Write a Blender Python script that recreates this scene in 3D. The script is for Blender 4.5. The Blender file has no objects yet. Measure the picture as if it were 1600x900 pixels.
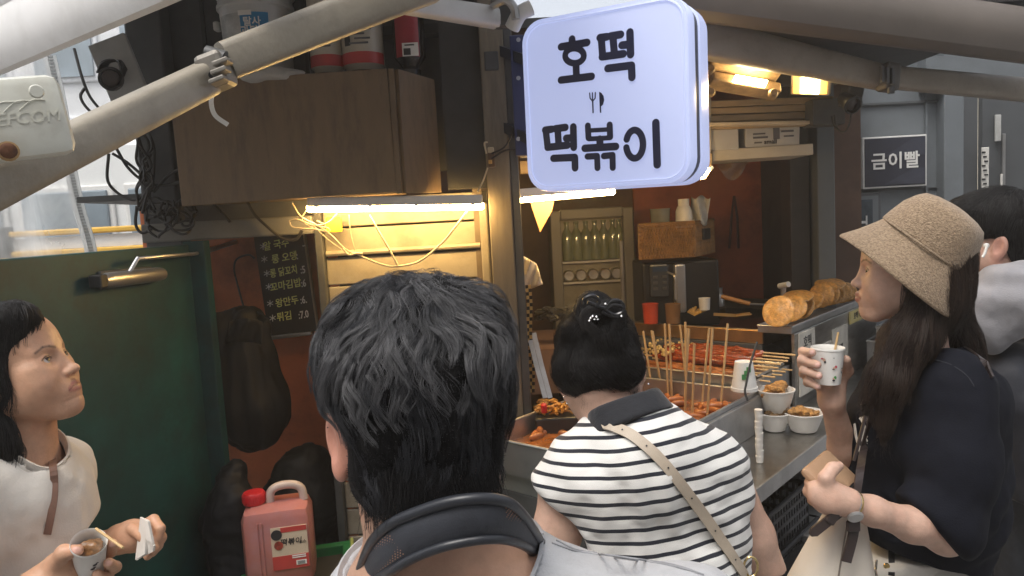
import bpy, bmesh, math, random
import numpy as np
from mathutils import Vector, Matrix, Quaternion
random.seed(7); RNG = np.random.default_rng(11)
S = bpy.context.scene
COL = S.collection
# ------------------------------------------------------------ camera
CAMLOC = Vector((0.0, 0.0, 1.65)); FPX = 1155.0
PITCH = math.radians(5.5); ROLL = -0.055
CR = Matrix.Rotation(math.pi/2 - PITCH, 3, 'X') @ Matrix.Rotation(ROLL, 3, 'Z')
cam = bpy.data.cameras.new('camera'); cam.sensor_width = 36.0; cam.lens = FPX/1600*36.0
cam.clip_start = 0.02; cam.clip_end = 2000
camo = bpy.data.objects.new('camera', cam); COL.objects.link(camo)
camo.matrix_world = Matrix.Translation(CAMLOC) @ CR.to_4x4()
S.camera = camo
# ------------------------------------------------------------ sky and light
SUN_EL, SUN_AZ = math.radians(64), math.radians(215)   # azimuth clockwise from +Y
w = bpy.data.worlds.new("World"); S.world = w; w.use_nodes = True
nt = w.node_tree; bg = nt.nodes['Background']
sk = nt.nodes.new('ShaderNodeTexSky'); sk.sky_type = 'NISHITA'; sk.sun_disc = False
sk.sun_elevation = SUN_EL; sk.sun_rotation = SUN_AZ
sk.air_density = 1.0; sk.dust_density = 4.0; sk.ozone_density = 1.0
hs = nt.nodes.new('ShaderNodeHueSaturation'); hs.inputs['Saturation'].default_value = 0.32
nt.links.new(sk.outputs[0], hs.inputs['Color']); nt.links.new(hs.outputs[0], bg.inputs['Color'])
bg.inputs['Strength'].default_value = 0.13
sun = bpy.data.lights.new('sun', 'SUN'); sun.energy = 0.9; sun.angle = math.radians(25); sun.color = (1.0, 0.95, 0.88)
suno = bpy.data.objects.new('sun', sun); COL.objects.link(suno)
sd = Vector((math.sin(SUN_AZ)*math.cos(SUN_EL), math.cos(SUN_AZ)*math.cos(SUN_EL), math.sin(SUN_EL)))
suno.rotation_euler = (-sd).to_track_quat('-Z', 'Y').to_euler(); suno.location = sd*30
vs = S.view_settings; vs.view_transform = 'Standard'; vs.look = 'None'; vs.exposure = 1.1; vs.gamma = 1.0
S.cycles.use_denoising = True
S.cycles.max_bounces = 8; S.cycles.transparent_max_bounces = 16
S.cycles.sample_clamp_indirect = 4.0
LAMP_WARM = (1.0, 0.60, 0.20)

# ------------------------------------------------------------ placement helpers
def ray(px, py): return CR @ Vector(((px-800)/FPX, -(py-450)/FPX, -1.0))
def P(px, py, Y):
    r = ray(px, py); return CAMLOC + r*(Y/r.y)
def PZ(px, py, z):
    r = ray(px, py); return CAMLOC + r*((z-CAMLOC.z)/r.z)
def PPL(px, py, o, n):
    r = ray(px, py); return CAMLOC + r*((Vector(o)-CAMLOC).dot(Vector(n))/r.dot(Vector(n)))

# ------------------------------------------------------------ materials
MATS = {}
def mat(name, col, rough=0.6, metal=0.0, var=0.12, scale=14.0, bump=0.0, bscale=60.0, emit=None, estr=0.0,
        alpha=None, trans=0.0, spec=0.5, stain=None, stain_amt=0.0, stain_scale=3.0, stretch=None, sss=0.0, coat=0.0, sheen=0.0, ior=None, tint=False):
    if name in MATS: return MATS[name]
    m = bpy.data.materials.new(name); m.use_nodes = True; MATS[name] = m
    t = m.node_tree; N = t.nodes; L = t.links; b = N['Principled BSDF']
    b.inputs['Roughness'].default_value = rough; b.inputs['Metallic'].default_value = metal
    b.inputs['Specular IOR Level'].default_value = spec
    tc = N.new('ShaderNodeTexCoord'); mp = N.new('ShaderNodeMapping'); L.new(tc.outputs['Object'], mp.inputs['Vector'])
    if stretch: mp.inputs['Scale'].default_value = stretch
    nz = N.new('ShaderNodeTexNoise'); nz.inputs['Scale'].default_value = scale; nz.inputs['Detail'].default_value = 6; nz.inputs['Roughness'].default_value = .6
    L.new(mp.outputs[0], nz.inputs['Vector'])
    rp = N.new('ShaderNodeValToRGB'); L.new(nz.outputs['Fac'], rp.inputs['Fac'])
    a = [max(0, c*(1-var*1.4)) for c in col]; c2 = [min(1, c*(1+var)) for c in col]
    rp.color_ramp.elements[0].position = .3; rp.color_ramp.elements[0].color = (*a, 1)
    rp.color_ramp.elements[1].position = .7; rp.color_ramp.elements[1].color = (*c2, 1)
    out = rp.outputs['Color']
    if stain:
        n2 = N.new('ShaderNodeTexNoise'); n2.inputs['Scale'].default_value = stain_scale; n2.inputs['Detail'].default_value = 8; n2.inputs['Roughness'].default_value = .7
        L.new(mp.outputs[0], n2.inputs['Vector'])
        r2 = N.new('ShaderNodeMapRange'); r2.inputs[1].default_value = .5; r2.inputs[2].default_value = .72; r2.inputs[4].default_value = stain_amt
        L.new(n2.outputs['Fac'], r2.inputs[0])
        mx = N.new('ShaderNodeMix'); mx.data_type = 'RGBA'; L.new(r2.outputs[0], mx.inputs[0]); L.new(out, mx.inputs[6]); mx.inputs[7].default_value = (*stain, 1)
        out = mx.outputs[2]
    if tint:
        at = N.new('ShaderNodeAttribute'); at.attribute_name = 'tint'
        mx = N.new('ShaderNodeMix'); mx.data_type = 'RGBA'; L.new(at.outputs['Alpha'], mx.inputs[0]); L.new(out, mx.inputs[6]); L.new(at.outputs['Color'], mx.inputs[7])
        out = mx.outputs[2]
    L.new(out, b.inputs['Base Color'])
    if bump > 0:
        n3 = N.new('ShaderNodeTexNoise'); n3.inputs['Scale'].default_value = bscale; n3.inputs['Detail'].default_value = 5
        L.new(mp.outputs[0], n3.inputs['Vector'])
        bp = N.new('ShaderNodeBump'); bp.inputs['Strength'].default_value = bump; bp.inputs['Distance'].default_value = .01
        L.new(n3.outputs['Fac'], bp.inputs['Height']); L.new(bp.outputs[0], b.inputs['Normal'])
    if emit: b.inputs['Emission Color'].default_value = (*emit, 1); b.inputs['Emission Strength'].default_value = estr
    if alpha is not None: b.inputs['Alpha'].default_value = alpha
    if trans: b.inputs['Transmission Weight'].default_value = trans
    if ior: b.inputs['IOR'].default_value = ior
    if sss:
        b.inputs['Subsurface Weight'].default_value = sss; b.inputs['Subsurface Radius'].default_value = (1, .35, .2); b.inputs['Subsurface Scale'].default_value = .012
    if coat: b.inputs['Coat Weight'].default_value = coat; b.inputs['Coat Roughness'].default_value = .15
    if sheen: b.inputs['Sheen Weight'].default_value = sheen; b.inputs['Sheen Roughness'].default_value = .4
    m['p'] = 1
    return m

# ------------------------------------------------------------ mesh builder
class MB:
    def __init__(s): s.v = []; s.f = []
    def add(s, vs, fs):
        o = len(s.v); s.v += [tuple(v) for v in vs]; s.f += [tuple(i+o for i in f) for f in fs]
    def box(s, c, size, R=None, bev=0.0):
        x, y, z = [a/2 for a in size]; c = Vector(c)
        R = R or Matrix.Identity(3)
        if bev <= 0:
            vs = [Vector((i, j, k)) for i in (-x, x) for j in (-y, y) for k in (-z, z)]
            fs = [(0,1,3,2),(4,6,7,5),(0,4,5,1),(2,3,7,6),(0,2,6,4),(1,5,7,3)]
            s.add([c+R@v for v in vs], fs)
        else:
            bm = bmesh.new(); bmesh.ops.create_cube(bm, size=1)
            for v in bm.verts: v.co = Vector((v.co.x*2*x, v.co.y*2*y, v.co.z*2*z))
            bmesh.ops.bevel(bm, geom=bm.edges[:], offset=min(bev, x*.95, y*.95, z*.95), segments=2, affect='EDGES', profile=.5)
            bm.verts.index_update()
            s.add([c+R@v.co for v in bm.verts], [[v.index for v in f.verts] for f in bm.faces]); bm.free()
        return s
    def quad(s, a, b, c, d, th=0.0):
        a, b, c, d = map(Vector, (a, b, c, d))
        if th <= 0: s.add([a, b, c, d], [(0,1,2,3)]); return s
        n = (b-a).cross(d-a).normalized()*th
        s.add([a, b, c, d, a+n, b+n, c+n, d+n], [(3,2,1,0),(4,5,6,7),(0,1,5,4),(1,2,6,5),(2,3,7,6),(3,0,4,7)]); return s
    def tube(s, pts, r, n=8, caps=True, flat=None):
        pts = [Vector(p) for p in pts]; m = len(pts)
        rs = r if isinstance(r, (list, tuple)) else [r]*m
        t0 = (pts[1]-pts[0]).normalized(); u = t0.orthogonal().normalized() if flat is None else Vector(flat)
        o = len(s.v); prev = t0
        for i, p in enumerate(pts):
            t = (pts[min(i+1, m-1)]-pts[max(i-1, 0)])
            t = t.normalized() if t.length > 1e-9 else prev
            u = (u - t*u.dot(t)); u = u.normalized() if u.length > 1e-6 else t.orthogonal().normalized()
            v = t.cross(u); prev = t
            for k in range(n):
                a = 2*math.pi*k/n; s.v.append(tuple(p+(u*math.cos(a)+v*math.sin(a))*rs[i]))
        for i in range(m-1):
            for k in range(n):
                k2 = (k+1) % n; s.f.append((o+i*n+k, o+i*n+k2, o+(i+1)*n+k2, o+(i+1)*n+k))
        if caps: s.f.append(tuple(o+k for k in reversed(range(n)))); s.f.append(tuple(o+(m-1)*n+k for k in range(n)))
        return s
    def ribbon(s, pts, w, side, th=0.002):
        """flat strap along pts, width w measured along 'side' (vector or list), thickness th"""
        pts = [Vector(p) for p in pts]; m = len(pts); o = len(s.v)
        for i, p in enumerate(pts):
            t = (pts[min(i+1, m-1)]-pts[max(i-1, 0)]).normalized()
            sd_ = Vector(side[i] if isinstance(side, list) else side); sd_ = (sd_-t*sd_.dot(t)).normalized(); n = t.cross(sd_)
            ww = w[i] if isinstance(w, list) else w
            for a, b in ((-1,-1),(1,-1),(1,1),(-1,1)): s.v.append(tuple(p+sd_*a*ww/2+n*b*th/2))
        for i in range(m-1):
            for k in range(4): s.f.append((o+i*4+k, o+i*4+(k+1)%4, o+i*4+4+(k+1)%4, o+i*4+4+k))
        s.f.append((o+3, o+2, o+1, o)); s.f.append(tuple(o+(m-1)*4+k for k in range(4)))
        return s
    def lathe(s, prof, c=(0,0,0), n=24, R=None, sx=1.0, sy=1.0):
        c = Vector(c); R = R or Matrix.Identity(3); o = len(s.v)
        for (r, z) in prof:
            for k in range(n):
                a = 2*math.pi*k/n; s.v.append(tuple(c+R@Vector((r*sx*math.cos(a), r*sy*math.sin(a), z))))
        for i in range(len(prof)-1):
            for k in range(n):
                k2 = (k+1) % n; s.f.append((o+i*n+k, o+i*n+k2, o+(i+1)*n+k2, o+(i+1)*n+k))
        if prof[0][0] > 1e-6: s.f.append(tuple(o+k for k in reversed(range(n))))
        if prof[-1][0] > 1e-6: s.f.append(tuple(o+(len(prof)-1)*n+k for k in range(n)))
        return s
    def grid(s, fn, nu, nv):
        o = len(s.v)
        for i in range(nu+1):
            for j in range(nv+1): s.v.append(tuple(fn(i/nu, j/nv)))
        for i in range(nu):
            for j in range(nv):
                a = o+i*(nv+1)+j; s.f.append((a, a+1, a+nv+2, a+nv+1))
        return s
    def build(s, name, m, parent=None, smooth=False, label=None, solid=0.0):
        me = bpy.data.meshes.new(name); me.from_pydata(s.v, [], s.f); me.update()
        o = bpy.data.objects.new(name, me); COL.objects.link(o)
        if m: me.materials.append(m)
        if smooth: me.polygons.foreach_set('use_smooth', [True]*len(me.polygons)); smooth_angle(me)
        if solid:
            md = o.modifiers.new('s', 'SOLIDIFY'); md.thickness = solid; md.offset = 0
        if parent: setparent(o, parent)
        if label: o['label'] = label
        return o
def smooth_angle(me, ang=40):
    try:
        bm = bmesh.new(); bm.from_mesh(me); bmesh.ops.recalc_face_normals(bm, faces=bm.faces[:])
        a = math.radians(ang)
        for e in bm.edges:
            if len(e.link_faces) == 2 and e.calc_face_angle(0) > a: e.smooth = False
        bm.to_mesh(me); bm.free()
    except Exception: pass
def setparent(o, p):
    o.parent = p
    o.matrix_parent_inverse = world_of(p).inverted()
def world_of(o):
    if o.parent is None: return o.matrix_basis.copy()
    return world_of(o.parent) @ o.matrix_parent_inverse @ o.matrix_basis
def tag(o, label, cat, group=None, kind=None):
    if label: o['label'] = label
    if cat: o['category'] = cat
    if group: o['group'] = group
    if kind: o['kind'] = kind
    return o
def struct(o): o['kind'] = 'structure'; return o
def thing(name, loc, label, cat, group=None):
    o = bpy.data.objects.new(name, None); COL.objects.link(o); o.location = loc; o.empty_display_size = .05
    return tag(o, label, cat, group)
def dup(root, loc=None, M=None, label=None):
    r = root.copy(); COL.objects.link(r)
    if loc is not None: r.location = loc
    if M is not None: r.matrix_basis = M
    if label: r['label'] = label
    def rec(src, dst):
        for ch in [c for c in src.children]:
            c = ch.copy(); COL.objects.link(c); c.parent = dst; c.matrix_parent_inverse = ch.matrix_parent_inverse.copy(); rec(ch, c)
    rec(root, r); return r
def curvepts(pts, n=24):
    """Catmull-Rom through pts"""
    pts = [Vector(p) for p in pts]; q = [pts[0]*2-pts[1]]+pts+[pts[-1]*2-pts[-2]]; out = []
    segs = len(pts)-1; per = max(2, n//segs)
    for i in range(segs):
        a, b, c, d = q[i:i+4]
        for k in range(per):
            t = k/per; out.append(.5*((2*b)+(c-a)*t+(2*a-5*b+4*c-d)*t*t+(3*b-a-3*c+d)*t**3))
    out.append(pts[-1]); return out
def frame(x, z):
    """3x3 with columns x, y, z from approximate x and z axes"""
    x = Vector(x).normalized(); z = Vector(z); z = (z-x*z.dot(x)).normalized(); y = z.cross(x)
    return Matrix((x, y, z)).transposed()
def text(body, size, m, M, parent=None, name='lettering', bold=0.0, extrude=0.0006, align='CENTER', shear=0.0, space=1.0, sx=1.0):
    cu = bpy.data.curves.new(name, 'FONT'); cu.body = body; cu.size = size; cu.align_x = align; cu.align_y = 'CENTER'
    cu.offset = bold*size; cu.extrude = extrude; cu.resolution_u = 2; cu.space_character = space; cu.shear = shear
    t = bpy.data.objects.new(name, cu); COL.objects.link(t)
    dg = bpy.context.evaluated_depsgraph_get(); me = bpy.data.meshes.new_from_object(t.evaluated_get(dg))
    bpy.data.objects.remove(t); me.materials.clear(); me.materials.append(m)
    o = bpy.data.objects.new(name, me); COL.objects.link(o)
    me.transform(M @ Matrix.Diagonal((sx, 1, 1, 1)))
    if parent: setparent(o, parent)
    return o
def planeM(o, x, up):
    """matrix whose local XY plane lies on a face: origin o, x to the right, up"""
    F = frame(x, Vector(x).cross(Vector(up))); M = F.to_4x4(); M.translation = Vector(o); return M

# ------------------------------------------------------------ signed-distance bodies meshed with surface nets
def vnoise(p, seed=0):
    """vectorised value noise, p (n,3) -> (n,) in -1..1"""
    i = np.floor(p).astype(np.int64); f = p-i; f = f*f*(3-2*f); r = 0
    for dx in (0,1):
        for dy in (0,1):
            for dz in (0,1):
                h = ((i[:,0]+dx)*374761393+(i[:,1]+dy)*668265263+(i[:,2]+dz)*2147483647+seed*974711) & 0xffffffff
                h = ((h ^ (h >> 13))*1274126177) & 0xffffffff; h = (h ^ (h >> 16)) & 0xffff
                w_ = (f[:,0] if dx else 1-f[:,0])*(f[:,1] if dy else 1-f[:,1])*(f[:,2] if dz else 1-f[:,2])
                r = r+w_*(h/32767.5-1)
    return r
def axis(lo, hi, h, fine=()):
    out = [lo]
    while out[-1] < hi:
        x = out[-1]; st = h
        for a, b, hh in fine:
            if a-1e-9 <= x <= b: st = min(st, hh)
        out.append(x+st)
    return np.array(out)
class Field:
    def __init__(s, lo, hi, h, fx=(), fy=(), fz=()):
        s.ax = [axis(lo[i], hi[i], h, f) for i, f in enumerate((fx, fy, fz))]
        s.D = np.full([len(a) for a in s.ax], 1.0, np.float32); s.h = h
    def _s(s, lo, hi):
        sl = tuple(slice(max(0, np.searchsorted(a, lo[i])-1), min(len(a), np.searchsorted(a, hi[i])+1)) for i, a in enumerate(s.ax))
        if any(q.stop <= q.start for q in sl): return None
        X = s.ax[0][sl[0]][:, None, None]; Y = s.ax[1][sl[1]][None, :, None]; Z = s.ax[2][sl[2]][None, None, :]
        return sl, X.astype(np.float32), Y.astype(np.float32), Z.astype(np.float32)
    def _op(s, sl, d, k, op):
        a = s.D[sl]
        if op == 'u':
            if k > 0: h = np.maximum(k-np.abs(a-d), 0)/k; s.D[sl] = np.minimum(a, d)-h*h*k*.25
            else: s.D[sl] = np.minimum(a, d)
        elif op == 's':
            d = -d
            if k > 0: h = np.maximum(k-np.abs(a-d), 0)/k; s.D[sl] = np.maximum(a, d)+h*h*k*.25
            else: s.D[sl] = np.maximum(a, d)
    def ell(s, c, r, R=None, k=.01, op='u'):
        c = Vector(c); r = tuple(r) if hasattr(r, '__len__') else (r, r, r); R = R or Matrix.Identity(3)
        e = [math.sqrt(sum((R[i][j]*r[j])**2 for j in range(3)))+k+3*s.h for i in range(3)]
        g = s._s([c[i]-e[i] for i in range(3)], [c[i]+e[i] for i in range(3)])
        if g is None: return
        sl, X, Y, Z = g; X = X-c.x; Y = Y-c.y; Z = Z-c.z
        q = [(R[0][j]*X+R[1][j]*Y+R[2][j]*Z)/r[j] for j in range(3)]
        k0 = np.sqrt(q[0]**2+q[1]**2+q[2]**2)
        k1 = np.sqrt((q[0]/r[0])**2+(q[1]/r[1])**2+(q[2]/r[2])**2)+1e-9
        s._op(sl, k0*(k0-1)/k1, k, op)
    def cone(s, a, b, ra, rb, k=.01, op='u', fl=None, fr=1.0):
        """tapered capsule; optional flattening: distances along direction fl are divided by fr"""
        a = Vector(a); b = Vector(b); m = max(ra, rb)*max(1, fr)+k+3*s.h
        g = s._s([min(a[i], b[i])-m for i in range(3)], [max(a[i], b[i])+m for i in range(3)])
        if g is None: return
        sl, X, Y, Z = g; ab = b-a; L2 = max(ab.length_squared, 1e-12)
        X = X-a.x; Y = Y-a.y; Z = Z-a.z
        t = np.clip((X*ab.x+Y*ab.y+Z*ab.z)/L2, 0, 1)
        dx, dy, dz = X-t*ab.x, Y-t*ab.y, Z-t*ab.z
        if fl is not None:
            fl = Vector(fl).normalized(); q = (dx*fl.x+dy*fl.y+dz*fl.z)*(1-1/fr)
            dx = dx-q*fl.x; dy = dy-q*fl.y; dz = dz-q*fl.z
        s._op(sl, np.sqrt(dx*dx+dy*dy+dz*dz)-(ra+(rb-ra)*t), k, op)
    def chain(s, pts, rs, k=.008, op='u', **kw):
        for i in range(len(pts)-1): s.cone(pts[i], pts[i+1], rs[i], rs[i+1], k, op, **kw)
    def cut(s, o, n, k=0.004, lo=None, hi=None):
        """keep the side opposite to n"""
        o = Vector(o); n = Vector(n).normalized()
        g = s._s(lo or [a[0] for a in s.ax], hi or [a[-1] for a in s.ax])
        if g is None: return
        sl, X, Y, Z = g; d = (X-o.x)*n.x+(Y-o.y)*n.y+(Z-o.z)*n.z
        a = s.D[sl]; h = np.maximum(k-np.abs(a-d), 0)/k; s.D[sl] = np.maximum(a, d)+h*h*k*.25
    def mesh(s, name, m, parent=None, disp=None, tint=None, smooth_it=2, label=None):
        D = s.D; D[0] = D[-1] = 1; D[:, 0] = D[:, -1] = 1; D[:, :, 0] = D[:, :, -1] = 1
        I = D < 0; nx, ny, nz = D.shape
        cs = [(i, j, k) for i in (0,1) for j in (0,1) for k in (0,1)]
        A = np.zeros((nx-1, ny-1, nz-1), bool); B = np.ones_like(A)
        for (i, j, k) in cs:
            q = I[i:nx-1+i, j:ny-1+j, k:nz-1+k]; A |= q; B &= q
        act = A & ~B; idx = np.argwhere(act); n = len(idx)
        V = np.stack([D[idx[:,0]+i, idx[:,1]+j, idx[:,2]+k] for (i, j, k) in cs], 1)
        pos = np.zeros((n, 3)); cnt = np.zeros(n)
        for a in range(8):
            for b in range(a+1, 8):
                ca, cb = np.array(cs[a]), np.array(cs[b])
                if np.abs(ca-cb).sum() != 1: continue
                cr = (V[:, a] < 0) != (V[:, b] < 0); va, vb = V[cr, a], V[cr, b]; t = (va/(va-vb))[:, None]
                pos[cr] += ca+t*(cb-ca); cnt[cr] += 1
        pos = idx+pos/cnt[:, None]
        W = np.stack([np.interp(pos[:, i], np.arange(len(s.ax[i])), s.ax[i]) for i in range(3)], 1)
        vid = np.full(act.shape, -1, np.int32); vid[act] = np.arange(n); F = []
        for ax in range(3):
            o1, o2 = [(1,2),(2,0),(0,1)][ax]
            sl0 = [slice(1,-1)]*3; sl1 = [slice(1,-1)]*3; sl0[ax] = slice(0,-1); sl1[ax] = slice(1,None)
            a_, b_ = I[tuple(sl0)], I[tuple(sl1)]; e = np.argwhere(a_ != b_)
            if not len(e): continue
            fl = a_[tuple(e.T)]
            base = e.copy(); base[:, o1] += 1; base[:, o2] += 1
            def cell(d1, d2):
                q = base.copy(); q[:, o1] -= d1; q[:, o2] -= d2; return vid[tuple(q.T)]
            q = np.stack([cell(1,1), cell(0,1), cell(0,0), cell(1,0)], 1)
            q[~fl] = q[~fl][:, ::-1]; F.append(q)
        F = np.concatenate(F); F = F[(F >= 0).all(1)]
        E = np.concatenate([F[:, [0,1]], F[:, [1,2]], F[:, [2,3]], F[:, [3,0]]])
        for _ in range(smooth_it):
            acc = np.zeros_like(W); c = np.zeros(n)
            for i in range(3):
                acc[:, i] = np.bincount(E[:,0], W[E[:,1], i], n)+np.bincount(E[:,1], W[E[:,0], i], n)
            c = np.bincount(E[:,0], minlength=n)+np.bincount(E[:,1], minlength=n)
            W = W*.5+.5*acc/np.maximum(c, 1)[:, None]
        if disp is not None:
            nr = np.cross(W[F[:,2]]-W[F[:,0]], W[F[:,3]]-W[F[:,1]]); vn = np.zeros_like(W)
            for k in range(4):
                for i in range(3): vn[:, i] += np.bincount(F[:, k], nr[:, i], n)
            vn /= np.linalg.norm(vn, axis=1)[:, None]+1e-12
            W = W+vn*np.asarray(disp(W, vn))[:, None]
        me = bpy.data.meshes.new(name); me.vertices.add(n); me.vertices.foreach_set('co', W.astype(np.float32).ravel())
        me.loops.add(F.size); me.loops.foreach_set('vertex_index', F.astype(np.int32).ravel())
        me.polygons.add(len(F)); me.polygons.foreach_set('loop_start', np.arange(0, F.size, 4, dtype=np.int32))
        me.polygons.foreach_set('use_smooth', np.ones(len(F), bool)); me.update(calc_edges=True); me.validate()
        if tint is not None:
            c = tint(W).astype(np.float32); at = me.attributes.new('tint', 'FLOAT_COLOR', 'POINT'); at.data.foreach_set('color', c.ravel())
        o = bpy.data.objects.new(name, me); COL.objects.link(o); me.materials.append(m)
        if parent: setparent(o, parent)
        if label: o['label'] = label
        return o
def hair_curves(name, strands, radius, m, parent):
    """strands: array (n, k, 3) in world space"""
    n, k, _ = strands.shape
    hc = bpy.data.hair_curves.new(name); hc.add_curves([k]*n)
    hc.attributes['position'].data.foreach_set('vector', strands.astype(np.float32).ravel())
    r = hc.attributes.get('radius') or hc.attributes.new('radius', 'FLOAT', 'POINT')
    prof = np.linspace(1, .35, k)[None, :]*np.asarray(radius).reshape(-1, 1)*np.ones((n, 1))
    r.data.foreach_set('value', prof.astype(np.float32).ravel())
    o = bpy.data.objects.new(name, hc); COL.objects.link(o); hc.materials.append(m)
    setparent(o, parent); return o
def hair_mat(name, col, rough=.35, spec=.5):
    if name in MATS: return MATS[name]
    m = bpy.data.materials.new(name); m.use_nodes = True; MATS[name] = m; t = m.node_tree; N = t.nodes; L = t.links
    b = N['Principled BSDF']; b.inputs['Roughness'].default_value = rough; b.inputs['Specular IOR Level'].default_value = spec
    hi = N.new('ShaderNodeHairInfo'); rp = N.new('ShaderNodeValToRGB'); L.new(hi.outputs['Random'], rp.inputs[0])
    rp.color_ramp.elements[0].color = (*[c*.55 for c in col], 1); rp.color_ramp.elements[1].color = (*[c*1.5 for c in col], 1)
    L.new(rp.outputs[0], b.inputs['Base Color']); return m
# ============================================================ materials of the place
GALV = mat('brushed_steel', (.42,.41,.39), .3, 1.0, .15, 9, .08, 90, stretch=(1,1,6), stain=(.12,.09,.06), stain_amt=.5, stain_scale=5)
STEEL2 = mat('worn_steel', (.5,.5,.5), .35, .85, .15, 12, .1, 40, stain=(.25,.2,.15), stain_amt=.4)
WHITEM = mat('white_aluminium', (.62,.61,.58), .42, 0, .07, 6, .04, 40, stain=(.33,.29,.24), stain_amt=.55, stain_scale=4)
ARMM = mat('cream_aluminium', (.31,.275,.215), .42, 0, .14, 18, .1, 90, stain=(.16,.13,.095), stain_amt=.75, stain_scale=9)
SIDING = mat('painted_siding', (.27,.24,.19), .5, 0, .1, 8, .06, 40, stain=(.1,.08,.06), stain_amt=.6, stain_scale=5)
DARKM = mat('dark_mottle', (.035,.035,.034), .6, 0, .25, 10, .1, 30)  # near-black with random mottling
CHAR = mat('charcoal_paint', (.07,.072,.072), .5, 0, .2, 10, .08, 30, stain=(.02,.018,.015), stain_amt=.6)
ORANGE = mat('orange_paint', (.5,.14,.05), .55, 0, .15, 6, .08, 40, stain=(.1,.03,.012), stain_amt=.7, stain_scale=3.5)
DOORG = mat('green_door_paint', (.003,.05,.052), .6, 0, .35, 5, .10, 45, stain=(.007,.022,.02), stain_amt=.9, stain_scale=6)
PLY = mat('grimy_plywood', (.185,.125,.072), .6, 0, .07, 5, .1, 50, stretch=(6,6,1.2), stain=(.07,.05,.035), stain_amt=.7, stain_scale=3)
POSTM = mat('post_wood', (.2,.165,.115), .55, 0, .15, 5, .08, 50, stretch=(6,6,.8), stain=(.07,.055,.04), stain_amt=.6)
GREYB = mat('grey_building_paint', (.15,.168,.182), .55, 0, .06, 4, .05, 60, stain=(.1,.11,.115), stain_amt=.5)
GREYD = mat('dark_grey_door', (.085,.092,.098), .45, 0, .08, 4, .03, 60)
BLACKP = mat('black_plastic', (.012,.012,.013), .4, 0, .2, 20, .05, 80)
BLACKR = mat('black_rubber', (.016,.015,.014), .5, 0, .2, 20)
WHITEP = mat('white_plastic', (.72,.71,.68), .35, 0, .04, 10)
CREAMW = mat('cream_wire', (.55,.46,.3), .45, 0, .08, 20)
RED = mat('red_plastic', (.5,.02,.025), .3, 0, .1, 12)
PAPER = mat('paper_white', (.75,.73,.68), .8, 0, .05, 8, .06, 30)
INKB = mat('black_ink', (.02,.02,.022), .6, 0, .1)
WOODS = mat('bamboo_stick', (.62,.42,.2), .5, 0, .15, 30, .05, 60, stretch=(8,8,1))
GLASS = mat('clear_glass', (.9,.95,.93), .05, 0, 0, trans=1.0, ior=1.3)
# ============================================================ ground and street
g = MB(); g.grid(lambda a, b: (-34+66*a, -9.5+28*b, 0), 4, 4)
struct(g.build('ground', mat('pavement', (.19,.185,.18), .8, 0, .12, 3, .2, 20)))
g = MB(); g.quad((-34,6.2,.004), (32,6.2,.004), (32,14.5,.004), (-34,14.5,.004))
struct(g.build('road', mat('asphalt', (.055,.055,.056), .85, 0, .15, 5, .3, 60)))
# far building across the road
BLD = mat('far_facade', (.74,.75,.75), .6, 0, .06, 2)
t = thing('far_building', (-8,15,0), 'pale building across the road seen behind the clear vinyl sheet', 'building')
MB().box((-9,15.6,4), (16,1,8)).build('wall', BLD, t)
wm = mat('far_glass', (.26,.32,.36), .15, 0, .25, .8)
wn = mat('window_white', (.75,.76,.77), .4)
for i in range(8):
    for k in range(3):
        o = MB().box((-15.6+i*1.75,15.07,1.6+k*1.9), (1.35,.08,1.25), bev=.03).build('window', wn, t)
        MB().box((-15.6+i*1.75,15.01,1.6+k*1.9), (1.15,.06,1.05)).build('pane', wm, o)
# unseen building added behind the camera to block low sky and bounce light
ob = thing('added_alley_building', (0,-6.5,0), 'unseen grey brown building added across the alley to shape the light', 'building')
OBM = mat('added_alley_wall', (.46,.43,.39), .7, 0, .12, 2)
MB().box((1,-7.5,4.6), (34,2,9.2)).build('wall', OBM, ob)
for i in range(9):
    for k in range(3):
        o = MB().box((-12+i*3.2,-6.48,1.6+k*2.9), (1.6,.06,1.5), bev=.02).build('window', wn, ob); MB().box((-12+i*3.2,-6.46,1.6+k*2.9), (1.4,.06,1.3)).build('pane', wm, o)
# bus standing in the road (rounded white window frame)
t = thing('parked_bus', (-4.2,8.6,0), 'pale bus with rounded white window frames behind the guard rail', 'bus')
MB().box((-4.4,9.0,1.5), (5.4,.9,2.7), bev=.15).build('body', mat('bus_paint', (.78,.79,.77), .3, 0, .04, 2, coat=.3), t)
for i in range(4):
    x = -6.25+i*1.22
    o = MB().box((x,8.53,1.82), (1.1,.04,.9), bev=.018).build('window', WHITEP, t)
    MB().box((x,8.5,1.82), (.98,.05,.78), bev=.02).build('pane', wm, o)
for x in (-6.1,-2.9):
    o = MB().lathe([(0,-.12),(.44,-.12),(.46,-.06),(.46,.06),(.44,.12),(0,.12)], (x,8.6,.46), 24, Matrix.Rotation(math.pi/2,3,'X')).build('wheel', BLACKR, t, True)
    MB().lathe([(0,-.14),(.22,-.14),(.24,-.1)], (x,8.6,.46), 18, Matrix.Rotation(-math.pi/2,3,'X')).build('rim', STEEL2, o, True)
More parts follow.
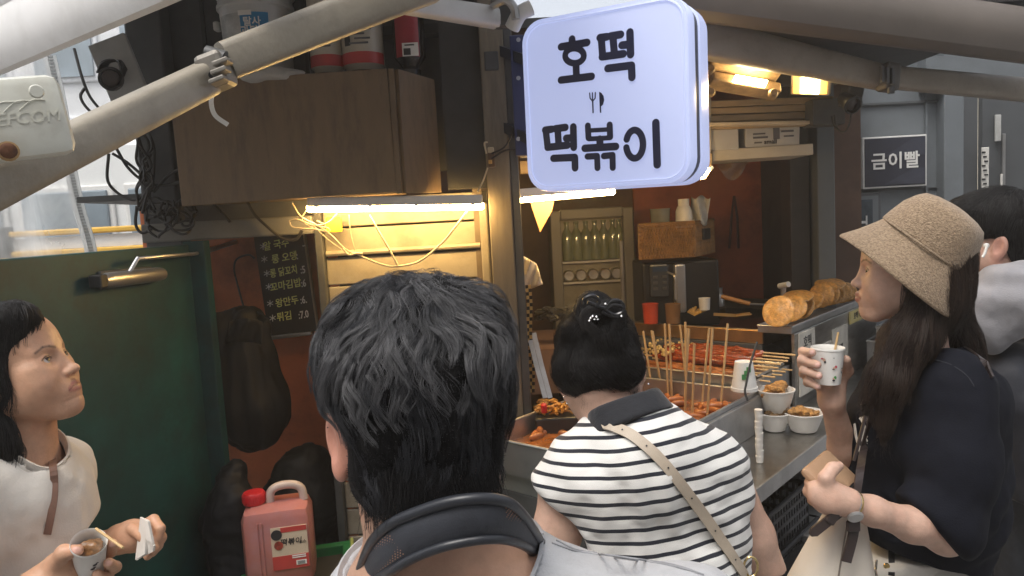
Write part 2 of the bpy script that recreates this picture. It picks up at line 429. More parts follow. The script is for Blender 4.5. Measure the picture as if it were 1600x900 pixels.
# guard rail with yellow bars
YEL = mat('yellow_rail', (.72,.42,.05), .45, 0, .1, 6)
tag(MB().box((-5,6.0,.35), (9,.9,.7), bev=.02).build('raised_kerb', mat('kerb_stone', (.3,.3,.29), .8), None), 'raised stone kerb carrying the street guard rail', 'kerb')
t = thing('guard_rail', (-4,5.6,.7), 'street guard rail with black posts and yellow top bars', 'railing')
for i, x in enumerate((-6.2,-5.0,-3.8,-2.6,-1.4)):
    MB().box((x,5.6,1.24), (.1,.1,1.08), bev=.01).build('post', BLACKP, t)
    MB().box((x,5.546,1.5), (.102,.006,.1)).build('reflector', YEL, t)
for z in (1.72,1.57,1.1): MB().box((-3.8,5.6,z), (4.6,.05,.045), bev=.012).build('bar', YEL if z > 1.2 else WHITEP, t)
MB().box((-3.8,5.62,1.64), (4.6,.03,.09)).build('panel', WHITEP, t)
# ============================================================ the food stall
YF = 2.5
def X(px, y=340, Y=YF): return P(px, y, Y).x
def Zf(py, px=600, Y=YF): return P(px, py, Y).z
stall = thing('food_stall', (0,2.6,0), 'small street food stall with tan siding, orange inner walls and an open serving side', 'stall')
xl, xr = X(492), X(762)
zt = Zf(306)
# siding boards under the fluorescent lamp
h = .098; z = zt; i = 0
while z > .05:
    b = MB().box(((xl+xr)/2, YF+.012+.002*(i%2), z-h/2), (xr-xl-.052, .02, h-.006), bev=.004)
    b.build('siding_board', SIDING, stall); z -= h; i += 1
MB().box(((xl+xr)/2, YF+.04, zt/2), (xr-xl, .024, zt)).build('wall_backing', DARKM, stall)
MB().box((xl+.012, YF, zt/2-.02), (.026, .05, zt-.04), bev=.004).build('side_frame', CHAR, stall)
MB().box((xr-.014, YF, zt/2-.02), (.026, .05, zt-.04), bev=.004).build('side_frame', SIDING, stall)
for py in (392,):
    MB().tube([(xl+.03,YF-.006,Zf(py)), (xr-.03,YF-.006,Zf(py)+.002)], .009, 8).build('trim_bar', SIDING, stall, True)
# header above the recess and upper dark wall
xh = X(228, 350)
MB().box(((xh+xl)/2, YF-.01, Zf(358,360)), (xl-xh, .06, .062), bev=.006).build('header_beam', mat('header_grey', (.16,.155,.14), .5, 0, .12, 6, .06, 40, stain=(.06,.05,.04), stain_amt=.6), stall)
MB().box(((xh+xl)/2, YF+.03, Zf(326,360)), (xl-xh, .03, .1)).build('header_panel', CHAR, stall)
MB().box(((xh+xr)/2, YF+.08, 2.32), (xr-xh, .03, 1.0)).build('upper_wall', CHAR, stall)
for k in range(7):
    MB().box((xh+.06+k*.17, YF+.062, 2.3), (.012, .014, .95)).build('wall_rib', DARKM, stall)
xq = X(258, 340)
MB().box((xq, YF+.01, 1.38), (.12, .08, 2.75), bev=.008).build('corner_post', CHAR, stall)
# recess
xa, xb = X(292, 500, 2.9), X(520, 500, 2.9)
MB().box(((xa+xb)/2, 2.93, .9), (xb-xa+.3, .03, 1.8)).build('recess_wall', ORANGE, stall)
MB().box((xl+.045, 2.72, .9), (.03, .42, 1.76)).build('recess_side', ORANGE, stall)
MB().box((xa-.1, 2.72, .79), (.03, .42, 1.56)).build('recess_side', mat('green_jamb', (.012,.085,.065), .45, 0, .2, 6), stall)
MB().box(((xa+xb)/2, 2.72, 1.785), (xb-xa+.3, .44, .02)).build('recess_ceiling', CHAR, stall)
# front post between lamp wall and serving side
xp = X(788, 330, 2.42)
pw = .106
MB().box((xp-.012, 2.45, 1.25), (pw-.03, .09, 2.5), bev=.004).build('post', POSTM, stall)
MB().box((xp+.04, 2.452, 1.25), (.028, .085, 2.5), bev=.004).build('post_shaded_face', CHAR, stall)  # darker right face of the post: its shade is put into the colour
MB().box((xp-.1, 2.47, 2.25), (.16, .05, 1.0)).build('dark_panel', DARKM, stall)
# serving side shell: back wall, far side wall, ceiling, floor
MB().box((.62, 4.05, 1.3), (2.6, .04, 2.6)).build('back_wall', mat('dark_brown_wall', (.13,.07,.045), .6, 0, .2, 5, stain=(.03,.02,.015), stain_amt=.6), stall)
MB().box((P(1130,380,4).x, 4.02, 1.2), (.95, .02, 2.2)).build('orange_wall', mat('deep_orange_paint', (.46,.115,.042), .5, 0, .15, 6, .06, 40, stain=(.09,.02,.01), stain_amt=.7, stain_scale=2.5), stall)
MB().box((.6, 3.3, 2.28), (2.7, 1.6, .03)).build('ceiling', DARKM, stall)
MB().box((-.1, 3.3, 1.15), (.03, 1.6, 2.3)).build('inner_wall', mat('inner_wall', (.12,.09,.06), .6, 0, .2, 6), stall)
# right end post
xe = P(1285, 300, 3.35)
MB().box((xe.x+.01, 3.38, 1.2), (.08, .1, 2.4), bev=.006).build('end_post', GREYB, stall)
MB().box((xe.x-.09, 3.44, 1.2), (.09, .12, 2.4), bev=.006).build('end_post', mat('dark_post', (.035,.03,.026), .5, 0, .2, 8), stall)
MB().box((xe.x-.03, 3.75, 1.2), (.04, .6, 2.4)).build('end_wall', DARKM, stall)
# wooden fascia beam with grooves, over the serving side
def LB(px0, py0, px1, py1, Y, h, d, name, m, parent=stall, bev=.004, Y1=None):
    a, b = P(px0, py0, Y), P(px1, py1, Y1 or Y); c = (a+b)/2
    return MB().box(c, ((b-a).length, d, h), frame(b-a, (0,0,1)), bev).build(name, m, parent)
FASC = mat('fascia_wood', (.4,.29,.16), .5, 0, .12, 6, .06, 40, stretch=(1,6,6), stain=(.14,.09,.05), stain_amt=.6)
for k in range(4): LB(1040, 168+k*11.5-2, 1300, 160+k*11.5-4, 3.0, .026, .03+.006*(k%2), 'fascia_board', FASC)
LB(1030, 197, 1275, 192, 2.97, .014, .06, 'fascia_lip', mat('fascia_lip', (.55,.46,.32), .45), bev=.003)
LB(812, 205, 1110, 196, 2.98, .22, .03, 'fascia_panel', mat('fascia_pale', (.38,.34,.27), .5, 0, .1, 5))
LB(812, 262, 1110, 250, 2.96, .05, .05, 'fascia_board', FASC)
LB(1100, 247, 1252, 237, 3.15, .045, .25, 'overhead_shelf', mat('shelf_cream', (.55,.5,.4), .45, 0, .08, 6, stain=(.25,.2,.13), stain_amt=.5))
LB(1000, 120, 1310, 108, 3.02, .12, .03, 'upper_fascia', CHAR)
LB(1262, 178, 1312, 176, 2.96, .1, .1, 'beam_end', CHAR)

# green door, hinged on the recess and swung towards the street
H = Vector((-1.045, 2.42, 0)); Nn = Vector((-1.135, 1.52, 0)); du = (Nn-H).normalized(); dn = Vector((0,0,1)).cross(du).normalized()
if dn.x < 0: dn = -dn
zd = 1.618
DR = frame(du, (0,0,1))
c = (H+Nn)/2
door = MB().box(c-dn*.02+Vector((0,0,zd/2+.02)), ((Nn-H).length, .04, zd-.04), DR, .004).build('door', DOORG, stall)
MB().box(H+dn*.012+Vector((0,.03,zd/2)), (.07, .05, zd+.02), Matrix.Identity(3), .004).build('door_frame', DOORG, stall)
def onD(px, py, off=0.0): return PPL(px, py, H+dn*off, dn)
a, b = onD(160, 439, .028), onD(253, 428, .028)
cl = MB().tube([a, a+(b-a)*.07, a+(b-a)*.93, b], [.017,.021,.021,.018], 14).build('door_closer', STEEL2, door, True)
MB().box((a+b)/2-dn*.022, ((b-a).length*.85, .012, .05), frame(b-a, (0,0,1)), .003).build('closer_plate', CHAR, cl)
MB().box(a-(b-a)*.06, (.03,.035,.035), frame(b-a, (0,0,1)), .004).build('closer_cap', BLACKP, cl)
p0 = onD(203, 424, .035); p1 = onD(215, 404, .05)
MB().tube([p0, p1, P(300, 397, 2.35), P(326, 393, 2.6)], .006, 8).build('closer_arm', STEEL2, door, True)
MB().tube([P(312,396,2.55), P(368,378,2.86)], .009, 8).build('arm_rod', STEEL2, stall, True)

# ============================================================ grey building on the right
gb = thing('grey_building', (2.2,4.3,0), 'grey painted building with a recessed doorway beside the stall', 'building')
YG = 4.2
def G(px, py, off=0.0): return P(px, py, YG-off)
x0, x1 = G(1290, 300).x, G(1478, 300).x
MB().box(((x0+x1)/2-.2, YG+.05, 1.45), (x1-x0+.4, .1, 2.7)).build('wall', GREYB, gb)
zt2 = G(1400,160).z; zb2 = G(1400, 600).z
MB().box((G(1390,300).x, YG-.006, (zt2+1.0)/2+.1), (G(1446,300).x-G(1300,300).x, .012, .004)).build('panel_groove', GREYD, gb)
MB().box((G(1385,165).x, YG-.008, G(1385,162).z), (.62, .016, .012)).build('panel_trim', GREYD, gb)
MB().box((G(1446,300).x, YG-.008, 1.7), (.012, .016, G(1446,160).z-1.7+.7)).build('panel_trim', GREYB, gb)
MB().box((G(1470,300).x+.03, YG-.03, 1.45), (.11, .09, 2.7), bev=.006).build('pilaster', GREYB, gb)
MB().box((G(1560,160).x+.2, YG-.02, G(1560,150).z+.13), (1.3, .12, .18)).build('door_header', GREYB, gb)
YD = 4.75
MB().box((2.5, YD+.3, 1.45), (.03, .9, 2.7)).build('recess_side', GREYD, gb)
xd = P(1525,300,YD).x
MB().box((xd-.22, YD+.02, 1.3), (.46, .04, 2.6), bev=.004).build('recess_panel', GREYD, gb)
dr = MB().box((xd+.2, YD+.01, 1.2), (.34, .045, 2.4), bev=.004).build('door', GREYD, gb)
MB().box((xd+.55, YD+.06, 1.2), (.32, .03, 2.4)).build('door_glass', mat('dark_glass', (.02,.025,.035), .1), gb)
MB().box((xd+.9, YD, 1.3), (.3, .1, 2.6)).build('recess_panel', GREYB, gb)
def notice(px, py, wpx, hpx, m, nm='notice'):
    p = P(px, py, YD-.03); s_ = (YD)/FPX
    return MB().box(p, (wpx*s_, .012, hpx*s_), bev=.003).build(nm, m, dr)
notice(1539, 262, 11, 62, PAPER); notice(1559, 200, 9, 40, mat('sticker_grey', (.5,.5,.48), .4)); notice(1568, 250, 5, 80, STEEL2, 'door_handle')
notice(1565, 285, 4, 26, PAPER)
for k in range(8): 
    p = P(1539+(k%3-1)*2, 238+k*7, YD-.038); MB().box(p, (.022,.004,.01)).build('notice_print', INKB, dr)
# upper floor siding and window below the sign
for k in range(5):
    MB().box((3.0, YG+.6-.01*(k%2), 2.62+k*.12), (4.2, .03, .115), bev=.004).build('siding_board', GREYB, gb)
cw = G(1335, 342)
wf = MB().box(cw+Vector((0,.0,0)), (.28, .05, .29), bev=.006).build('window', GREYD, gb)
MB().box(cw+Vector((0,-.028,0)), (.24, .012, .25)).build('sash', GREYB, wf)
MB().box(cw+Vector((-.01,-.036,.02)), (.19, .006, .17)).build('pane', mat('grey_pane', (.07,.085,.1), .12, 0, .35, 12), wf)
for a, b in (((1302,344),(1316,344)),((1320,337),(1320,348)),((1320,348),(1352,348)),((1332,340),(1332,358)),((1354,338),(1354,350))):
    pa, pb = G(*a, .045), G(*b, .045)
    MB().box((pa+pb)/2, (abs(pb.x-pa.x)+.008, .004, abs(pb.z-pa.z)+.008)).build('window_lettering', WHITEP, wf)
MB().box(G(1335,399), (.3,.02,.02), bev=.004).build('sill', GREYD, wf)
# black shop sign
sg = thing('shop_sign', G(1396,253), 'black sign with white border and white Korean lettering on the grey wall', 'sign')
sc_ = G(1396, 253, .03); w_, h_ = 98*YG/FPX, 78*YG/FPX
SR = Matrix.Rotation(.0, 3, 'Y')
MB().box(sc_, (w_, .03, h_), SR, .003).build('frame', WHITEP, sg)
pn = MB().box(sc_+Vector((0,-.012,0)), (w_-.018, .012, h_-.018), SR).build('panel', mat('sign_navy', (.028,.03,.045), .4), sg)
fac = mat('sign_facet', (.045,.048,.068), .4)
for (za, zb, zc) in ((.105,.125,.03),(-.06,-.04,-.125)):
    q = sc_+Vector((0,-.0205,0)); hw = w_/2-.01
    MB().quad(q+Vector((-hw*.4,0,zc)), q+Vector((hw,0,zc)), q+Vector((hw,0,zb)), q+Vector((hw*.6,0,zb)), .0).build('facet', fac, sg)
text('금이빨', .098, WHITEP, planeM(sc_+Vector((0,-.022,0)), (1,0,0), (0,0,1)), sg, bold=.02, space=1.02)
# pipe elbows on the roof edge
pe = thing('roof_pipe', P(1560,100,4.3), 'white pipe elbow on the roof edge above the grey building', 'pipe')
MB().tube(curvepts([P(1550,108,4.3),P(1552,96,4.3),P(1562,90,4.3),P(1575,90,4.35)],12), .035, 12).build('elbow', WHITEP, pe, True)
MB().tube(curvepts([P(1575,104,4.3),P(1585,99,4.3),P(1592,104,4.3),P(1592,116,4.3)],12), .025, 12).build('elbow', WHITEP, pe, True)
tag(LB(1395, 108, 1530, 96, 4.32, .03, .12, 'roof_gutter', WHITEM, None), 'pale metal gutter along the roof edge of grey building', 'gutter')
tag(MB().box(P(1440,-10,9), (1.2,.4,1.6), bev=.02).build('rooftop_tank', mat('tank_blue', (.1,.3,.5), .4), None), 'blue tank standing on a far roof at the top right', 'tank')
fb = thing('far_block', P(1340,60,12), 'cream block behind the awning at the upper right', 'building')
p = P(1400,40,12); MB().box((p.x,12.5,1.6), (5.,.8,3.2)).build('wall', mat('cream_block', (.62,.55,.42), .6), fb)
p = P(1350,90,11.9)
for k in range(4):
    o = MB().box((p.x-1+k*1.1,12.07,p.z-.2), (.6,.06,.8)).build('window', wn, fb); MB().box((p.x-1+k*1.1,12.03,p.z-.2), (.5,.05,.7)).build('pane', wm, o)

# ============================================================ awnings
al = thing('left_awning', (-.8,1.6,2), 'white folding arm awning with cream arm over the left of the stall', 'awning')
al.name = 'folding_awning'
a, b = P(-120, 168, 2.2), P(420, -56, 1.32)
ax = (b-a).normalized(); upv = Vector((0,0,1)); sdv = ax.cross(upv).normalized()
R_ = frame(ax, upv)
prof = [(.0,0),(.016,.004),(.03,.03),(.036,.07),(.034,.11),(.026,.14),(.03,.146),(.03,.2),(.0,.21),(-.03,.2),(-.03,.02)]
m = MB(); n = len(prof)
for q in (a, b):
    for (d, zz) in prof: m.v.append(tuple(q+sdv*d+upv*zz))
for i in range(n): m.f.append((i, (i+1)%n, n+(i+1)%n, n+i))
m.f += [tuple(range(n)), tuple(range(2*n-1, n-1, -1))]
m.build('front_rail', mat('rail_white', (.82,.81,.79), .4, 0, .05, 5, .03, 40, stain=(.5,.47,.42), stain_amt=.4), al, True)
def armseg(p0, p1, r0, r1, parent, m=ARMM, name='arm', fl=.8):
    ax = (p1-p0).normalized(); v = ax.cross(Vector((0,0,1))).normalized(); u = v.cross(ax)
    mb = MB(); nn = 20; prof = []
    for k in range(nn):
        t = 2*math.pi*k/nn; c_, s_ = math.cos(t), math.sin(t); e = .55
        prof.append((abs(c_)**e*math.copysign(1, c_), abs(s_)**e*math.copysign(1, s_)))
    for q, r in ((p0, r0), (p1, r1)):
        for (c_, s_) in prof: mb.v.append(tuple(q+v*c_*r*fl+u*s_*r))
    for k in range(nn): mb.f.append((k, (k+1)%nn, nn+(k+1)%nn, nn+k))
    mb.f += [tuple(range(nn)), tuple(range(2*nn-1, nn-1, -1))]
    return mb.build(name, m, parent, True)
E1 = P(338, 112, 1.36)
armseg(P(-70, 318, .9), P(322, 124, 1.34), .030, .030, al)
armseg(P(352, 96, 1.37), P(668, -26, 1.62), .034, .042, al)
# elbow joint castings
CAST = mat('cast_alloy', (.24,.22,.19), .45, .35, .15, 20, .1, 60)
MB().box(P(338,112,1.345), (.05,.055,.062), frame(P(660,-24,1.4)-P(350,98,1.4), (0,0,1)), .01).build('elbow', CAST, al)
for d in (-14, 0, 14):
    MB().box(P(345-d*.2, 112+d, 1.3), (.028,.03,.008), frame(P(660,-24,1.4)-P(350,98,1.4), (0,0,1)), .002).build('elbow_lug', CAST, al)
MB().tube([P(322,83,1.34), P(352,92,1.34)], .014, 10).build('elbow_pin', CHAR, al, True)
MB().tube([P(331,117,1.295), P(334,117,1.32)], .006, 10).build('bolt', BLACKP, al, True)
MB().ribbon(curvepts([P(333,140,1.36),P(330,160,1.36),P(336,180,1.36),P(356,195,1.36)],16), .008, (1,0,.3), .002).build('tape_strip', PAPER, al)
# end cover plate with embossed logo
pc = P(28, 186, .93); PR = frame(P(85,180,.94)-P(-20,190,.9), (0,0,1))
ec = MB().box(pc, (.108,.028,.1), PR, .014).build('end_cover', mat('cover_white', (.66,.66,.58), .4, 0, .05, 8, stain=(.4,.36,.28), stain_amt=.5, stain_scale=9), al, True)
fr = PR @ Vector((0,-1,0)); 
if fr.y > 0: fr = -fr
xv = PR @ Vector((1,0,0)); 
text('EFCOM', .021, MATS['cover_white'], planeM(pc+fr*.0145+xv*.01-Vector((0,0,.002)), xv, (0,0,1)), ec, 'embossed_logo', .0, .0006, shear=.25)
for k in range(3):
    MB().tube(curvepts([pc+fr*.0145+xv*(-.03+k*.016)+Vector((0,0,.008)), pc+fr*.0145+xv*(-.016+k*.016)+Vector((0,0,.019)), pc+fr*.0145+xv*(.004+k*.013)+Vector((0,0,.018))],8), .0008, 6).build('embossed_logo', MATS['cover_white'], ec)
q = P(13,236,.9); MB().lathe([(0,0),(.009,0),(.0095,.004),(.006,.006),(.0,.005)], q, 16, frame(xv, fr)).build('rusty_bolt', mat('rust', (.11,.045,.02), .7, .3, .4, 60), ec, True)
MB().lathe([(0,0),(.012,0),(.012,.002),(0,.002)], q-fr*.004, 16, frame(xv, fr)).build('rust_washer', mat('rust_ring', (.42,.27,.12), .8, 0, .3, 60), ec)
q = P(57,143,.92); MB().lathe([(0,0),(.0085,0),(.007,.003),(0,.003)], q, 16, frame(xv, fr)).build('screw_cap', MATS['cover_white'], ec, True)
# white support bar at the wall end of the arm
armseg(P(630, 5, 1.95), P(775, 28, 2.2), .026, .03, al, WHITEM, 'support_bar', .9)
MB().box(P(786, 22, 2.2), (.075,.05,.08), bev=.015).build('wall_bracket', CHAR, al)
MB().tube(curvepts([P(770,8,2.15),P(790,0,2.12),P(803,12,2.12),P(806,30,2.12)],10), .012, 8).build('bracket_ring', STEEL2, al, True)
MB().tube(curvepts([P(800,44,2.16),P(812,22,2.14),P(830,12,2.14)],8), .022, 10).build('bracket_hose', WHITEP, al, True)
CANV = mat('canopy_fabric', (.3,.28,.25), .8, 0, .06, 5, .1, 120)
m = MB(); A0, B0 = a+upv*.2, b+upv*.2
C1, D1 = Vector((-.95, 2.62, 2.78)), Vector((-.1, 2.62, 2.78))
m.grid(lambda u, v: (A0*(1-u)+(B0+Vector((.9,-.25,.02)))*u)*(1-v)+(C1*(1-u)+D1*u)*v-Vector((0,0,.06*math.sin(math.pi*v))), 14, 10)
m.build('canopy', CANV, al, True, solid=.004)
# right awning
ar = thing('folding_awning', (.9,1.7,2), 'brown folding arm awning above the serving side with its long front rail', 'awning')
a, b = P(1035, 14, 2.36), P(1790, 112, 2.6)
DKR = mat('rail_brown', (.14,.118,.10), .5, 0, .1, 4, .05, 30, stain=(.1,.085,.07), stain_amt=.5)
mb = MB(); ax = (b-a).normalized(); sdv = Vector((0,-1,0)); upv = Vector((0,0,1))
prof = [(.0,-.012),(.03,0),(.042,.03),(.04,.075),(.02,.1),(-.02,.1),(-.05,.06),(-.06,.015),(-.03,-.01)]; n = len(prof)
for q in (a, b):
    for (d, zz) in prof: mb.v.append(tuple(q+sdv*d*1.4+upv*zz*1.5))
for i in range(n): mb.f.append((i, (i+1)%n, n+(i+1)%n, n+i))
mb.f += [tuple(range(n)), tuple(range(2*n-1, n-1, -1))]
mb.build('front_rail', DKR, ar, True)
m = MB(); A0, B0 = a+upv*.07, b+upv*.07; C1, D1 = Vector((-.15, 3.0, 2.66)), Vector((1.5, 3.12, 2.66))
m.grid(lambda u, v: (A0*(1-u)+(A0+(B0-A0)*.46)*u)*(1-v)+(C1*(1-u)+D1*u)*v-Vector((0,0,.07*math.sin(math.pi*v))), 14, 10)
m.build('canopy', CANV, ar, True, solid=.004)
ARMB = mat('arm_taupe', (.3,.26,.21), .45, 0, .14, 14, .1, 80, stain=(.15,.12,.1), stain_amt=.7, stain_scale=7)
armseg(P(1010, 42, 2.52), P(1382, 122, 2.62), .070, .042, ar, ARMB)
armseg(P(1392, 121, 2.62), P(1760, 155, 3.0), .038, .047, ar, ARMB)
MB().box(P(1388,121,2.58), (.055,.065,.095), frame(P(1600,137,2.4)-P(1300,100,2.3), (0,0,1)), .012).build('elbow', mat('elbow_dark', (.12,.11,.1), .5, .3), ar)
for k in range(3): MB().box(P(1378+k*8,116+k*1.5,2.535), (.009,.02,.055), bev=.002).build('elbow_lug', CHAR, ar)
MB().tube([P(1392,136,2.55),P(1392,146,2.55)], .012, 10).build('elbow_pin', CHAR, ar, True)

# ============================================================ clear vinyl sheet on the left
m_ = bpy.data.materials.new('clear_vinyl'); m_.use_nodes = True; t_ = m_.node_tree; b_ = t_.nodes['Principled BSDF']
tr = t_.nodes.new('ShaderNodeBsdfTransparent'); mx = t_.nodes.new('ShaderNodeMixShader'); nz = t_.nodes.new('ShaderNodeTexNoise'); nz.inputs['Scale'].default_value = 3; nz.inputs['Detail'].default_value = 6
mr = t_.nodes.new('ShaderNodeMapRange'); mr.inputs[1].default_value = .35; mr.inputs[2].default_value = .7; mr.inputs[3].default_value = .25; mr.inputs[4].default_value = .62
t_.links.new(nz.outputs['Fac'], mr.inputs[0]); t_.links.new(mr.outputs[0], mx.inputs[0]); t_.links.new(tr.outputs[0], mx.inputs[1]); t_.links.new(b_.outputs[0], mx.inputs[2])
b_.inputs['Base Color'].default_value = (.9,.91,.9,1); b_.inputs['Roughness'].default_value = .25; b_.inputs['Transmission Weight'].default_value = .0
t_.links.new(mx.outputs[0], t_.nodes['Material Output'].inputs['Surface'])
vs_ = thing('vinyl_curtain', P(60,300,2.7), 'clear vinyl sheet with a stitched hem hanging above the green door', 'vinyl sheet')
hem = [P(78,88,2.7), P(96,170,2.7), P(108,250,2.7), P(122,320,2.7), P(142,392,2.7), P(150,470,2.7)]
hc_ = curvepts(hem, 25)
m = MB(); L0 = -2.6
def vin(u, v):
    q = hc_[min(len(hc_)-1, int(u*(len(hc_)-1)))]; x = q.x+(L0-q.x)*v
    return Vector((x, 2.7+.03*math.sin(x*9+q.z*3)+.015*math.sin(x*31), q.z))
m.grid(vin, len(hc_)-1, 40); m.build('sheet', m_, vs_, True)
m = MB(); m.ribbon(hc_, .045, (1,0,0), .003); m.build('hem', mat('hem_white', (.62,.64,.64), .5, 0, .05, 20, alpha=.75), vs_)
m = MB()
for i in range(0, len(hc_)-1):
    for t in (0,.33,.66):
        q = hc_[i].lerp(hc_[i+1], t); m.box(q+Vector((.0,-.003,0)), (.02,.002,.006))
m.build('stitching', mat('stitch', (.3,.31,.31), .5), vs_)

# ============================================================ illuminated sign
sgn = thing('light_box_sign', P(945,158,2.1), 'glowing white square light box sign with navy Korean lettering, fork and knife', 'sign')
SC = P(941, 154, 2.08); yaw = math.radians(-30); roll = math.radians(-.5)
sx = Vector((math.cos(yaw), math.sin(yaw), 0)); sn = Vector((math.sin(yaw), -math.cos(yaw), 0)); su = Vector((0,0,1))
sx = (sx+su*math.sin(roll)).normalized(); su = sx.cross(-sn) if sx.cross(-sn).z > 0 else sx.cross(sn); su.normalize()
def rrect(w, h, r, n=8):
    pts = []
    for cx, cy, a0 in ((w/2-r,h/2-r,0),(-w/2+r,h/2-r,90),(-w/2+r,-h/2+r,180),(w/2-r,-h/2+r,270)):
        for k in range(n+1):
            a = math.radians(a0+90*k/n); pts.append((cx+r*math.cos(a), cy+r*math.sin(a)))
    return pts
def shell(layers, name, m, parent):
    """layers: list of (w,h,r,depth) stacked along the sign normal"""
    mb = MB(); n = None
    for (w, h, r, d) in layers:
        pts = rrect(w, h, r); n = len(pts)
        for (x, y) in pts: mb.v.append(tuple(SC+sx*x+su*y+sn*d))
    for i in range(len(layers)-1):
        for k in range(n): mb.f.append((i*n+k, i*n+(k+1)%n, (i+1)*n+(k+1)%n, (i+1)*n+k))
    mb.f.append(tuple(range(n))); mb.f.append(tuple((len(layers)-1)*n+k for k in reversed(range(n))))
    return mb.build(name, m, parent, True)
def lit_acrylic():
    m = mat('lit_acrylic', (.5,.54,.68), .22, 0, .02, 3, emit=(.5,.58,.95), estr=.30, spec=.4); return m
W = .492
LA = lit_acrylic()
shell([(W-.04,W-.04,.05,.0),(W-.006,W-.006,.066,.0),(W,W,.07,-.02),(W,W,.07,-.052),(W-.012,W-.012,.066,-.056)], 'front_face', LA, sgn)
mb = MB(); ring = rrect(W-.03, W-.03, .056)
mb.tube([SC+sx*x+su*y+sn*.0006 for (x, y) in ring+[ring[0]]], .0035, 6, False).build('face_rim', LA, sgn, True)
shell([(W-.010,W-.010,.067,-.055),(W-.010,W-.010,.067,-.115)], 'core', mat('sign_core', (.02,.024,.04), .4), sgn)
shell([(W-.012,W-.012,.066,-.100),(W,W,.07,-.104),(W,W,.07,-.17),(W-.006,W-.006,.066,-.19),(W-.04,W-.04,.05,-.192)], 'back_face', LA, sgn)
INK = mat('sign_navy_ink', (.022,.027,.075), .35, 0, .05)
def z3(x, y): return (780+x*.35568, y*.35556)
def onS(x, y):
    q = PPL(*z3(x, y), SC+sn*.001, sn); return ((q-SC).dot(sx), (q-SC).dot(su))
STK = [0]
def stroke(pts, w=34, closed=False):
    """a flat rounded stroke of lettering lying on the sign face"""
    loc = [Vector(onS(*p)) for p in pts]; r = w*.35556*2.08/FPX/2*.97
    STK[0] += 1; d = .0012+.00012*STK[0]; mb = MB(); o = 0
    def disk(c):
        b0 = len(mb.v); k = 14
        for j in range(k): a = 2*math.pi*j/k; mb.v.append(tuple(SC+sx*(c.x+r*math.cos(a))+su*(c.y+r*math.sin(a))+sn*(d)))
        mb.f.append(tuple(range(b0, b0+k)))
    if closed:
        k = len(loc); outer = []; inner = []
        for i in range(k):
            t = (loc[(i+1)%k]-loc[i-1]).normalized(); nrm = Vector((t.y, -t.x)); outer.append(loc[i]+nrm*r); inner.append(loc[i]-nrm*r)
        b0 = 0
        for q in outer+inner: mb.v.append(tuple(SC+sx*q.x+su*q.y+sn*d))
        for i in range(k): mb.f.append((i, (i+1)%k, k+(i+1)%k, k+i))
    else:
        for i in range(len(loc)-1):
            t = (loc[i+1]-loc[i]).normalized(); nrm = Vector((-t.y, t.x))*r
            b0 = len(mb.v); dd = d+.00002*i
            for q in (loc[i]+nrm, loc[i]-nrm, loc[i+1]-nrm, loc[i+1]+nrm): mb.v.append(tuple(SC+sx*q.x+su*q.y+sn*dd))
            mb.f.append((b0, b0+1, b0+2, b0+3))
        d += .00005
        rr = r; 
        for q in loc: d += .000012; disk(q)
    return mb
letters = []
def glyph(strokes):
    mb = MB()
    for s_ in strokes:
        q = stroke(*s_) if isinstance(s_, tuple) and isinstance(s_[0], list) else stroke(s_)
        mb.add(q.v, q.f)
    mb.build('lettering', INK, sgn)
def ellp(cx, cy, rx, ry, n=28, a0=0, a1=360): return [(cx+rx*math.cos(math.radians(a0+(a1-a0)*k/n)), cy+ry*math.sin(math.radians(a0+(a1-a0)*k/n))) for k in range(n if a1-a0 >= 360 else n+1)]
glyph([[(320,172),(322,196)], [(272,206),(386,187)], (ellp(331,245,41,33), 29, True), [(338,292),(340,338)], [(272,352),(406,336)]])
glyph([[(443,166),(474,162)], [(449,168),(455,246)], [(490,159),(534,152)], [(500,160),(507,238)], [(453,250),(546,237)], [(575,142),(578,240)], [(540,199),(572,196)], [(478,301),(582,288),(584,340)]])
glyph([[(203,572),(232,568)], [(206,574),(214,644)], [(248,566),(292,560)], [(258,566),(263,640)], [(214,648),(302,638)], [(327,558),(329,648)], [(296,608),(322,606)], [(240,696),(334,692),(335,738)]])
glyph([([(391,553),(394,606)],29), ([(487,549),(489,602)],29), ([(394,574),(487,569)],20), ([(396,611),(488,606)],22), [(444,612),(445,644)], [(378,652),(514,644)], ([(390,688),(432,686),(434,738)],29), ([(462,686),(500,682),(501,737)],29)])
glyph([(ellp(597,634,37,62,28,-160,166), 30), [(690,540),(696,724)]])
mbf = MB()
for s_ in (([(413,440),(415,495)],7), ([(400,410),(402,432),(413,446),(424,432),(425,408)],6), ([(412,409),(413,442)],6)): q = stroke(*s_); mbf.add(q.v, q.f)
pts = [Vector(onS(*p)) for p in ((440,404),(450,408),(460,422),(463,440),(458,460),(449,468),(450,496),(444,496))]
o_ = len(mbf.v); mbf.v += [tuple(SC+sx*q.x+su*q.y+sn*.0035) for q in pts]; mbf.f.append(tuple(range(o_, o_+len(pts))))
mbf.build('fork_and_knife', INK, sgn)
# bracket to the post
br = MB().box(P(812,150,2.36), (.045,.012,.37), bev=.003).build('mounting_plate', mat('bracket_blue', (.035,.045,.12), .4, .2), sgn)
for py in (62,122,217): MB().tube([P(810,py,2.345),P(810,py,2.35)], .007, 8).build('bolt', STEEL2, br, True)
for zz in (.12,-.12): MB().box((P(812,150,2.36)+SC-sn*.08-sx*.2)/2+Vector((0,0,zz)), (.03,.36,.03), frame((SC-sn*.08-sx*.2)-P(812,150,2.36), (0,0,1)) @ Matrix.Rotation(math.pi/2,3,'Z')).build('arm', MATS['sign_core'], sgn)

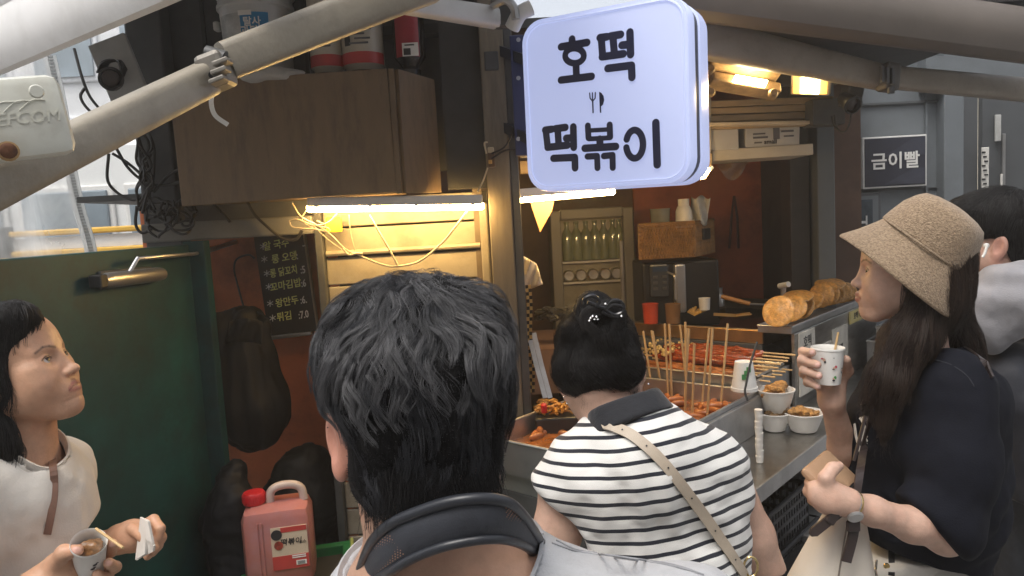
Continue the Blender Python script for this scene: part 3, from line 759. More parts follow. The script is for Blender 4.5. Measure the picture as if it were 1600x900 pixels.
# ============================================================ lamps
def tube_lamp(a, b, label, r=.012, strength=58):
    t = thing('fluorescent_lamp', (a+b)/2, label, 'lamp', 'fluorescent lamps')
    ax = b-a; F_ = frame(ax, (0,0,1)); up = F_ @ Vector((0,0,1))
    MB().box((a+b)/2+up*.021, (ax.length*.985,.034,.03), F_, .004).build('housing', WHITEP, t)
    MB().tube([a, a+ax*.012, b-ax*.012, b], [r*.7, r, r, r*.7], 14).build('tube', mat('lit_tube', (1,.9,.7), .3, 0, 0, emit=(1.0,.62,.21), estr=strength), t, True)
    for f in (.06,.36,.62,.94): MB().box(a+ax*f+up*.008+Vector((0,-.012,0)), (.012,.012,.01), F_, .002).build('clip', WHITEP, t)
    return t
tube_lamp(P(480,326,2.36), P(756,322,2.36), 'long lit fluorescent lamp on the tan wall under the plywood cabinet')
tube_lamp(P(806,312,2.62), P(960,299,2.66), 'lit fluorescent lamp half hidden behind the light box sign')
def flood(c, n_, up, w_, h_, label, strength):
    t = thing('flood_lamp', c, label, 'lamp', 'floodlights over the serving side'); n_ = Vector(n_).normalized(); F_ = frame(Vector(up).cross(n_), n_)
    MB().box(c-n_*.012, (w_,h_,.024), F_, .004).build('housing', mat('lamp_cream', (.55,.47,.33), .4), t)
    MB().box(c+n_*.001, (w_*.86,h_*.84,.004), F_).build('reflector', mat('lamp_reflector', (.8,.6,.2), .3, 0, .1, 10, emit=(1,.55,.08), estr=1.2), t)
    MB().box(c+n_*.0045, (w_*.46,h_*.8,.003), F_).build('lit_panel', mat('lit_led', (1,.9,.7), .3, 0, 0, emit=(1,.74,.36), estr=strength), t)
    MB().box(c-n_*.035, (w_*.7,.02,.02), F_, .004).build('bracket', CHAR, t)
    return t
flood(P(1266,131,2.72), (-.55,-.75,-.45), (0,-.3,1), .135, .085, 'lit square floodlight at the right end of the fascia', 36)
t = thing('flood_lamp', P(1160,125,2.75), 'grimy floodlight seen edge on, tilted down beside the sign', 'lamp', 'floodlights over the serving side')
a, b = P(1108,112,2.72), P(1216,131,2.74); F_ = frame(b-a, (.0,.55,1))
GRM = mat('grimy_housing', (.30,.2,.1), .6, 0, .3, 25, .3, 60, stain=(.12,.08,.05), stain_amt=.7, stain_scale=15)
MB().box((a+b)/2+Vector((0,0,.028)), ((b-a).length,.12,.03), F_, .008).build('housing', GRM, t)
MB().box((a+b)/2-Vector((0,0,.03)), ((b-a).length*.98,.06,.04), F_, .006).build('heat_sink', GRM, t)
MB().box(P(1172,127,2.68), (.12,.03,.008), frame(b-a, (.0,.9,1)), .003).build('lit_panel', MATS['lit_led'], t)
for q in ((1110,144),(1208,146),(1110,108)): MB().lathe([(0,-.01),(.016,-.01),(.018,0),(.012,.012),(0,.012)], P(*q,2.66), 10, Matrix.Rotation(1.4,3,'X')).build('wing_nut', GRM, t, True)
t = thing('bulb', P(1098,271,2.7), 'small lit bulb below the back of the sign', 'bulb')
MB().lathe([(0,-.02),(.012,-.016),(.018,0),(.012,.016),(.009,.03),(0,.031)], P(1098,272,2.75), 14, Matrix.Rotation(.9,3,'Y')).build('glass', MATS['lit_tube'], t, True)
MB().tube([P(1105,266,2.76),P(1112,262,2.78)], .009, 8).build('socket', WHITEP, t)
# spotlights on ends
def spot(c, ax, label, r=.035, white=True):
    t = thing('spot_lamp', c, label, 'spotlight', 'unlit black spotlights'); ax = Vector(ax).normalized(); F_ = frame(ax.orthogonal(), ax)
    MB().lathe([(0,-r*1.3),(r*.75,-r*1.25),(r*.9,-r*.4),(r*1.0,r*.3),(r*1.05,r*.9),(r*.85,r*.95),(r*.75,r*.5),(0,r*.45)], c, 22, F_).build('lamp_head', BLACKP, t, True)
    MB().lathe([(0,0),(r*.72,0),(r*.3,r*.12),(0,r*.14)], c+ax*r*.5, 18, F_).build('lens', mat('dark_lens', (.03,.02,.018), .08), t, True)
    return t
s_ = spot(P(172,122,2.3), (.5,-.8,-.25), 'round black spotlight on a white mounting plate at the left post', .034)
MB().box(P(186,108,2.36), (.12,.02,.19), Matrix.Rotation(-.3,3,'Y'), .004).build('mounting_plate', mat('plate_grey', (.4,.4,.38), .5), s_)
MB().ribbon(curvepts([P(158,112,2.3),P(166,97,2.26),P(184,96,2.26),P(196,114,2.3)],14), .03, (0,1,0), .004).build('yoke', BLACKP, s_)
s_ = spot(P(1327,160,2.7), (.1,-.85,-.5), 'dark boxy spotlight with a hanging wire at the end of the beam', .032)
MB().box(P(1330,150,2.74), (.06,.07,.08), Matrix.Rotation(.2,3,'Y'), .008).build('lamp_body', CHAR, s_)
MB().tube(curvepts([P(1304,180,2.8),P(1308,200,2.78),P(1318,206,2.76),P(1326,196,2.74),P(1330,178,2.74)],20), .0035, 6).build('cable', BLACKR, s_, True)
MB().tube(curvepts([P(1300,182,2.8),P(1303,196,2.78),P(1312,205,2.76)],12), .003, 6).build('cable', BLACKR, s_, True)
# ============================================================ serving counter and food
U = Vector((.657,.754,0)); V = Vector((-.754,.657,0)); O0 = Vector((.685,2.03,0)); Z = Vector((0,0,1))
CF = Matrix((U, V, Z)).transposed()
def Cw(u, v, z): return O0+U*u+V*v+Z*z
def uv(p): d = Vector(p)-O0; return d.dot(U), d.dot(V)
def cbox(mb, u0, u1, v0, v1, z0, z1, bev=.003): return mb.box(Cw((u0+u1)/2,(v0+v1)/2,(z0+z1)/2), (abs(u1-u0),abs(v1-v0),abs(z1-z0)), CF, bev)
counter = thing('serving_counter', Cw(.8,.4,0), 'long stainless steel serving counter with a front ledge and raised trays', 'counter')
cbox(MB(), -.4, 2.5, 0, .24, .832, .86).build('ledge', GALV, counter)
cbox(MB(), -.4, 2.5, -.004, .003, .815, .863, .001).build('ledge_lip', STEEL2, counter)
cbox(MB(), -.4, .49, .2, .215, .86, .985).build('front_panel', STEEL2, counter)
cbox(MB(), .49, .80, .222, .235, .86, 1.03).build('front_panel', STEEL2, counter)
cbox(MB(), .80, 1.9, .2, .215, .86, 1.15).build('front_panel', GALV, counter)
cbox(MB(), -.4, 2.4, .26, .9, .1, .84).build('base_cabinet', CHAR, counter)
cbox(MB(), -.4, 2.4, .24, .94, .84, .9).build('worktop', STEEL2, counter)
cbox(MB(), -.3, 2.3, .03, .26, .44, .455).build('lower_shelf', STEEL2, counter)
cbox(MB(), -.3, 2.3, .03, .26, .1, .115).build('lower_shelf', STEEL2, counter)
for u_ in (-.3, .8, 1.9): cbox(MB(), u_-.015, u_+.015, .02, .05, 0, .83).build('leg', STEEL2, counter)
def tray(u0, u1, v0, v1, z0, z1, name, label, th=.006, m=STEEL2, fill=None, fz=.03, cat='tray'):
    t = thing(name, Cw((u0+u1)/2,(v0+v1)/2,z0), label, cat)
    mb = MB(); cbox(mb, u0, u1, v0, v1, z0, z0+th, 0)
    for a in ((u0,u1,v0,v0+th),(u0,u1,v1-th,v1),(u0,u0+th,v0+th+.0003,v1-th-.0003),(u1-th,u1,v0+th+.0003,v1-th-.0003)): cbox(mb, *a, z0+.0004, z1, 0)
    mb.build('body', m, t)
    mb = MB(); r = .0045
    for a, b in (((u0,v0),(u1,v0)),((u1,v0),(u1,v1)),((u1,v1),(u0,v1)),((u0,v1),(u0,v0))): mb.tube([Cw(*a,z1), Cw(*b,z1)], r, 8)
    mb.build('rim', m, t, True)
    if fill:
        mb = MB(); mb.grid(lambda a, b: Cw(u0+th+(u1-u0-2*th)*a, v0+th+(v1-v0-2*th)*b, z0+fz+.004*math.sin(a*23+b*9)*math.sin(b*31)), 16, 16); mb.build('sauce', fill, t, True)
    return t
SAUCE = mat('broth', (.3,.11,.03), .12, 0, .3, 12, coat=.5)
tray(-.42, .47, .215, .72, .9, 1.0, 'fish_cake_tray', 'steel tray of broth with long wooden sticks standing in it', fill=SAUCE, fz=.04)
tray(.5, .79, .24, .78, .93, 1.035, 'skewer_tray', 'foil lined steel tray full of grilled meat skewers')
FOIL = mat('foil', (.7,.66,.58), .25, .9, .1, 20, .8, 60)
gt = tray(.83, 1.75, .345, .92, 1.08, 1.15, 'griddle', 'black oily griddle with a bronze front rim behind the pancakes', m=mat('griddle_steel', (.25,.2,.14), .35, .8, .2, 12), fill=mat('griddle_oil', (.02,.012,.008), .12, .3, .3, 8, coat=.6), fz=.02, cat='griddle')
cbox(MB(), .812, .828, .33, .92, 1.10, 1.152, .002).build('front_rim', mat('bronze_rim', (.45,.27,.12), .3, .8, .15, 14), gt)
cbox(MB(), .805, .829, .33, .92, .93, 1.098, .002).build('side_panel', CHAR, gt)
ht = tray(.78, 1.74, .205, .335, 1.152, 1.178, 'pancake_tray', 'long narrow steel tray along the counter front holding pancakes')
# price labels on the counter front
def label_on_front(u0, u1, z0, z1, txt, label, size=.03, m=PAPER):
    t = thing('price_label', Cw((u0+u1)/2,.195,z0), label, 'label', 'paper labels on the counter front')
    cbox(MB(), u0, u1, .193, .199, z0, z1, .0).build('card', m, t)
    if txt: text(txt, size, INKB, planeM(Cw((u0+u1)/2,.1922,(z0+z1)/2), U, Z), t, bold=.01)
    return t
FADE = mat('faded_card', (.55,.52,.46), .6, 0, .12, 14, stain=(.3,.25,.2), stain_amt=.6, stain_scale=20)
label_on_front(.83,1.0,1.06,1.145,'호떡','faded paper label under the nearest pancakes',.05,FADE)
label_on_front(1.02,1.2,.9,1.06,'떡볶이','paper label low on the counter front near the cup',.04,FADE)
label_on_front(1.22,1.42,.92,1.1,'호떡','printed paper label beside the steel pans',.032,FADE)
label_on_front(1.46,1.72,1.09,1.145,'호떡 떡볶이','narrow yellow strip label below the farthest pancakes',.035,mat('label_yellow', (.6,.5,.2), .5, 0, .1, 12))
label_on_front(.83,.99,.9,1.05,'','blank stained paper label behind the chicken bowls',.03,FADE)

def blob(c, r, seed, amp=.25, freq=2.2, R=None, nu=22, nv=14, amp2=.08, f2=6):
    """lumpy rounded body; r = radii"""
    pts = []; fs = []
    for j in range(nv+1):
        th = math.pi*j/nv
        for i in range(nu):
            ph = 2*math.pi*i/nu; pts.append((math.sin(th)*math.cos(ph), math.sin(th)*math.sin(ph), math.cos(th)))
    p = np.array(pts); rr = np.array(r); rel = rr/max(r)
    n = 1+amp*vnoise(p*rel*freq+seed*7.3, seed)+amp2*vnoise(p*rel*f2+seed*3.1, seed+5)
    q = p*rr*n[:, None]; R = R or Matrix.Identity(3); c = Vector(c)
    vs_ = [c+R@Vector(x) for x in q]
    for j in range(nv):
        for i in range(nu): fs.append((j*nu+i, (j+1)*nu+i, (j+1)*nu+(i+1)%nu, j*nu+(i+1)%nu))
    return vs_, fs
MEATR = mat('red_glazed_meat', (.32,.055,.012), .2, 0, .5, 45, .5, 90, coat=.6, stain=(.08,.01,.004), stain_amt=.6, stain_scale=40)
MEATO = mat('orange_grilled_meat', (.42,.14,.035), .3, 0, .4, 45, .5, 90, coat=.3, stain=(.14,.04,.012), stain_amt=.7, stain_scale=35)
CORN = mat('cheese_bits', (.65,.45,.16), .5, 0, .25, 60)
def skewer(u, z, m, seed, label, v0=.3, v1=.74, rot=0.0, grp='meat skewers'):
    t = thing('meat_skewer', Cw(u,(v0+v1)/2,z), label, 'skewer', grp)
    mb = MB(); L = v1-v0
    vs_, fs = blob((0,0,0), (.018,L/2,.015), seed, .10, 2, None, 16, 40, .0, 6)
    q = np.array(vs_); nrm = vnoise(np.array(q)*[60,38,60]+seed, seed)*.006+vnoise(np.array(q)*130+seed, seed)*.0022
    # keep full thickness along most of its length
    yy = np.clip(np.abs(q[:,1])/(L/2), 0, .999); k = np.minimum(1.0, 1.0/np.sqrt(1-yy**2)); k = np.where(yy < .93, k, 2.0)
    q[:,0] *= k; q[:,2] *= k; l = np.linalg.norm(q[:,[0,2]], axis=1)+1e-6; q[:,0] += q[:,0]/l*nrm; q[:,2] += q[:,2]/l*nrm
    Rz_ = CF @ Matrix.Rotation(rot,3,'Z')
    mb.add([Cw(u,(v0+v1)/2,z)+Rz_@Vector(x) for x in q], fs); mb.build('meat', m, t, True)
    MB().tube([Cw(u,(v0+v1)/2,z)+Rz_@Vector((0,-L/2-.115,.0)), Cw(u,(v0+v1)/2,z)+Rz_@Vector((0,L/2+.01,0))], .0034, 6).build('stick', WOODS, t)
nm_r = ['nearest of the red glazed meat skewers on top of the tray', 'second red glazed meat skewer from the sticks', 'third red glazed meat skewer, middle of its row', 'fourth red glazed meat skewer towards the griddle', 'farthest red glazed meat skewer below the griddle rim']
nm_o = ['nearest orange grilled skewer at the tray front edge', 'second orange grilled skewer behind the broth tray', 'third orange grilled skewer, half under the red ones', 'fourth orange grilled skewer under the red row', 'innermost orange grilled skewer under the red row']
for i in range(5): skewer(.525+i*.05, 1.026+.006*(i%2), MEATO, 20+i, nm_o[i], rot=random.uniform(-.05,.05))
for i in range(5): skewer(.60+i*.042, 1.06+.004*(i%2)+.004*i, MEATR, 40+i, nm_r[i], rot=random.uniform(-.08,.08))
mb = MB(); mb.grid(lambda a, b: Cw(.497+.3*a, .232+.56*b, 1.012+.02*abs(2*a-1)**6+.018*abs(2*b-1)**8+.006*math.sin(a*40+b*17)*math.sin(b*53+a*9)), 24, 40)
tag(mb.build('foil_sheet', FOIL, None, True), 'crinkled foil lining under the meat skewers', 'foil')
# crumbs of cheese and onion along the far end of the skewers
mb = MB()
for i in range(90):
    vs_, fs = blob(Cw(random.uniform(.56,.79), random.uniform(.6,.76), 1.075+random.uniform(0,.02)), [random.uniform(.004,.009)]*3, i, .2, 1, None, 6, 4); mb.add(vs_, fs)
tag(mb.build('cheese_topping', CORN, None, True), 'pale crumbs scattered on the skewers', 'topping', kind='stuff')
# rice cakes and fish cake in the broth
mb = MB()
for i in range(120):
    c = Cw(random.uniform(-.38,.45), random.uniform(.24,.7), .945+random.uniform(-.004,.012)); a = random.uniform(0, 3.14)
    vs_, fs = blob(c, (.034,.012,.012), i, .12, 1, Matrix.Rotation(a,3,'Z'), 8, 8); mb.add(vs_, fs)
tag(mb.build('rice_cakes', mat('saucy_rice_cake', (.5,.17,.05), .25, 0, .35, 25, coat=.4), None, True), 'pieces of fish cake lying in the broth tray', 'fish cake', kind='stuff')
# standing sticks
sticks = [((70,330),(84,420)),((105,327),(148,560)),((112,330),(140,520)),((165,297),(200,600)),((185,300),(196,612)),((232,302),(246,430)),((255,290),(258,560)),((262,318),(255,672)),((272,320),(292,600)),((295,385),(286,692)),((360,318),(328,650)),((375,316),(352,692)),((442,297),(412,642))]
snm = ['short stick nearest the woman\'s bun','first of the leaning pair beside the bun','second of the leaning pair beside the bun','tall stick left of the crossed group','straight stick at the left of the crowd','stick with its lower half behind others','tallest stick in the middle of the tray','thick stick in front of the middle group','stick leaning right out of the middle group','shortest stick, in front of the others','slanted stick crossing towards the cup','front stick crossing towards the cup','lone stick nearest the upturned cup']
for i, ((tx,ty),(bx,by)) in enumerate(sticks):
    tx, ty, bx, by = 980+tx*.3555, 400+ty*.3555, 980+bx*.3555, 400+by*.3555
    b_ = PZ(bx, max(by, 600), .955); uu, vv = uv(b_); uu = min(max(uu,-.38),.44); vv = min(max(vv,.25),.69); b_ = Cw(uu, vv, .95)
    b_ = P(bx, by, b_.y) if by < 600 else b_
    t_ = P(tx, ty, b_.y+.01)
    d = (t_-b_).normalized(); b2 = b_-d*((b_.z-.925)/max(d.z,.2))
    tag(MB().tube([b2, t_], .0042, 7).build('wooden_stick', WOODS, None), 'wooden '+snm[i], 'stick', 'wooden sticks standing in the broth')
# cups and rod
CUP = mat('paper_cup', (.8,.79,.75), .5, 0, .03, 10)
def cup(c, ax, r0, r1, h, name, label, inner=True, grp=None, parts=True):
    """paper cup, base at c, axis ax"""
    t = thing(name, c, label, 'cup', grp); ax = Vector(ax).normalized(); F_ = frame(ax.orthogonal(), ax)
    MB().lathe([(0,.004),(r0*.93,.004),(r0,.0),(r0+(r1-r0)*.5,h*.5),(r1,h),(r1*1.035,h+.001),(r1*1.04,h+.003),(r1*1.02,h+.005),(r1*.975,h+.003),(r1*.955,h-.004),(r0*.95,.008),(0,.008)], c, 32, F_).build('cup_body', CUP, t, True)
    return t, F_
c0 = Cw(.36,.3,1.075)
b_ = P(1163,606,2.42); 
t, F_ = cup(b_+Z*.09, (0,0,-1), .029, .041, .085, 'upturned_paper_cup', 'upturned paper cup with green print standing on the tray corner')
for k in range(3): MB().box(b_+Vector((-.012+.008*k,-.0375,.045+.012*k)), (.014,.003,.018), None, .001).build('print_mark', mat('green_print', (.08,.3,.1), .5), t)
MB().lathe([(0,-.011),(.044,-.011),(.044,0),(0,0)], b_+Z*.004, 20).build('cup_stand', CUP, t)
tag(MB().tube(curvepts([P(1168,626,2.3),P(1164,612,2.3),P(1166,600,2.3),P(1172,570,2.31),P(1183,534,2.32)],16), .0038, 8).build('metal_hook', CHAR, None, True), 'dark hooked rod leaning on the tray corner by the cup', 'hook')
# stack of foam cups in front of the tray panel
fs_ = thing('foam_cup_stack', PZ(1190,724,.862), 'column of white foam cups wrapped in film at the tray corner', 'cup stack')
bb = PZ(1187,722,.862)
for k in range(9):
    MB().lathe([(0,0),(.0105,.0),(.0118,.016),(.0122,.018),(.0122,.021),(0,.021)], bb+Z*(.018*k)+Vector((.001*math.sin(k*2),0,0)), 18).build('foam_cup', mat('foam_white', (.74,.72,.68), .6, 0, .05, 20, .1, 60), fs_, True)
# bowls of fried chicken
BOWL = mat('foam_bowl', (.76,.74,.7), .5, 0, .04, 10, .05, 40)
FRY = mat('fried_batter', (.5,.25,.07), .55, 0, .35, 50, .9, 160, stain=(.2,.07,.02), stain_amt=.7, stain_scale=40)
FRYD = mat('dark_fried_batter', (.2,.12,.05), .5, 0, .4, 50, .9, 160, stain=(.07,.04,.02), stain_amt=.7, stain_scale=40)
def bowl(c, r, h, label, m, n, seed, pl=None):
    t = thing('chicken_bowl', c, label, 'bowl', 'white foam bowls of fried food')
    MB().lathe([(0,0),(r*.62,0),(r*.66,.004),(r*.9,h*.7),(r,h),(r*1.04,h),(r*1.04,h+.003),(r*.97,h+.003),(r*.86,h*.7),(r*.62,.008),(0,.008)], c, 32).build('bowl', BOWL, t, True)
    rs = random.Random(seed)
    for i in range(n):
        a = rs.uniform(0, 6.28); d = rs.uniform(0, r*.55); L = rs.uniform(.022,.034)
        vs_, fs = blob(c+Vector((d*math.cos(a), d*math.sin(a), h-.004+rs.uniform(-.006,.016))), (L,L*.55,L*.5), seed+i, .28, 2.5, Matrix.Rotation(rs.uniform(0,3.14),3,'Z') @ Matrix.Rotation(rs.uniform(-.3,.3),3,'Y'), 22, 14, .12, 7)
        mb = MB(); mb.add(vs_, fs); mb.build('fried_piece', m, t, True)
    return t
def PC(px, py, z): return PZ(px, py, z)
bowl(PC(1256,672,.863), .066, .062, 'front white bowl of long fried chicken pieces on the ledge', FRY, 9, 3)
bowl(Vector((PC(1213,642,.925).x-.012,PC(1213,642,.925).y-.012,.863)), .056, .06, 'half hidden white bowl of dark fried pieces behind the front bowl', FRYD, 8, 21)
b3 = PC(1213,642,.925)
bowl(b3, .062, .075, 'highest white bowl of golden fried chicken beside the skewers', FRY, 10, 41)
# clear film over bowls is left to the bowls' gloss; napkins and pans further along
u_, v_ = uv(PZ(1350,545,.862))
def pan(u0, u1, v0, v1, z0, z1, label):
    t = tray(u0, u1, v0, v1, z0, z1, 'steel_pan', label, .005, STEEL2); t['group'] = 'steel pans at the far end of the ledge'; return t
pan(1.62, 2.05, -.02, .17, .864, .99, 'deep steel pan on the ledge behind the hat woman\'s face')
pan(1.66, 2.0, .02, .14, .992, 1.05, 'shallow steel pan stacked on the deeper one')
tag(cbox(MB(), 1.7, 1.92, .0, .12, 1.052, 1.062, .002).build('folded_napkin', PAPER, None), 'folded white napkin lying on the upper steel pan', 'napkin')
tag(MB().box(PZ(1325,566,.867), (.2,.13,.008), CF, .002).build('paper_sheet', PAPER, None), 'white paper sheet on the ledge behind the held cup', 'paper')
# pancakes
CAKE = mat('pancake_crust', (.64,.33,.085), .36, 0, .35, 45, .4, 120, stain=(.22,.075,.015), stain_amt=.85, stain_scale=34, coat=.2)
def cake(pos, nrm, seed, label, r=.052, th=.011):
    nrm = Vector(nrm).normalized(); R = frame(nrm.orthogonal(), nrm)
    pts, fs = blob((0,0,0), (r,r,th), seed, .05, 1.2, None, 30, 14, .0)
    q = np.array(pts); rad = np.linalg.norm(q[:,:2], axis=1)/r
    q[:,2] = np.sign(q[:,2])*th*np.clip(1-np.clip(rad,0,1)**4,0,1)**.5*(.8+.25*np.cos(rad*5))+.002*vnoise(q*60+seed, seed)
    mb = MB(); mb.add([tuple(x) for x in q], fs); o = mb.build('pancake', CAKE, None, True)
    M = R.to_4x4(); M.translation = pos; o.matrix_basis = M
    tag(o, label, 'pancake', 'sweet pancakes on the narrow tray')
def onT(px, py, v=.27):
    o = Cw(0, v, 0); return PPL(px, py, o, V)
fwd = -U
cl_ = [((1216,487),(-.62,-.72,.42),'front golden pancake leaning upright at the near end',.062,.25),
 ((1238,482),(-.6,-.6,.5),'second pancake tucked behind the front golden one',.058,.27),
 ((1252,480),(-.6,-.5,.5),'third pancake in the leaning row',.055,.27),
 ((1247,463),(-.15,-.25,1),'flat pancake lying on top of the near leaning row',.062,.27),
 ((1268,470),(-.55,-.5,.6),'pancake leaning just past the flat one',.05,.27),
 ((1283,462),(-.7,-.72,.3),'upright pancake with a swirled face in the middle',.056,.27),
 ((1292,459),(-.6,-.7,.35),'pancake right behind the swirled upright one',.056,.27),
 ((1302,460),(-.4,-.7,.4),'narrow leaning pancake near the far end',.05,.27),
 ((1313,458),(-.3,-.7,.4),'second last leaning pancake near the hat woman',.05,.27),
 ((1322,456),(-.2,-.7,.45),'last leaning pancake nearest the hat woman\'s mouth',.05,.27),
 ((1297,444),(-.1,-.3,1),'flat pancake on top at the far end of the tray',.066,.27)]
for i, (q, n_, lb, r, v) in enumerate(cl_): cake(onT(*q, v), n_, 60+i*3, lb, r*1.0, .0115)
# spatula, stands on the griddle
sp = thing('spatula', PZ(1150,468,1.2), 'spatula with a wooden handle lying across the griddle', 'spatula')
MB().tube([P(1127,463,3.3),P(1172,475,3.25)], .010, 10).build('handle', mat('wood_handle', (.5,.24,.08), .4, 0, .2, 20), sp, True)
MB().tube([P(1172,475,3.25),P(1230,478,3.2)], .005, 6).build('shaft', STEEL2, sp)
tg = thing('brass_tongs', PZ(1150,492,1.18), 'brass coloured tongs lying on the black griddle', 'tongs')
MB().ribbon([P(1115,491,2.95),P(1150,493,2.93),P(1172,490,2.9)], .012, (0,0,1), .003).build('blade', mat('brass', (.5,.33,.12), .3, .8), tg)
MB().ribbon([P(1150,494,2.92),P(1175,491,2.9)], .01, (0,1,0), .003).build('blade', MATS['brass'], tg)
ks = thing('steel_stand', P(1226,455,3.0), 'small steel tap standing behind the pancakes', 'tap')
MB().tube([P(1224,478,3.05),P(1224,449,3.05)], .011, 10).build('post', STEEL2, ks, True)
MB().tube([P(1218,447,3.05),P(1232,444,3.0)], .012, 10).build('spout', WHITEM, ks, True)
# ============================================================ things inside the stall
fr_ = thing('drinks_fridge', P(925,520,3.6), 'grey glass fronted drinks fridge of bottles and cans at the back', 'fridge')
a, b = P(862,330,3.6), P(984,322,3.6); xc = (a.x+b.x)/2; wF = b.x-a.x; zt_ = a.z; zb_ = .75
FGR = mat('fridge_grey', (.2,.19,.165), .45, 0, .06, 6)
MB().box((xc, 3.85, (zt_+zb_)/2), (wF, .44, zt_-zb_), bev=.01).build('body', mat('fridge_inside', (.27,.25,.19), .5), fr_)
for x_ in (xc-wF/2+.014, xc+wF/2-.014): MB().box((x_, 3.6, (zt_+zb_)/2), (.05,.05,zt_-zb_), bev=.006).build('door_frame', FGR, fr_)
for z_ in (zt_-.02, zb_+.02): MB().box((xc, 3.6, z_), (wF-.078,.05,.05), bev=.006).build('door_frame', FGR, fr_)
MB().box((xc+wF*.36, 3.57, (zt_+zb_)/2+.1), (.02,.02,.4), bev=.006).build('handle', STEEL2, fr_)
for py in (409, 441, 480): MB().box((xc, 3.615, P(920,py,3.6).z), (wF-.08,.03,.01), bev=.002).build('shelf', WHITEM, fr_)
BOT = mat('bottle_glass', (.2,.23,.14), .08, 0, .2, 6, coat=.5, spec=.8)
zs = P(920,408,3.6).z
for k, px in enumerate((888,903,918,932,946,960,970)):
    x_ = P(px,400,3.6).x
    o = tag(MB().lathe([(0,0),(.026,0),(.027,.01),(.027,.115),(.022,.135),(.011,.155),(.011,.178),(.013,.18),(.013,.19),(0,.19)], (x_,3.63,zs+.006), 14).build('bottle', BOT, None, True), ['leftmost','second','third','middle','third last','second last','rightmost'][k]+' glass bottle on the top shelf inside the drinks fridge', 'bottle', 'bottles in the drinks fridge')
zs = P(920,440,3.6).z
for k, px in enumerate((889,908,927,946,964)):
    o = tag(MB().lathe([(0,-.05),(.026,-.05),(.028,-.045),(.028,.045),(.024,.052),(.022,.05),(0,.049)], (P(px,430,3.6).x,3.64,zs+.034), 16, Matrix.Rotation(math.pi/2,3,'X')).build('drink_can', mat('can_metal', (.5,.48,.42), .3, .7, .15, 6), None, True), ['leftmost','second','middle','fourth','rightmost'][k]+' drinks can lying end on along the second fridge shelf', 'can', 'cans in the drinks fridge')
MB().box((xc,3.62,P(920,500,3.6).z), (wF*.7,.04,.16)).build('inner_panel', mat('fridge_panel', (.33,.3,.22), .5), fr_)
# coffee machine, basket on it, tubs in the basket
cm = thing('coffee_machine', P(1055,500,3.3), 'black coffee machine with a control panel under the wicker basket', 'coffee machine')
a, b = P(1002,408,3.3), P(1112,402,3.3)
MB().box(((a.x+b.x)/2+.02, 3.5, a.z-.16), (b.x-a.x+.03,.38,.3), bev=.012).build('body', BLACKP, cm)
MB().box((P(1031,440,3.28).x, 3.3, P(1031,438,3.3).z), (.085,.04,.15), bev=.01).build('control_panel', mat('panel_grey', (.06,.065,.075), .25, .3), cm)
MB().box((P(1031,440,3.28).x, 3.276, P(1031,420,3.3).z), (.06,.006,.02)).build('display', mat('display_blue', (.03,.05,.09), .1), cm)
for i in range(6): MB().box((P(1024+(i%2)*14,440,3.28).x, 3.276, P(1031,432+(i//2)*9,3.3).z), (.02,.006,.012), bev=.001).build('button', CHAR, cm)
MB().box((P(1063,440,3.28).x, 3.3, P(1063,450,3.3).z), (.05,.05,.22), bev=.01).build('steel_column', STEEL2, cm)
MB().tube(curvepts([P(1043,425,3.27),P(1054,432,3.24),P(1055,450,3.24),P(1055,468,3.24)],14), .005, 8).build('steam_wand', STEEL2, cm, True)
bk = thing('wicker_basket', P(1055,404,3.3), 'brown wicker basket holding tubs on top of the coffee machine', 'basket')
WICK = mat('wicker', (.26,.14,.05), .6, 0, .3, 30, .3, 60)
a, b = P(998,352,3.26), P(1084,346,3.26); bz = P(1040,404,3.26).z; bh = a.z-bz; F_ = frame(Vector((1,-.02,0)), (0,0,1)); cx_ = (a+b)/2
def wall_slats(p, q, n, h, nm='wicker_strand'):
    d = (q-p)/n
    mb = MB()
    for i in range(n):
        mb.tube([p+d*(i+.5), p+d*(i+.5)+Z*h], (d.length)*.42, 5)
    for k in range(9):
        zz = h*(k+.5)/9; pts = [p+d*(i+.5)+Z*zz+Vector((0,-.003,0))*(1 if (i+k)%2 else -1) for i in range(n)]
        mb.tube(pts, h/26, 4)
    return mb
c1 = Vector((a.x,3.26,bz)); c2 = Vector((b.x,3.26,bz)); c3 = Vector((P(1115,345,3.52).x,3.52,bz)); c4 = c1+(c3-c2)
for p, q, n_ in ((c1,c2,40),(c2,c3,26)): wall_slats(p, q, n_, bh).build('woven_side', WICK, bk)
MB().quad(c1+Z*.004,c2+Z*.004,c3+Z*.004,c4+Z*.004,.01).build('base', WICK, bk)
for p, q in ((c3,c4),(c4,c1)): MB().quad(p,q,q+Z*bh,p+Z*bh,.006).build('woven_side', WICK, bk)
MB().tube([c1+Z*bh,c2+Z*bh,c3+Z*bh,c4+Z*bh,c1+Z*bh], .008, 6).build('rim', WICK, bk, True)
MB().box(c2.lerp(c3,.5)+Z*bh*.62+Vector((.006,-.01,0)), (.012,.1,.05), frame((c3-c2).cross(Z),Z), .004).build('handle_hole', DARKM, bk)
tag(MB().lathe([(0,0),(.04,0),(.045,.09),(.048,.095),(0,.095)], P(1032,352,3.34)-Z*.02, 20).build('glass_jar', mat('smoky_jar', (.2,.2,.17), .1, 0, .2, 8), None, True), 'dark glass jar at the left inside the wicker basket', 'jar')
tb = thing('white_tub', P(1068,352,3.34), 'white plastic squeeze tub standing in the wicker basket', 'tub')
MB().lathe([(0,0),(.036,0),(.038,.02),(.036,.085),(.03,.1),(.024,.11),(0,.11)], P(1069,352,3.34)-Z*.02, 20).build('body', WHITEP, tb, True)
MB().lathe([(0,0),(.025,0),(.025,.03),(0,.03)], P(1069,352,3.34)+Z*.088, 16).build('lid', PAPER, tb, True)
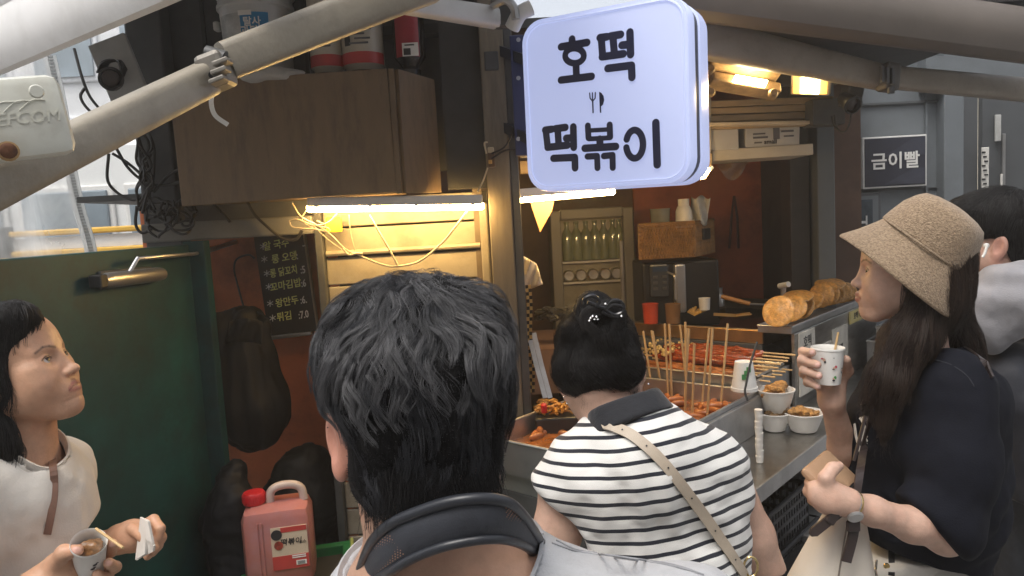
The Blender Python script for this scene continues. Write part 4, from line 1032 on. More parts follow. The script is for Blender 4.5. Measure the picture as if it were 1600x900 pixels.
mb = MB(); mb.grid(lambda u, v: P(1080+24*u+6*v*u, 350-42*v+3*math.sin(u*9)+0*u, 3.36+.03*math.sin(u*7+v*3)), 10, 8)
tag(mb.build('plastic_bag', mat('bag_white', (.55,.54,.5), .35, 0, .1, 14), None, True, solid=.002), 'crumpled white plastic bag behind the tub in the basket', 'bag')
for px, m_, lb in ((1017,mat('red_cup', (.5,.06,.02), .4),'orange red tumbler beside the coffee machine'),(1052,mat('amber_jar', (.2,.11,.05), .15),'amber glass jug under the steam wand')):
    tag(MB().lathe([(0,0),(.03,0),(.034,.08),(.036,.085),(.032,.085),(.028,.01),(0,.008)], P(px,505,3.15), 20).build('tumbler', m_, None, True), lb, 'tumbler')
tag(MB().box(P(1035,520,3.3)-Z*.06, (.5,.5,.12)).build('back_shelf', CHAR, None), 'dark shelf under the coffee machine and tumblers', 'shelf')
tag(MB().lathe([(0,0),(.022,0),(.025,.05),(.026,.052),(.024,.052),(.02,.006),(0,.005)], P(1101,484,3.2), 18).build('small_cup', CUP, None, True), 'small cream paper cup at the back of the griddle', 'cup')
tag(MB().lathe([(0,0),(.026,0),(.026,.05),(.018,.06),(.02,.085),(0,.085)], P(1123,478,3.4), 18).build('steel_shaker', STEEL2, None, True), 'steel shaker behind the spatula handle', 'shaker')
mb = MB()
for k in range(7): mb.tube([P(1076+k*3,492-abs(k-3)*1.5,3.18),P(1079+k*4,484-(k%3)*2,3.25)], .006, 6)
tag(mb.build('fries', mat('fries_yellow', (.6,.36,.1), .5, 0, .2, 20), None), 'little heap of yellow sticks beside the small cup', 'snack', kind='stuff')
# overhead boxes
bx = thing('carton', P(1195,225,3.15), 'white printed carton lying on the overhead shelf', 'carton', 'cartons on the overhead shelf')
c = P(1194,216,3.14); MB().box(c, (.22,.2,.092), Matrix.Rotation(.03,3,'Y'), .003).build('box', mat('carton_white', (.5,.49,.46), .6, 0, .06, 8), bx)
for (dx, dz, w_, h_) in ((-.055,.01,.05,.006),(-.05,-.005,.06,.008),(-.06,-.025,.03,.006),(.015,.01,.025,.05),(.06,.015,.05,.008),(.065,-.005,.04,.006)): MB().box(c+Vector((dx,-.1015,dz)), (w_,.003,h_)).build('print', mat('print_grey', (.12,.12,.13), .6), bx)
text('small', .026, INKB, planeM(c+Vector((-.01,-.1025,-.024)), (1,0,0), Z), bx, bold=.02)
bx = thing('carton', P(1120,225,3.12), 'plain pale carton behind the sign on the overhead shelf', 'carton', 'cartons on the overhead shelf')
MB().box(P(1118,219,3.12), (.13,.2,.1), None, .003).build('box', MATS['carton_white'], bx)
# bag of film hanging
mb = MB(); mb.grid(lambda u, v: P(1124+42*u+3*math.sin(v*6), 252+30*v*(1-.7*(2*u-1)**2), 3.2+.03*math.sin(u*9+v*4)), 10, 8)
tag(mb.build('hanging_film', mat('film_grey', (.3,.28,.25), .2, 0, .1, 10, alpha=.5), None, True), 'small clear plastic bag hanging under the overhead shelf', 'bag')
# sockets and cables on the orange wall
so = thing('power_strip', P(1222,330,3.95), 'cream power strip with black plugs on the orange wall', 'power strip')
MB().box(P(1223,332,3.96), (.05,.03,.16), None, .006).build('body', mat('socket_cream', (.6,.55,.42), .4), so)
for py in (322,342): MB().box(P(1222,py,3.93), (.042,.05,.05), None, .008).build('plug', BLACKP, so)
for k, pts in enumerate(([P(1229,240,3.95),P(1231,262,3.95),P(1222,290,3.95),P(1221,306,3.95)],)): MB().tube(curvepts(pts,16), .005, 6).build('cord', CREAMW, so, True)
for pts in ([P(1224,345,3.93),P(1232,365,3.93),P(1228,400,3.93),P(1229,470,3.93)],[P(1228,330,3.93),P(1236,352,3.92),P(1244,372,3.92),P(1246,420,3.92),P(1238,480,3.92)]): MB().tube(curvepts(pts,20), .006, 6).build('cord', BLACKR, so, True)
so = thing('wall_switch', P(1214,370,3.96), 'small cream wall socket below the power strip', 'socket')
MB().box(P(1214,370,3.97), (.045,.02,.075), None, .004).build('plate', MATS['socket_cream'], so); MB().box(P(1214,370,3.955), (.02,.012,.03), None, .002).build('insert', BLACKP, so)
MB().tube(curvepts([P(1215,382,3.96),P(1217,392,3.96),P(1225,398,3.95)],10), .005, 6).build('cord', CREAMW, so, True)
# tongs shadow built as dark red strips on the orange wall
ht_ = thing('tongs_shadow', P(1148,330,3.96), 'shadow of a pair of tongs on the orange wall, built as dark strips', 'tongs')
for dx in (-4, 5): MB().ribbon([P(1147,306,3.97),P(1147+dx,340,3.96),P(1146+dx*1.6,388,3.96)], .012, (1,0,0), .004).build('arm', mat('tongs_shadow_red', (.1,.03,.02), .4, .4), ht_)
# orange pennant, paper bag, checked cord, tongs and snack box by the post
tag(MB().quad(P(828,314,2.72),P(866,314,2.72),P(862,330,2.72),P(844,363,2.72),.002).build('pennant', mat('peach_paper', (.6,.3,.14), .7, 0, .06, 8), None), 'peach coloured paper pennant hanging below the second lamp', 'pennant')
mb = MB(); mb.grid(lambda u, v: P(818+20*u-6*v+16*v*u, 400+12*u+58*v-26*u*v+0*u, 2.62+.015*math.sin(u*8+v*5)), 10, 10)
tag(mb.build('paper_bag', mat('bag_paper', (.6,.54,.44), .6, 0, .1, 14, .4, 30), None, True, solid=.003), 'crumpled pale paper bag hanging on the post edge', 'paper bag')
ck = thing('checked_strap', P(828,520,2.52), 'yellow and black checked strap hanging down beside the post', 'strap')
for k in range(30):
    for j in range(2):
        pa = P(823+4.5*j+k*.22+1.2*math.sin(k*.35), 448+k*5.6, 2.54); MB().box(pa, (.0098,.006,.0118), None).build('check', mat('check_yellow', (.6,.42,.15), .6) if (k+j) % 2 else BLACKP, ck)
tg = thing('steel_tongs', P(846,600,2.4), 'long steel tongs leaning in the snack box by the post', 'tongs')
for dx in (0,8): MB().ribbon([P(826+dx,520,2.55),P(838+dx,570,2.5),P(852+dx,622,2.45)], .016, (1,0,0), .003).build('arm', STEEL2, tg)
sb = thing('snack_box', P(868,690,2.4), 'dark steel box heaped with fried snacks between post and bun', 'snack box')
c = P(868,668,2.45); MB().box(c, (.14,.2,.12), None, .006).build('box', mat('box_dark', (.05,.055,.06), .35, .5), sb)
mb = MB()
for i in range(46):
    a_ = random.uniform(0,6.28); q = c+Vector((random.uniform(-.055,.05), random.uniform(-.08,.02), .062+random.uniform(0,.03)))
    d = Vector((math.cos(a_),math.sin(a_),random.uniform(-.3,.5)))*.018; mb.tube(curvepts([q-d,q+Vector((0,0,.006)),q+d],6), .0045, 6)
mb.build('fried_snack', mat('snack_gold', (.62,.3,.06), .45, 0, .25, 30, .3, 80), sb, True)['kind'] = 'stuff'
MB().box(P(850,638,2.36), (.02,.03,.03), None, .006).build('red_scoop', RED, sb)
mb = MB()
for i in range(24): mb.tube(curvepts([P(840+random.uniform(-6,50),490+random.uniform(-6,10),3.0),P(850+random.uniform(-6,50),486+random.uniform(-6,10),2.98),P(860+random.uniform(-6,50),492+random.uniform(-6,10),2.95)],6), .008, 6)
tag(mb.build('clutter', BLACKR, None, True), 'dark tangle of cables and utensils below the fridge', 'clutter', kind='stuff')
tag(MB().box((P(880,520,3.1).x,3.15,P(880,520,3.1).z-.12), (.5,.5,.18)).build('side_table', mat('pinkish_table', (.2,.12,.09), .4), None), 'dark brown low table below the fridge at the back', 'table')
# baskets under the ledge
def crate(c, w_, d_, h_, m, label, name='plastic_basket', rows=4, grp='baskets under the ledge'):
    t = thing(name, c, label, 'basket', grp); F_ = CF; L2 = [(Vector((-w_/2,-d_/2,0)),Vector((w_/2,-d_/2,0))),(Vector((w_/2,-d_/2,0)),Vector((w_/2,d_/2,0))),(Vector((w_/2,d_/2,0)),Vector((-w_/2,d_/2,0))),(Vector((-w_/2,d_/2,0)),Vector((-w_/2,-d_/2,0)))]
    mb = MB()
    for p, q in L2:
        p, q = c+F_@p, c+F_@q; n_ = max(4, int((q-p).length/.022)); d = (q-p)/n_
        for i in range(n_+1): mb.box(p+d*i+Z*h_/2, (.011,.006,h_), frame(q-p,Z))
        for k in range(rows+1): mb.box((p+q)/2+Z*(h_*k/rows), ((q-p).length,.008,.012), frame(q-p,Z))
    mb.build('lattice', m, t)
    MB().box(c, (w_,d_,.008), F_).build('base', m, t)
    MB().tube([c+F_@Vector((x,y,h_)) for x, y in ((-w_/2,-d_/2),(w_/2,-d_/2),(w_/2,d_/2),(-w_/2,d_/2),(-w_/2,-d_/2))], .009, 8).build('rim', m, t, True)
crate(Cw(.78,.15,.6), .42, .18, .12, mat('basket_grey', (.16,.165,.17), .5), 'grey perforated plastic basket under the ledge behind the phone')
crate(Cw(.25,.15,.56), .45, .2, .14, BLACKP, 'black plastic crate under the near end of the ledge')
crate(Cw(.3,.15,.462), .5, .22, .09, BLACKP, 'second black crate lower down on the steel shelf')
tag(MB().box(PZ(1262,800,.56)-Z*.02, (.36,.3,.03), CF, .004).build('steel_sheet', STEEL2, None), 'worn steel sheet lying below the ledge beside the handbag', 'steel sheet')
tag(cbox(MB(), -.1, .8, -.12, .2, .3, .53, .01).build('black_bin', BLACKP, None), 'black bin beneath the steel sheet under the counter', 'bin')
# ============================================================ left side things
cab = thing('plywood_cabinet', P(480,310,2.3), 'grimy brown plywood cabinet hung above the fluorescent lamp', 'cabinet')
YB = 2.32
f0, f1 = P(280,306,YB), P(620,302,YB); zc0 = f1.z; zc1 = P(616,108,YB).z
MB().box(((f0.x+f1.x)/2, YB+.01, (zc0+zc1)/2), (f1.x-f0.x-.004, .02, zc1-zc0), Matrix.Rotation(-.012,3,'Y'), .003).build('front_board', PLY, cab)
MB().box((f1.x+.008, YB+.014, (zc0+zc1)/2), (.018,.03,zc1-zc0+.006), bev=.003).build('edge_strip', PLY, cab)
s0, s1 = Vector((f1.x+.018,YB+.01,zc0)), Vector((P(684,300,2.46).x,2.47,zc0))
MB().quad(s0, s1, s1+Z*(zc1-zc0-.012), s0+Z*(zc1-zc0), .015).build('side_board', PLY, cab)
MB().box(((f0.x+f1.x)/2, YB+.12, zc0+.012), (f1.x-f0.x,.2,.02)).build('bottom_board', PLY, cab)
MB().box(((f0.x+f1.x)/2, YB+.12, zc1-.03), (f1.x-f0.x,.2,.02)).build('top_board', PLY, cab)
zsh = zc1-.018
bu = thing('white_bucket', P(402,130,2.42), 'white lidded bucket with a blue label on top of the cabinet', 'bucket')
bc = Vector((P(402,60,2.46).x, 2.47, zsh)); bz = P(402,-40,2.4).z-zsh
MB().lathe([(0,0),(.098,0),(.1,.01),(.113,bz*.72),(.12,bz*.73),(.12,bz*.76),(.115,bz*.77),(.116,bz*.84),(.124,bz*.85),(.124,bz*.9),(.117,bz*.91),(.118,bz),(0,bz)], bc, 40).build('pail', mat('bucket_white', (.5,.5,.48), .4, 0, .05, 8), bu, True)
def wrap(c, r, z0, z1, a0, a1, m, nm, parent, n=12, r1=None):
    mb = MB(); mb.grid(lambda u, v: Vector(c)+Vector(((r+((r1 or r)-r)*v)*math.sin(a0+(a1-a0)*u), -(r+((r1 or r)-r)*v)*math.cos(a0+(a1-a0)*u), z0+(z1-z0)*v)), n, 1); return mb.build(nm, m, parent, True)
z1_, z0_ = P(402,16,2.35).z-zsh, .06
wrap(bc, .1065, z0_, z1_, -.95, -.15, mat('label_sketch', (.42,.42,.4), .5, 0, .3, 18), 'label', bu, r1=.1125)
wrap(bc, .107, z0_, z1_, -.15, .62, mat('label_blue', (.03,.2,.4), .5, 0, .06, 10), 'label', bu, r1=.113)
text('탈사', .03, WHITEP, planeM(bc+Vector((.02,-.1135,P(400,34,2.36).z-zsh)), (1,.1,0), Z), bu, bold=.02)
text('과탄산', .03, WHITEP, planeM(bc+Vector((.025,-.1135,P(400,46,2.36).z-zsh-.004)), (1,.1,0), Z), bu, bold=.02)
MB().box(bc+Vector((.0,-.1135,P(400,19,2.36).z-zsh)), (.04,.004,.014)).build('label', PAPER, bu)
MB().box(bc+Vector((-.118,-.03,P(350,30,2.36).z-zsh)), (.02,.03,.03), None, .006).build('handle_lug', MATS['bucket_white'], bu)
wb = thing('crumpled_bag', P(405,128,2.36), 'crumpled white bag lying on the cabinet below the bucket', 'bag')
mb = MB(); vs2, fs2 = blob(Vector((P(415,122,2.36).x,2.35,zsh+.02)), (.12,.05,.03), 5, .3, 2, None, 28, 16, .12, 7); mb.add(vs2, fs2); mb.build('bag_body', mat('bag_dull', (.4,.39,.36), .5, 0, .15, 10), wb, True)
def jar(px, r, h, lb, redtop=True):
    t = thing('sauce_jar', P(px,108,2.42), lb, 'jar', 'sauce jars on the cabinet'); c = Vector((P(px,90,2.42).x, 2.42, zsh))
    MB().lathe([(0,0),(r*.8,0),(r*.86,.012),(r*.86,.03),(r*.75,.034),(r*.9,.045),(r,.05),(r,h),(0,h)], c, 26).build('jar_body', mat('jar_cream', (.46,.42,.34), .35, 0, .05, 8), t, True)
    wrap(c, r+.001, .05, .085, -1.4, 1.4, mat('jar_red', (.42,.03,.03), .4), 'red_band', t)
    MB().lathe([(r*.87,.001),(r*.89,.003),(r*.89,.03),(r*.8,.033)], c, 26).build('lid', mat('jar_lid', (.12,.1,.09), .25, .6), t, True)
    for k in range(4): MB().box(c+Vector((.0+.012*(k%2),-r-.001,.11+.014*k)), (r*.9-.01*(k%3),.003,.005)).build('label_print', mat('print_grey', (.12,.12,.13), .6), t)
    MB().box(c+Vector((-r*.55,-r*.86,.12)), (.02,.004,.03), Matrix.Rotation(-.58,3,'Z')).build('barcode', INKB, t)
jar(512, .053, .3, 'cream jar with red band, left of two on the cabinet'); jar(568, .066, .33, 'wider cream jar with red band beside the dark bottle')
sy = thing('soy_sauce_bottle', P(646,105,2.42), 'dark upside down bottle with a red label on the cabinet', 'bottle'); c = Vector((P(641,90,2.42).x,2.42,zsh))
MB().lathe([(0,0),(.03,0),(.032,.03),(.024,.036),(.034,.05),(.05,.07),(.05,.33),(0,.33)], c, 24).build('bottle', mat('soy_glass', (.01,.008,.008), .12, 0, .1), sy, True)
wrap(c, .0512, .065, .3, -.85, .75, mat('soy_red', (.3,.015,.03), .4), 'label', sy)
MB().box(c+Vector((.008,-.0525,.085)), (.05,.004,.04)).build('price_sticker', PAPER, sy); MB().box(c+Vector((-.002,-.0552,.078)), (.022,.002,.02)).build('barcode', INKB, sy)
for k in range(3): MB().box(c+Vector((.006,-.0552,.098)), (.03,.002,.004)).build('sticker_print', MATS['print_grey'], sy)
# chalkboard on the orange wall
kb = thing('menu_board', P(445,450,2.88), 'black chalk menu board of yellow Korean handwriting on the orange wall', 'menu board')
q = [P(402,352,2.85), P(482,352,2.85), P(488,508,2.85), P(414,526,2.85)]
bo = (q[0]+q[1]+q[2]+q[3])/4; bx_ = (q[1]-q[0]+q[2]-q[3]).normalized(); bup = (q[0]-q[3]+q[1]-q[2]).normalized()
BR_ = frame(bx_, bup); bw, bh_ = (q[1]-q[0]).length*.98, (q[0]-q[3]).length
MB().box(bo, (bw,.016,bh_), BR_).build('board', mat('chalkboard', (.012,.012,.013), .5, 0, .3, 8, .05, 60), kb)
MB().box(bo-bup*bh_/2-Vector((0,.006,.006)), (bw,.03,.014), BR_, .003).build('chalk_ledge', STEEL2, kb)
MB().box(bo+bx_*bw/2, (.008,.02,bh_), BR_, .002).build('edge_trim', mat('board_trim', (.3,.25,.18), .5), kb)
bn = BR_ @ Vector((0,-1,0)); bn = bn if bn.y < 0 else -bn
CHY = mat('chalk_yellow', (.78,.82,.30), .7, 0, .15, 80); CHW = mat('chalk_white', (.72,.72,.7), .7)
rows = [('알 국수','5.',378),('롱 오뎅','',405),('롱 닭꼬치',':5',432),('꼬마김밥',':6',448),('왕만두',':6.',470),('튀김',':7.0',497)]
def onB(px, py): return PPL(px, py, bo+bn*.0095, bn)
rp_ = [('알 국수',402,431,383,'..',474),('롱 오뎅',404,444,403,':',464),('롱 닭꼬치',408,443,425,':5',473),('꼬마김밥',411,446,446,':6',474),('왕만두',413,448,472,':6.',474),('튀김',417,444,495,':7.0',474)]
for i, (s_, ax_, tx_, py, pr, px2) in enumerate(rp_):
    sl = -(.13)*1
    a_ = onB(ax_+9, py+2)
    for k in range(3):
        d = (bx_*math.cos(k*1.05+.5)+bup*math.sin(k*1.05+.5))*.013
        MB().tube([a_-d,a_+d], .0016, 5).build('chalk_star', CHW, kb)
    text(s_, .037, CHY, planeM(onB(tx_, py), bx_+bup*.06, bup), kb, 'chalk_text', .018, .0006, shear=.1, sx=.74 if len(s_) > 4 else .9)
    text(pr, .04, CHW, planeM(onB(px2, py-3), bx_+bup*.06, bup), kb, 'chalk_text', .022, .0006, shear=.1, sx=.7)
# black bag hanging from hook
bgm = mat('bag_black', (.006,.006,.006), .6, 0, .3, 8, .12, 20, spec=.25)
hb = thing('hanging_black_bag', P(390,600,2.6), 'large black bag hanging on the orange wall beside the menu board', 'bag')
F = Field((-1.3,2.4,.8), (-.6,2.85,1.6), .008)
def Q(px, py, Y=2.62): return P(px, py, Y)
F.chain([Q(384,500), Q(388,560), Q(396,630), Q(400,662)], [.062,.088,.108,.1], .08)
F.chain([Q(352,515), Q(366,560), Q(380,640)], [.04,.06,.08], .09)
F.ell(Q(340,520,2.6), (.05,.05,.06), k=.03); F.ell(Q(400,512), (.06,.04,.03), k=.03)
F.ell(Q(392,500), (.05,.03,.03), k=.012, op='s')
F.cut(Vector((0,2.72,0)), (0,1,0), .04)
F.mesh('bag_body', bgm, hb, disp=lambda W, n: .016*vnoise(W*[16,16,3.5], 3)+.006*vnoise(W*[44,44,9], 5)+.012*vnoise(W*[6,6,4]+3, 8)-.01*np.abs(vnoise(W*[22,22,5]+7, 9)))
mb = MB(); mb.grid(lambda u, v: Q(358+52*u-8*v+8*u*v, 503-14*math.sin(u*3.1)*.4+36*v, 2.53+.02*math.sin(u*8+v*2)), 14, 6); mb.build('bag_flap', bgm, hb, True, solid=.004)
MB().tube(curvepts([Q(386,500,2.66),Q(370,440,2.88),Q(366,420,2.88),Q(370,405,2.88),Q(388,398,2.88),Q(398,404,2.88)],24), .004, 6).build('cord', BLACKR, hb, True)
ws = thing('wall_socket', P(322,470,2.9), 'cream wall socket on the orange wall beside the green door', 'socket')
MB().box(P(322,470,2.9), (.045,.03,.085), None, .005).build('plate', MATS['socket_cream'], ws); MB().box(P(324,470,2.88), (.02,.01,.05), None, .003).build('rocker', mat('socket_dark', (.2,.17,.13), .4), ws)
# jerrycan
jc = thing('jerrycan', P(440,890,2.25), 'pink sauce jerrycan with a red cap and printed label on a green crate', 'jerrycan')
JO = P(443,905,2.22); JR = Matrix.Rotation(.22,3,'Z'); 
JM = mat('pink_plastic', (.46,.17,.14), .3, 0, .1, 5, sss=.3, coat=.15, stain=(.42,.25,.3), stain_amt=.5, stain_scale=4)
hJ = .255
MB().box(JO+Z*hJ/2, (.205,.16,hJ), JR, .034).build('can_body', JM, jc, True)
def J(x, y, z): return JO+JR@Vector((x,y,z))
for x_ in (-.052,-.04): MB().tube([J(x_,-.0805,.03),J(x_,-.0805,hJ-.035)], .0035, 6).build('rib', JM, jc, True)
MB().tube(curvepts([J(-.02,0,hJ-.006),J(-.015,0,hJ+.03),J(.01,0,hJ+.045),J(.05,0,hJ+.045),J(.075,0,hJ+.03),J(.082,0,hJ-.006)],20), .013, 12).build('handle', mat('handle_cream', (.55,.45,.4), .35), jc, True)
MB().lathe([(0,-.005),(.032,-.005),(.034,0),(.034,.026),(.03,.031),(0,.032)], J(-.065,0,hJ+.006), 26).build('cap', RED, jc, True)
cpn = MB()
for k in range(22):
    a_ = 2*math.pi*k/22; cpn.box(J(-.065,0,hJ+.019)+Vector((.0345*math.cos(a_),.0345*math.sin(a_),0)), (.002,.003,.02), Matrix.Rotation(a_,3,'Z'))
cpn.build('cap_ridges', RED, jc)
lab = MB().box(J(.036,-.0815,.135), (.105,.003,.13), JR).build('label', mat('label_cream', (.62,.5,.36), .5, 0, .05, 8), jc)
MB().box(J(.036,-.0832,.09), (.105,.002,.042), JR).build('label_red', mat('label_redprint', (.5,.05,.04), .5), jc)
MB().box(J(.05,-.0832,.191), (.075,.002,.015), JR).build('label_red', MATS['label_redprint'], jc)
MB().lathe([(0,0),(.016,0),(.016,.002),(0,.002)], J(.0,-.0832,.178), 18, frame(JR@Vector((1,0,0)), JR@Vector((0,-1,0)))).build('label_emblem', INKB, jc)
MB().lathe([(0,0),(.013,0),(.013,.002),(0,.002)], J(.004,-.0832,.145), 18, frame(JR@Vector((1,0,0)), JR@Vector((0,-1,0)))).build('label_picture', mat('label_food', (.3,.04,.02), .4, 0, .5, 80), jc)
text('떡볶이', .023, INKB, planeM(J(.04,-.0842,.152), JR@Vector((1,0,0)), Z), jc, 'label_text', .01, shear=.15)
text('소스', .012, INKB, planeM(J(.074,-.0842,.148), JR@Vector((1,0,0)), Z), jc, 'label_text', .0)
MB().box(J(.066,-.0846,.085), (.03,.002,.014), JR).build('barcode', PAPER, jc)
for k in range(7): MB().box(J(.056+k*.0032,-.0858,.085), (.0016,.001,.01), JR).build('barcode_line', INKB, jc)
for k in range(2): MB().box(J(.06,-.0846,.102-.0*k+k*.006), (.04,.002,.003), JR).build('label_print', PAPER, jc)
GC = mat('crate_green', (.02,.16,.05), .4)
gc = thing('green_crate', Vector((JO.x,2.25,0)), 'green plastic crate under the pink jerrycan', 'crate')
cz = JO.z
for k, (w_, d_, x_, y_) in enumerate(((.34,.03,0,-.13),(.34,.03,0,.13),(.03,.24,-.155,0),(.03,.24,.155,0))): MB().box(Vector((JO.x+.04,2.24,cz/2+.015))+JR@Vector((x_,y_,0)), (w_,d_,cz+.03), JR, .005).build('side', GC, gc)
MB().box(Vector((JO.x+.04,2.24,cz-.012)), (.3,.23,.02), JR).build('top_board', DARKM, gc)
MB().tube([Vector((JO.x+.04,2.24,cz+.03))+JR@Vector(q_) for q_ in ((-.17,-.145,0),(.17,-.145,0),(.17,.145,0))], .007, 8).build('rim', mat('crate_edge', (.35,.4,.12), .4), gc, True)
# rubbish bags
def sack(name, lb, chain, rs, seed, m=bgm, cut=None):
    lo = [min(c[i] for c in chain)-max(rs)-.05 for i in range(3)]; hi = [max(c[i] for c in chain)+max(rs)+.05 for i in range(3)]
    F = Field(lo, hi, .01); F.chain(chain, rs, .05); t = thing(name, chain[0], lb, 'bag')
    F.mesh('bag_body', m, t, disp=lambda W, n: .022*vnoise(W*11, seed)+.012*np.abs(vnoise(W*22, seed+1))-.008*np.abs(vnoise(W*48, seed+2))); return t
sack('rubbish_bag', 'black rubbish bag behind the jerrycan handle', [P(472,735,2.6),P(478,780,2.62),P(480,860,2.62)], [.09,.13,.14], 4)
sack('dark_sack', 'dark blue black sack between the green door and jerrycan', [P(362,740,2.35),P(366,800,2.3),P(370,880,2.28)], [.05,.07,.09], 9, mat('navy_sack', (.006,.007,.011), .6, 0, .3, 8, .1, 20, spec=.25))
# cables hanging on the left
def cable(pts, r, m, n=40): return MB().tube(curvepts(pts, n), r, 6)
cbk = thing('cable_bundle', P(240,300,2.42), 'tangled bundle of black cables hanging on the left corner post', 'cables')
rs = random.Random(4)
for k in range(7):
    pts = [P(214+rs.uniform(-4,14),196,2.42)]+[P(222+rs.uniform(-10,22),y+rs.uniform(-6,6),2.40+rs.uniform(-.02,.02)) for y in (225,255,280,300,330)]
    cable(pts, .0045, BLACKR).build('cable', BLACKR, cbk, True)
for k in range(9):
    cx, cy, rx, ry = rs.uniform(232,292), rs.uniform(318,352), rs.uniform(12,26), rs.uniform(10,24)
    cable([P(cx+rx*math.cos(t)+rs.uniform(-3,3), cy+ry*math.sin(t)+rs.uniform(-3,3), 2.40+rs.uniform(-.02,.02)) for t in np.linspace(0, 6.6, 12)], .0042, BLACKR).build('cable_loop', BLACKR, cbk, True)
for pts in ([(236,240),(225,265),(238,285),(232,262),(222,240)],[(170,240),(168,280),(182,300),(205,312),(222,310)],[(182,232),(200,262),(226,284),(252,290),(282,284)],[(176,240),(200,255),(222,275),(238,300)],[(214,322),(212,350),(222,364),(240,356)],[(240,300),(262,275),(284,262)]):
    cable([P(*q, 2.41) for q in pts], .005, BLACKR).build('cable', BLACKR, cbk, True)
lc = thing('hanging_cable', P(130,120,2.5), 'pair of dark cables looping down beside the vinyl sheet', 'cable')
cable([P(116,76,2.5),P(128,120,2.48),P(140,150,2.48),P(157,172,2.48)], .005, BLACKR).build('cable', BLACKR, lc, True)
cable([P(132,138,2.49),P(126,150,2.48),P(132,164,2.48),P(147,180,2.48)], .005, BLACKR).build('cable', BLACKR, lc, True)
# cream wires below the lamp
wl = thing('lamp_wiring', P(600,380,2.4), 'cream wires drooping under the fluorescent lamp', 'wire')
YW = 2.37
for pts, r in (([(457,318),(470,338),(492,350),(515,365),(535,385),(548,394),(556,396)],.0035),([(556,396),(575,405),(600,414),(620,416),(655,408),(690,380),(715,350),(730,330)],.005),([(545,335),(548,365),(556,396)],.003),([(577,336),(588,355),(604,382),(622,415)],.0055),([(452,345),(465,343),(490,352),(512,356),(513,362),(490,358),(470,357),(456,354),(452,345)],.0035),([(470,345),(490,352),(512,348),(527,334)],.0035),([(478,330),(472,340),(478,350),(500,360),(508,352),(495,345)],.003),([(536,388),(545,398),(556,396),(566,396)],.006),([(485,348),(510,372),(534,390)],.003)):
    cable([P(*q, YW) for q in pts], r*.72, CREAMW).build('wire', CREAMW, wl, True)
tag(MB().box(P(522,351,2.45), (.052,.012,.05), None, .004).build('yellow_sticker', mat('sticker_yellow', (.75,.62,.03), .5), None), 'bright yellow sticker under the left end of the lamp', 'sticker')
sw = thing('switch_box', P(768,245,2.38), 'small brown switch box with wires on the post beside the sign', 'switch')
MB().box(P(768,249,2.385), (.022,.03,.05), None, .004).build('box', mat('switch_brown', (.12,.07,.04), .4), sw)
MB().box(P(767,235,2.38), (.02,.03,.018), None, .003).build('terminal', CREAMW, sw); MB().box(P(766,253,2.365), (.012,.01,.012), None, .002).build('button', mat('switch_amber', (.6,.35,.1), .4), sw)
for pts in ([(768,240),(790,228),(806,195),(816,178)],[(768,248),(790,235),(815,234)],[(762,222),(757,224),(760,240)],[(762,262),(755,282),(746,300)]): cable([P(*q, 2.36) for q in pts], .0028, BLACKR).build('wire', BLACKR if pts[0][0] == 768 else CREAMW, sw, True)
jb = thing('wall_clamp', P(768,97,2.4), 'dark metal clamp high on the post', 'clamp'); MB().box(P(768,97,2.42), (.045,.04,.06), None, .004).build('plate', CHAR, jb)
# cables sagging on the header wall
hw_ = thing('header_cable', P(420,345,2.45), 'dark cables sagging along the header above the menu board', 'cable')
for pts in ([(330,315),(345,330),(360,347)],[(385,312),(398,335),(415,352),(440,372),(462,374),(472,360)]): cable([P(*q, 2.44) for q in pts], .005, BLACKR).build('cable', BLACKR, hw_, True)
# colourful poster beyond the hat woman
po = thing('colourful_bag', P(1508,465,3.2), 'colourful printed bag showing between the hat and the grey hood', 'bag')
mb = MB(); vs2, fs2 = blob(P(1506,478,3.2), (.12,.06,.12), 8, .12, 2, None, 26, 16); mb.add(vs2, fs2)
mp_ = mat('print_multi', (.6,.3,.2), .5, 0, .8, 9); 
for n_ in mp_.node_tree.nodes:
    if n_.type == 'VALTORGB':
        cr = n_.color_ramp; cr.elements[0].color = (.55,.05,.06,1); cr.elements[1].color = (.1,.5,.4,1)
        for p_, c_ in ((.42,(.75,.7,.3,1)),(.5,(.8,.8,.75,1)),(.58,(.75,.3,.1,1))): e_ = cr.elements.new(p_); e_.color = c_
mb.build('bag_body', mp_, po, True); MB().tube(curvepts([P(1492,445,3.2),P(1500,430,3.2),P(1516,430,3.2),P(1522,445,3.2)],12), .008, 8).build('handle', RED, po, True)
MB().box(P(1508,560,3.2), (.3,.3,.6)).build('stand', CHAR, po)
# ============================================================ people
def f_sample(F, p):
    """trilinear sample of the field at points p (n,3)"""
    p = np.asarray(p, dtype=np.float64); ii = []; ff = []
    for i in range(3):
        a = F.ax[i]; k = np.clip(np.searchsorted(a, p[:, i])-1, 0, len(a)-2); ii.append(k); ff.append(np.clip((p[:, i]-a[k])/(a[k+1]-a[k]), 0, 1))
    r = 0
    for dx in (0,1):
        for dy in (0,1):
            for dz in (0,1):
                w_ = (ff[0] if dx else 1-ff[0])*(ff[1] if dy else 1-ff[1])*(ff[2] if dz else 1-ff[2])
                r = r+w_*F.D[ii[0]+dx, ii[1]+dy, ii[2]+dz]
    return r
def f_grad(F, p, e=.003):
    g = np.stack([f_sample(F, p+np.eye(3)[i]*e)-f_sample(F, p-np.eye(3)[i]*e) for i in range(3)], 1)
    return g/(np.linalg.norm(g, axis=1)[:, None]+1e-9)
def hit(F, px, py, y0, y1, off=0.0, n=400):
    """the point where the photograph's ray through a pixel meets the cloth surface"""
    ys = np.linspace(y0, y1, n); pts = np.array([P(px, py, y) for y in ys]); d = f_sample(F, pts)-off
    k = np.argmax(d < 0)
    return Vector(pts[k] if d[k] < 0 else pts[n//2])
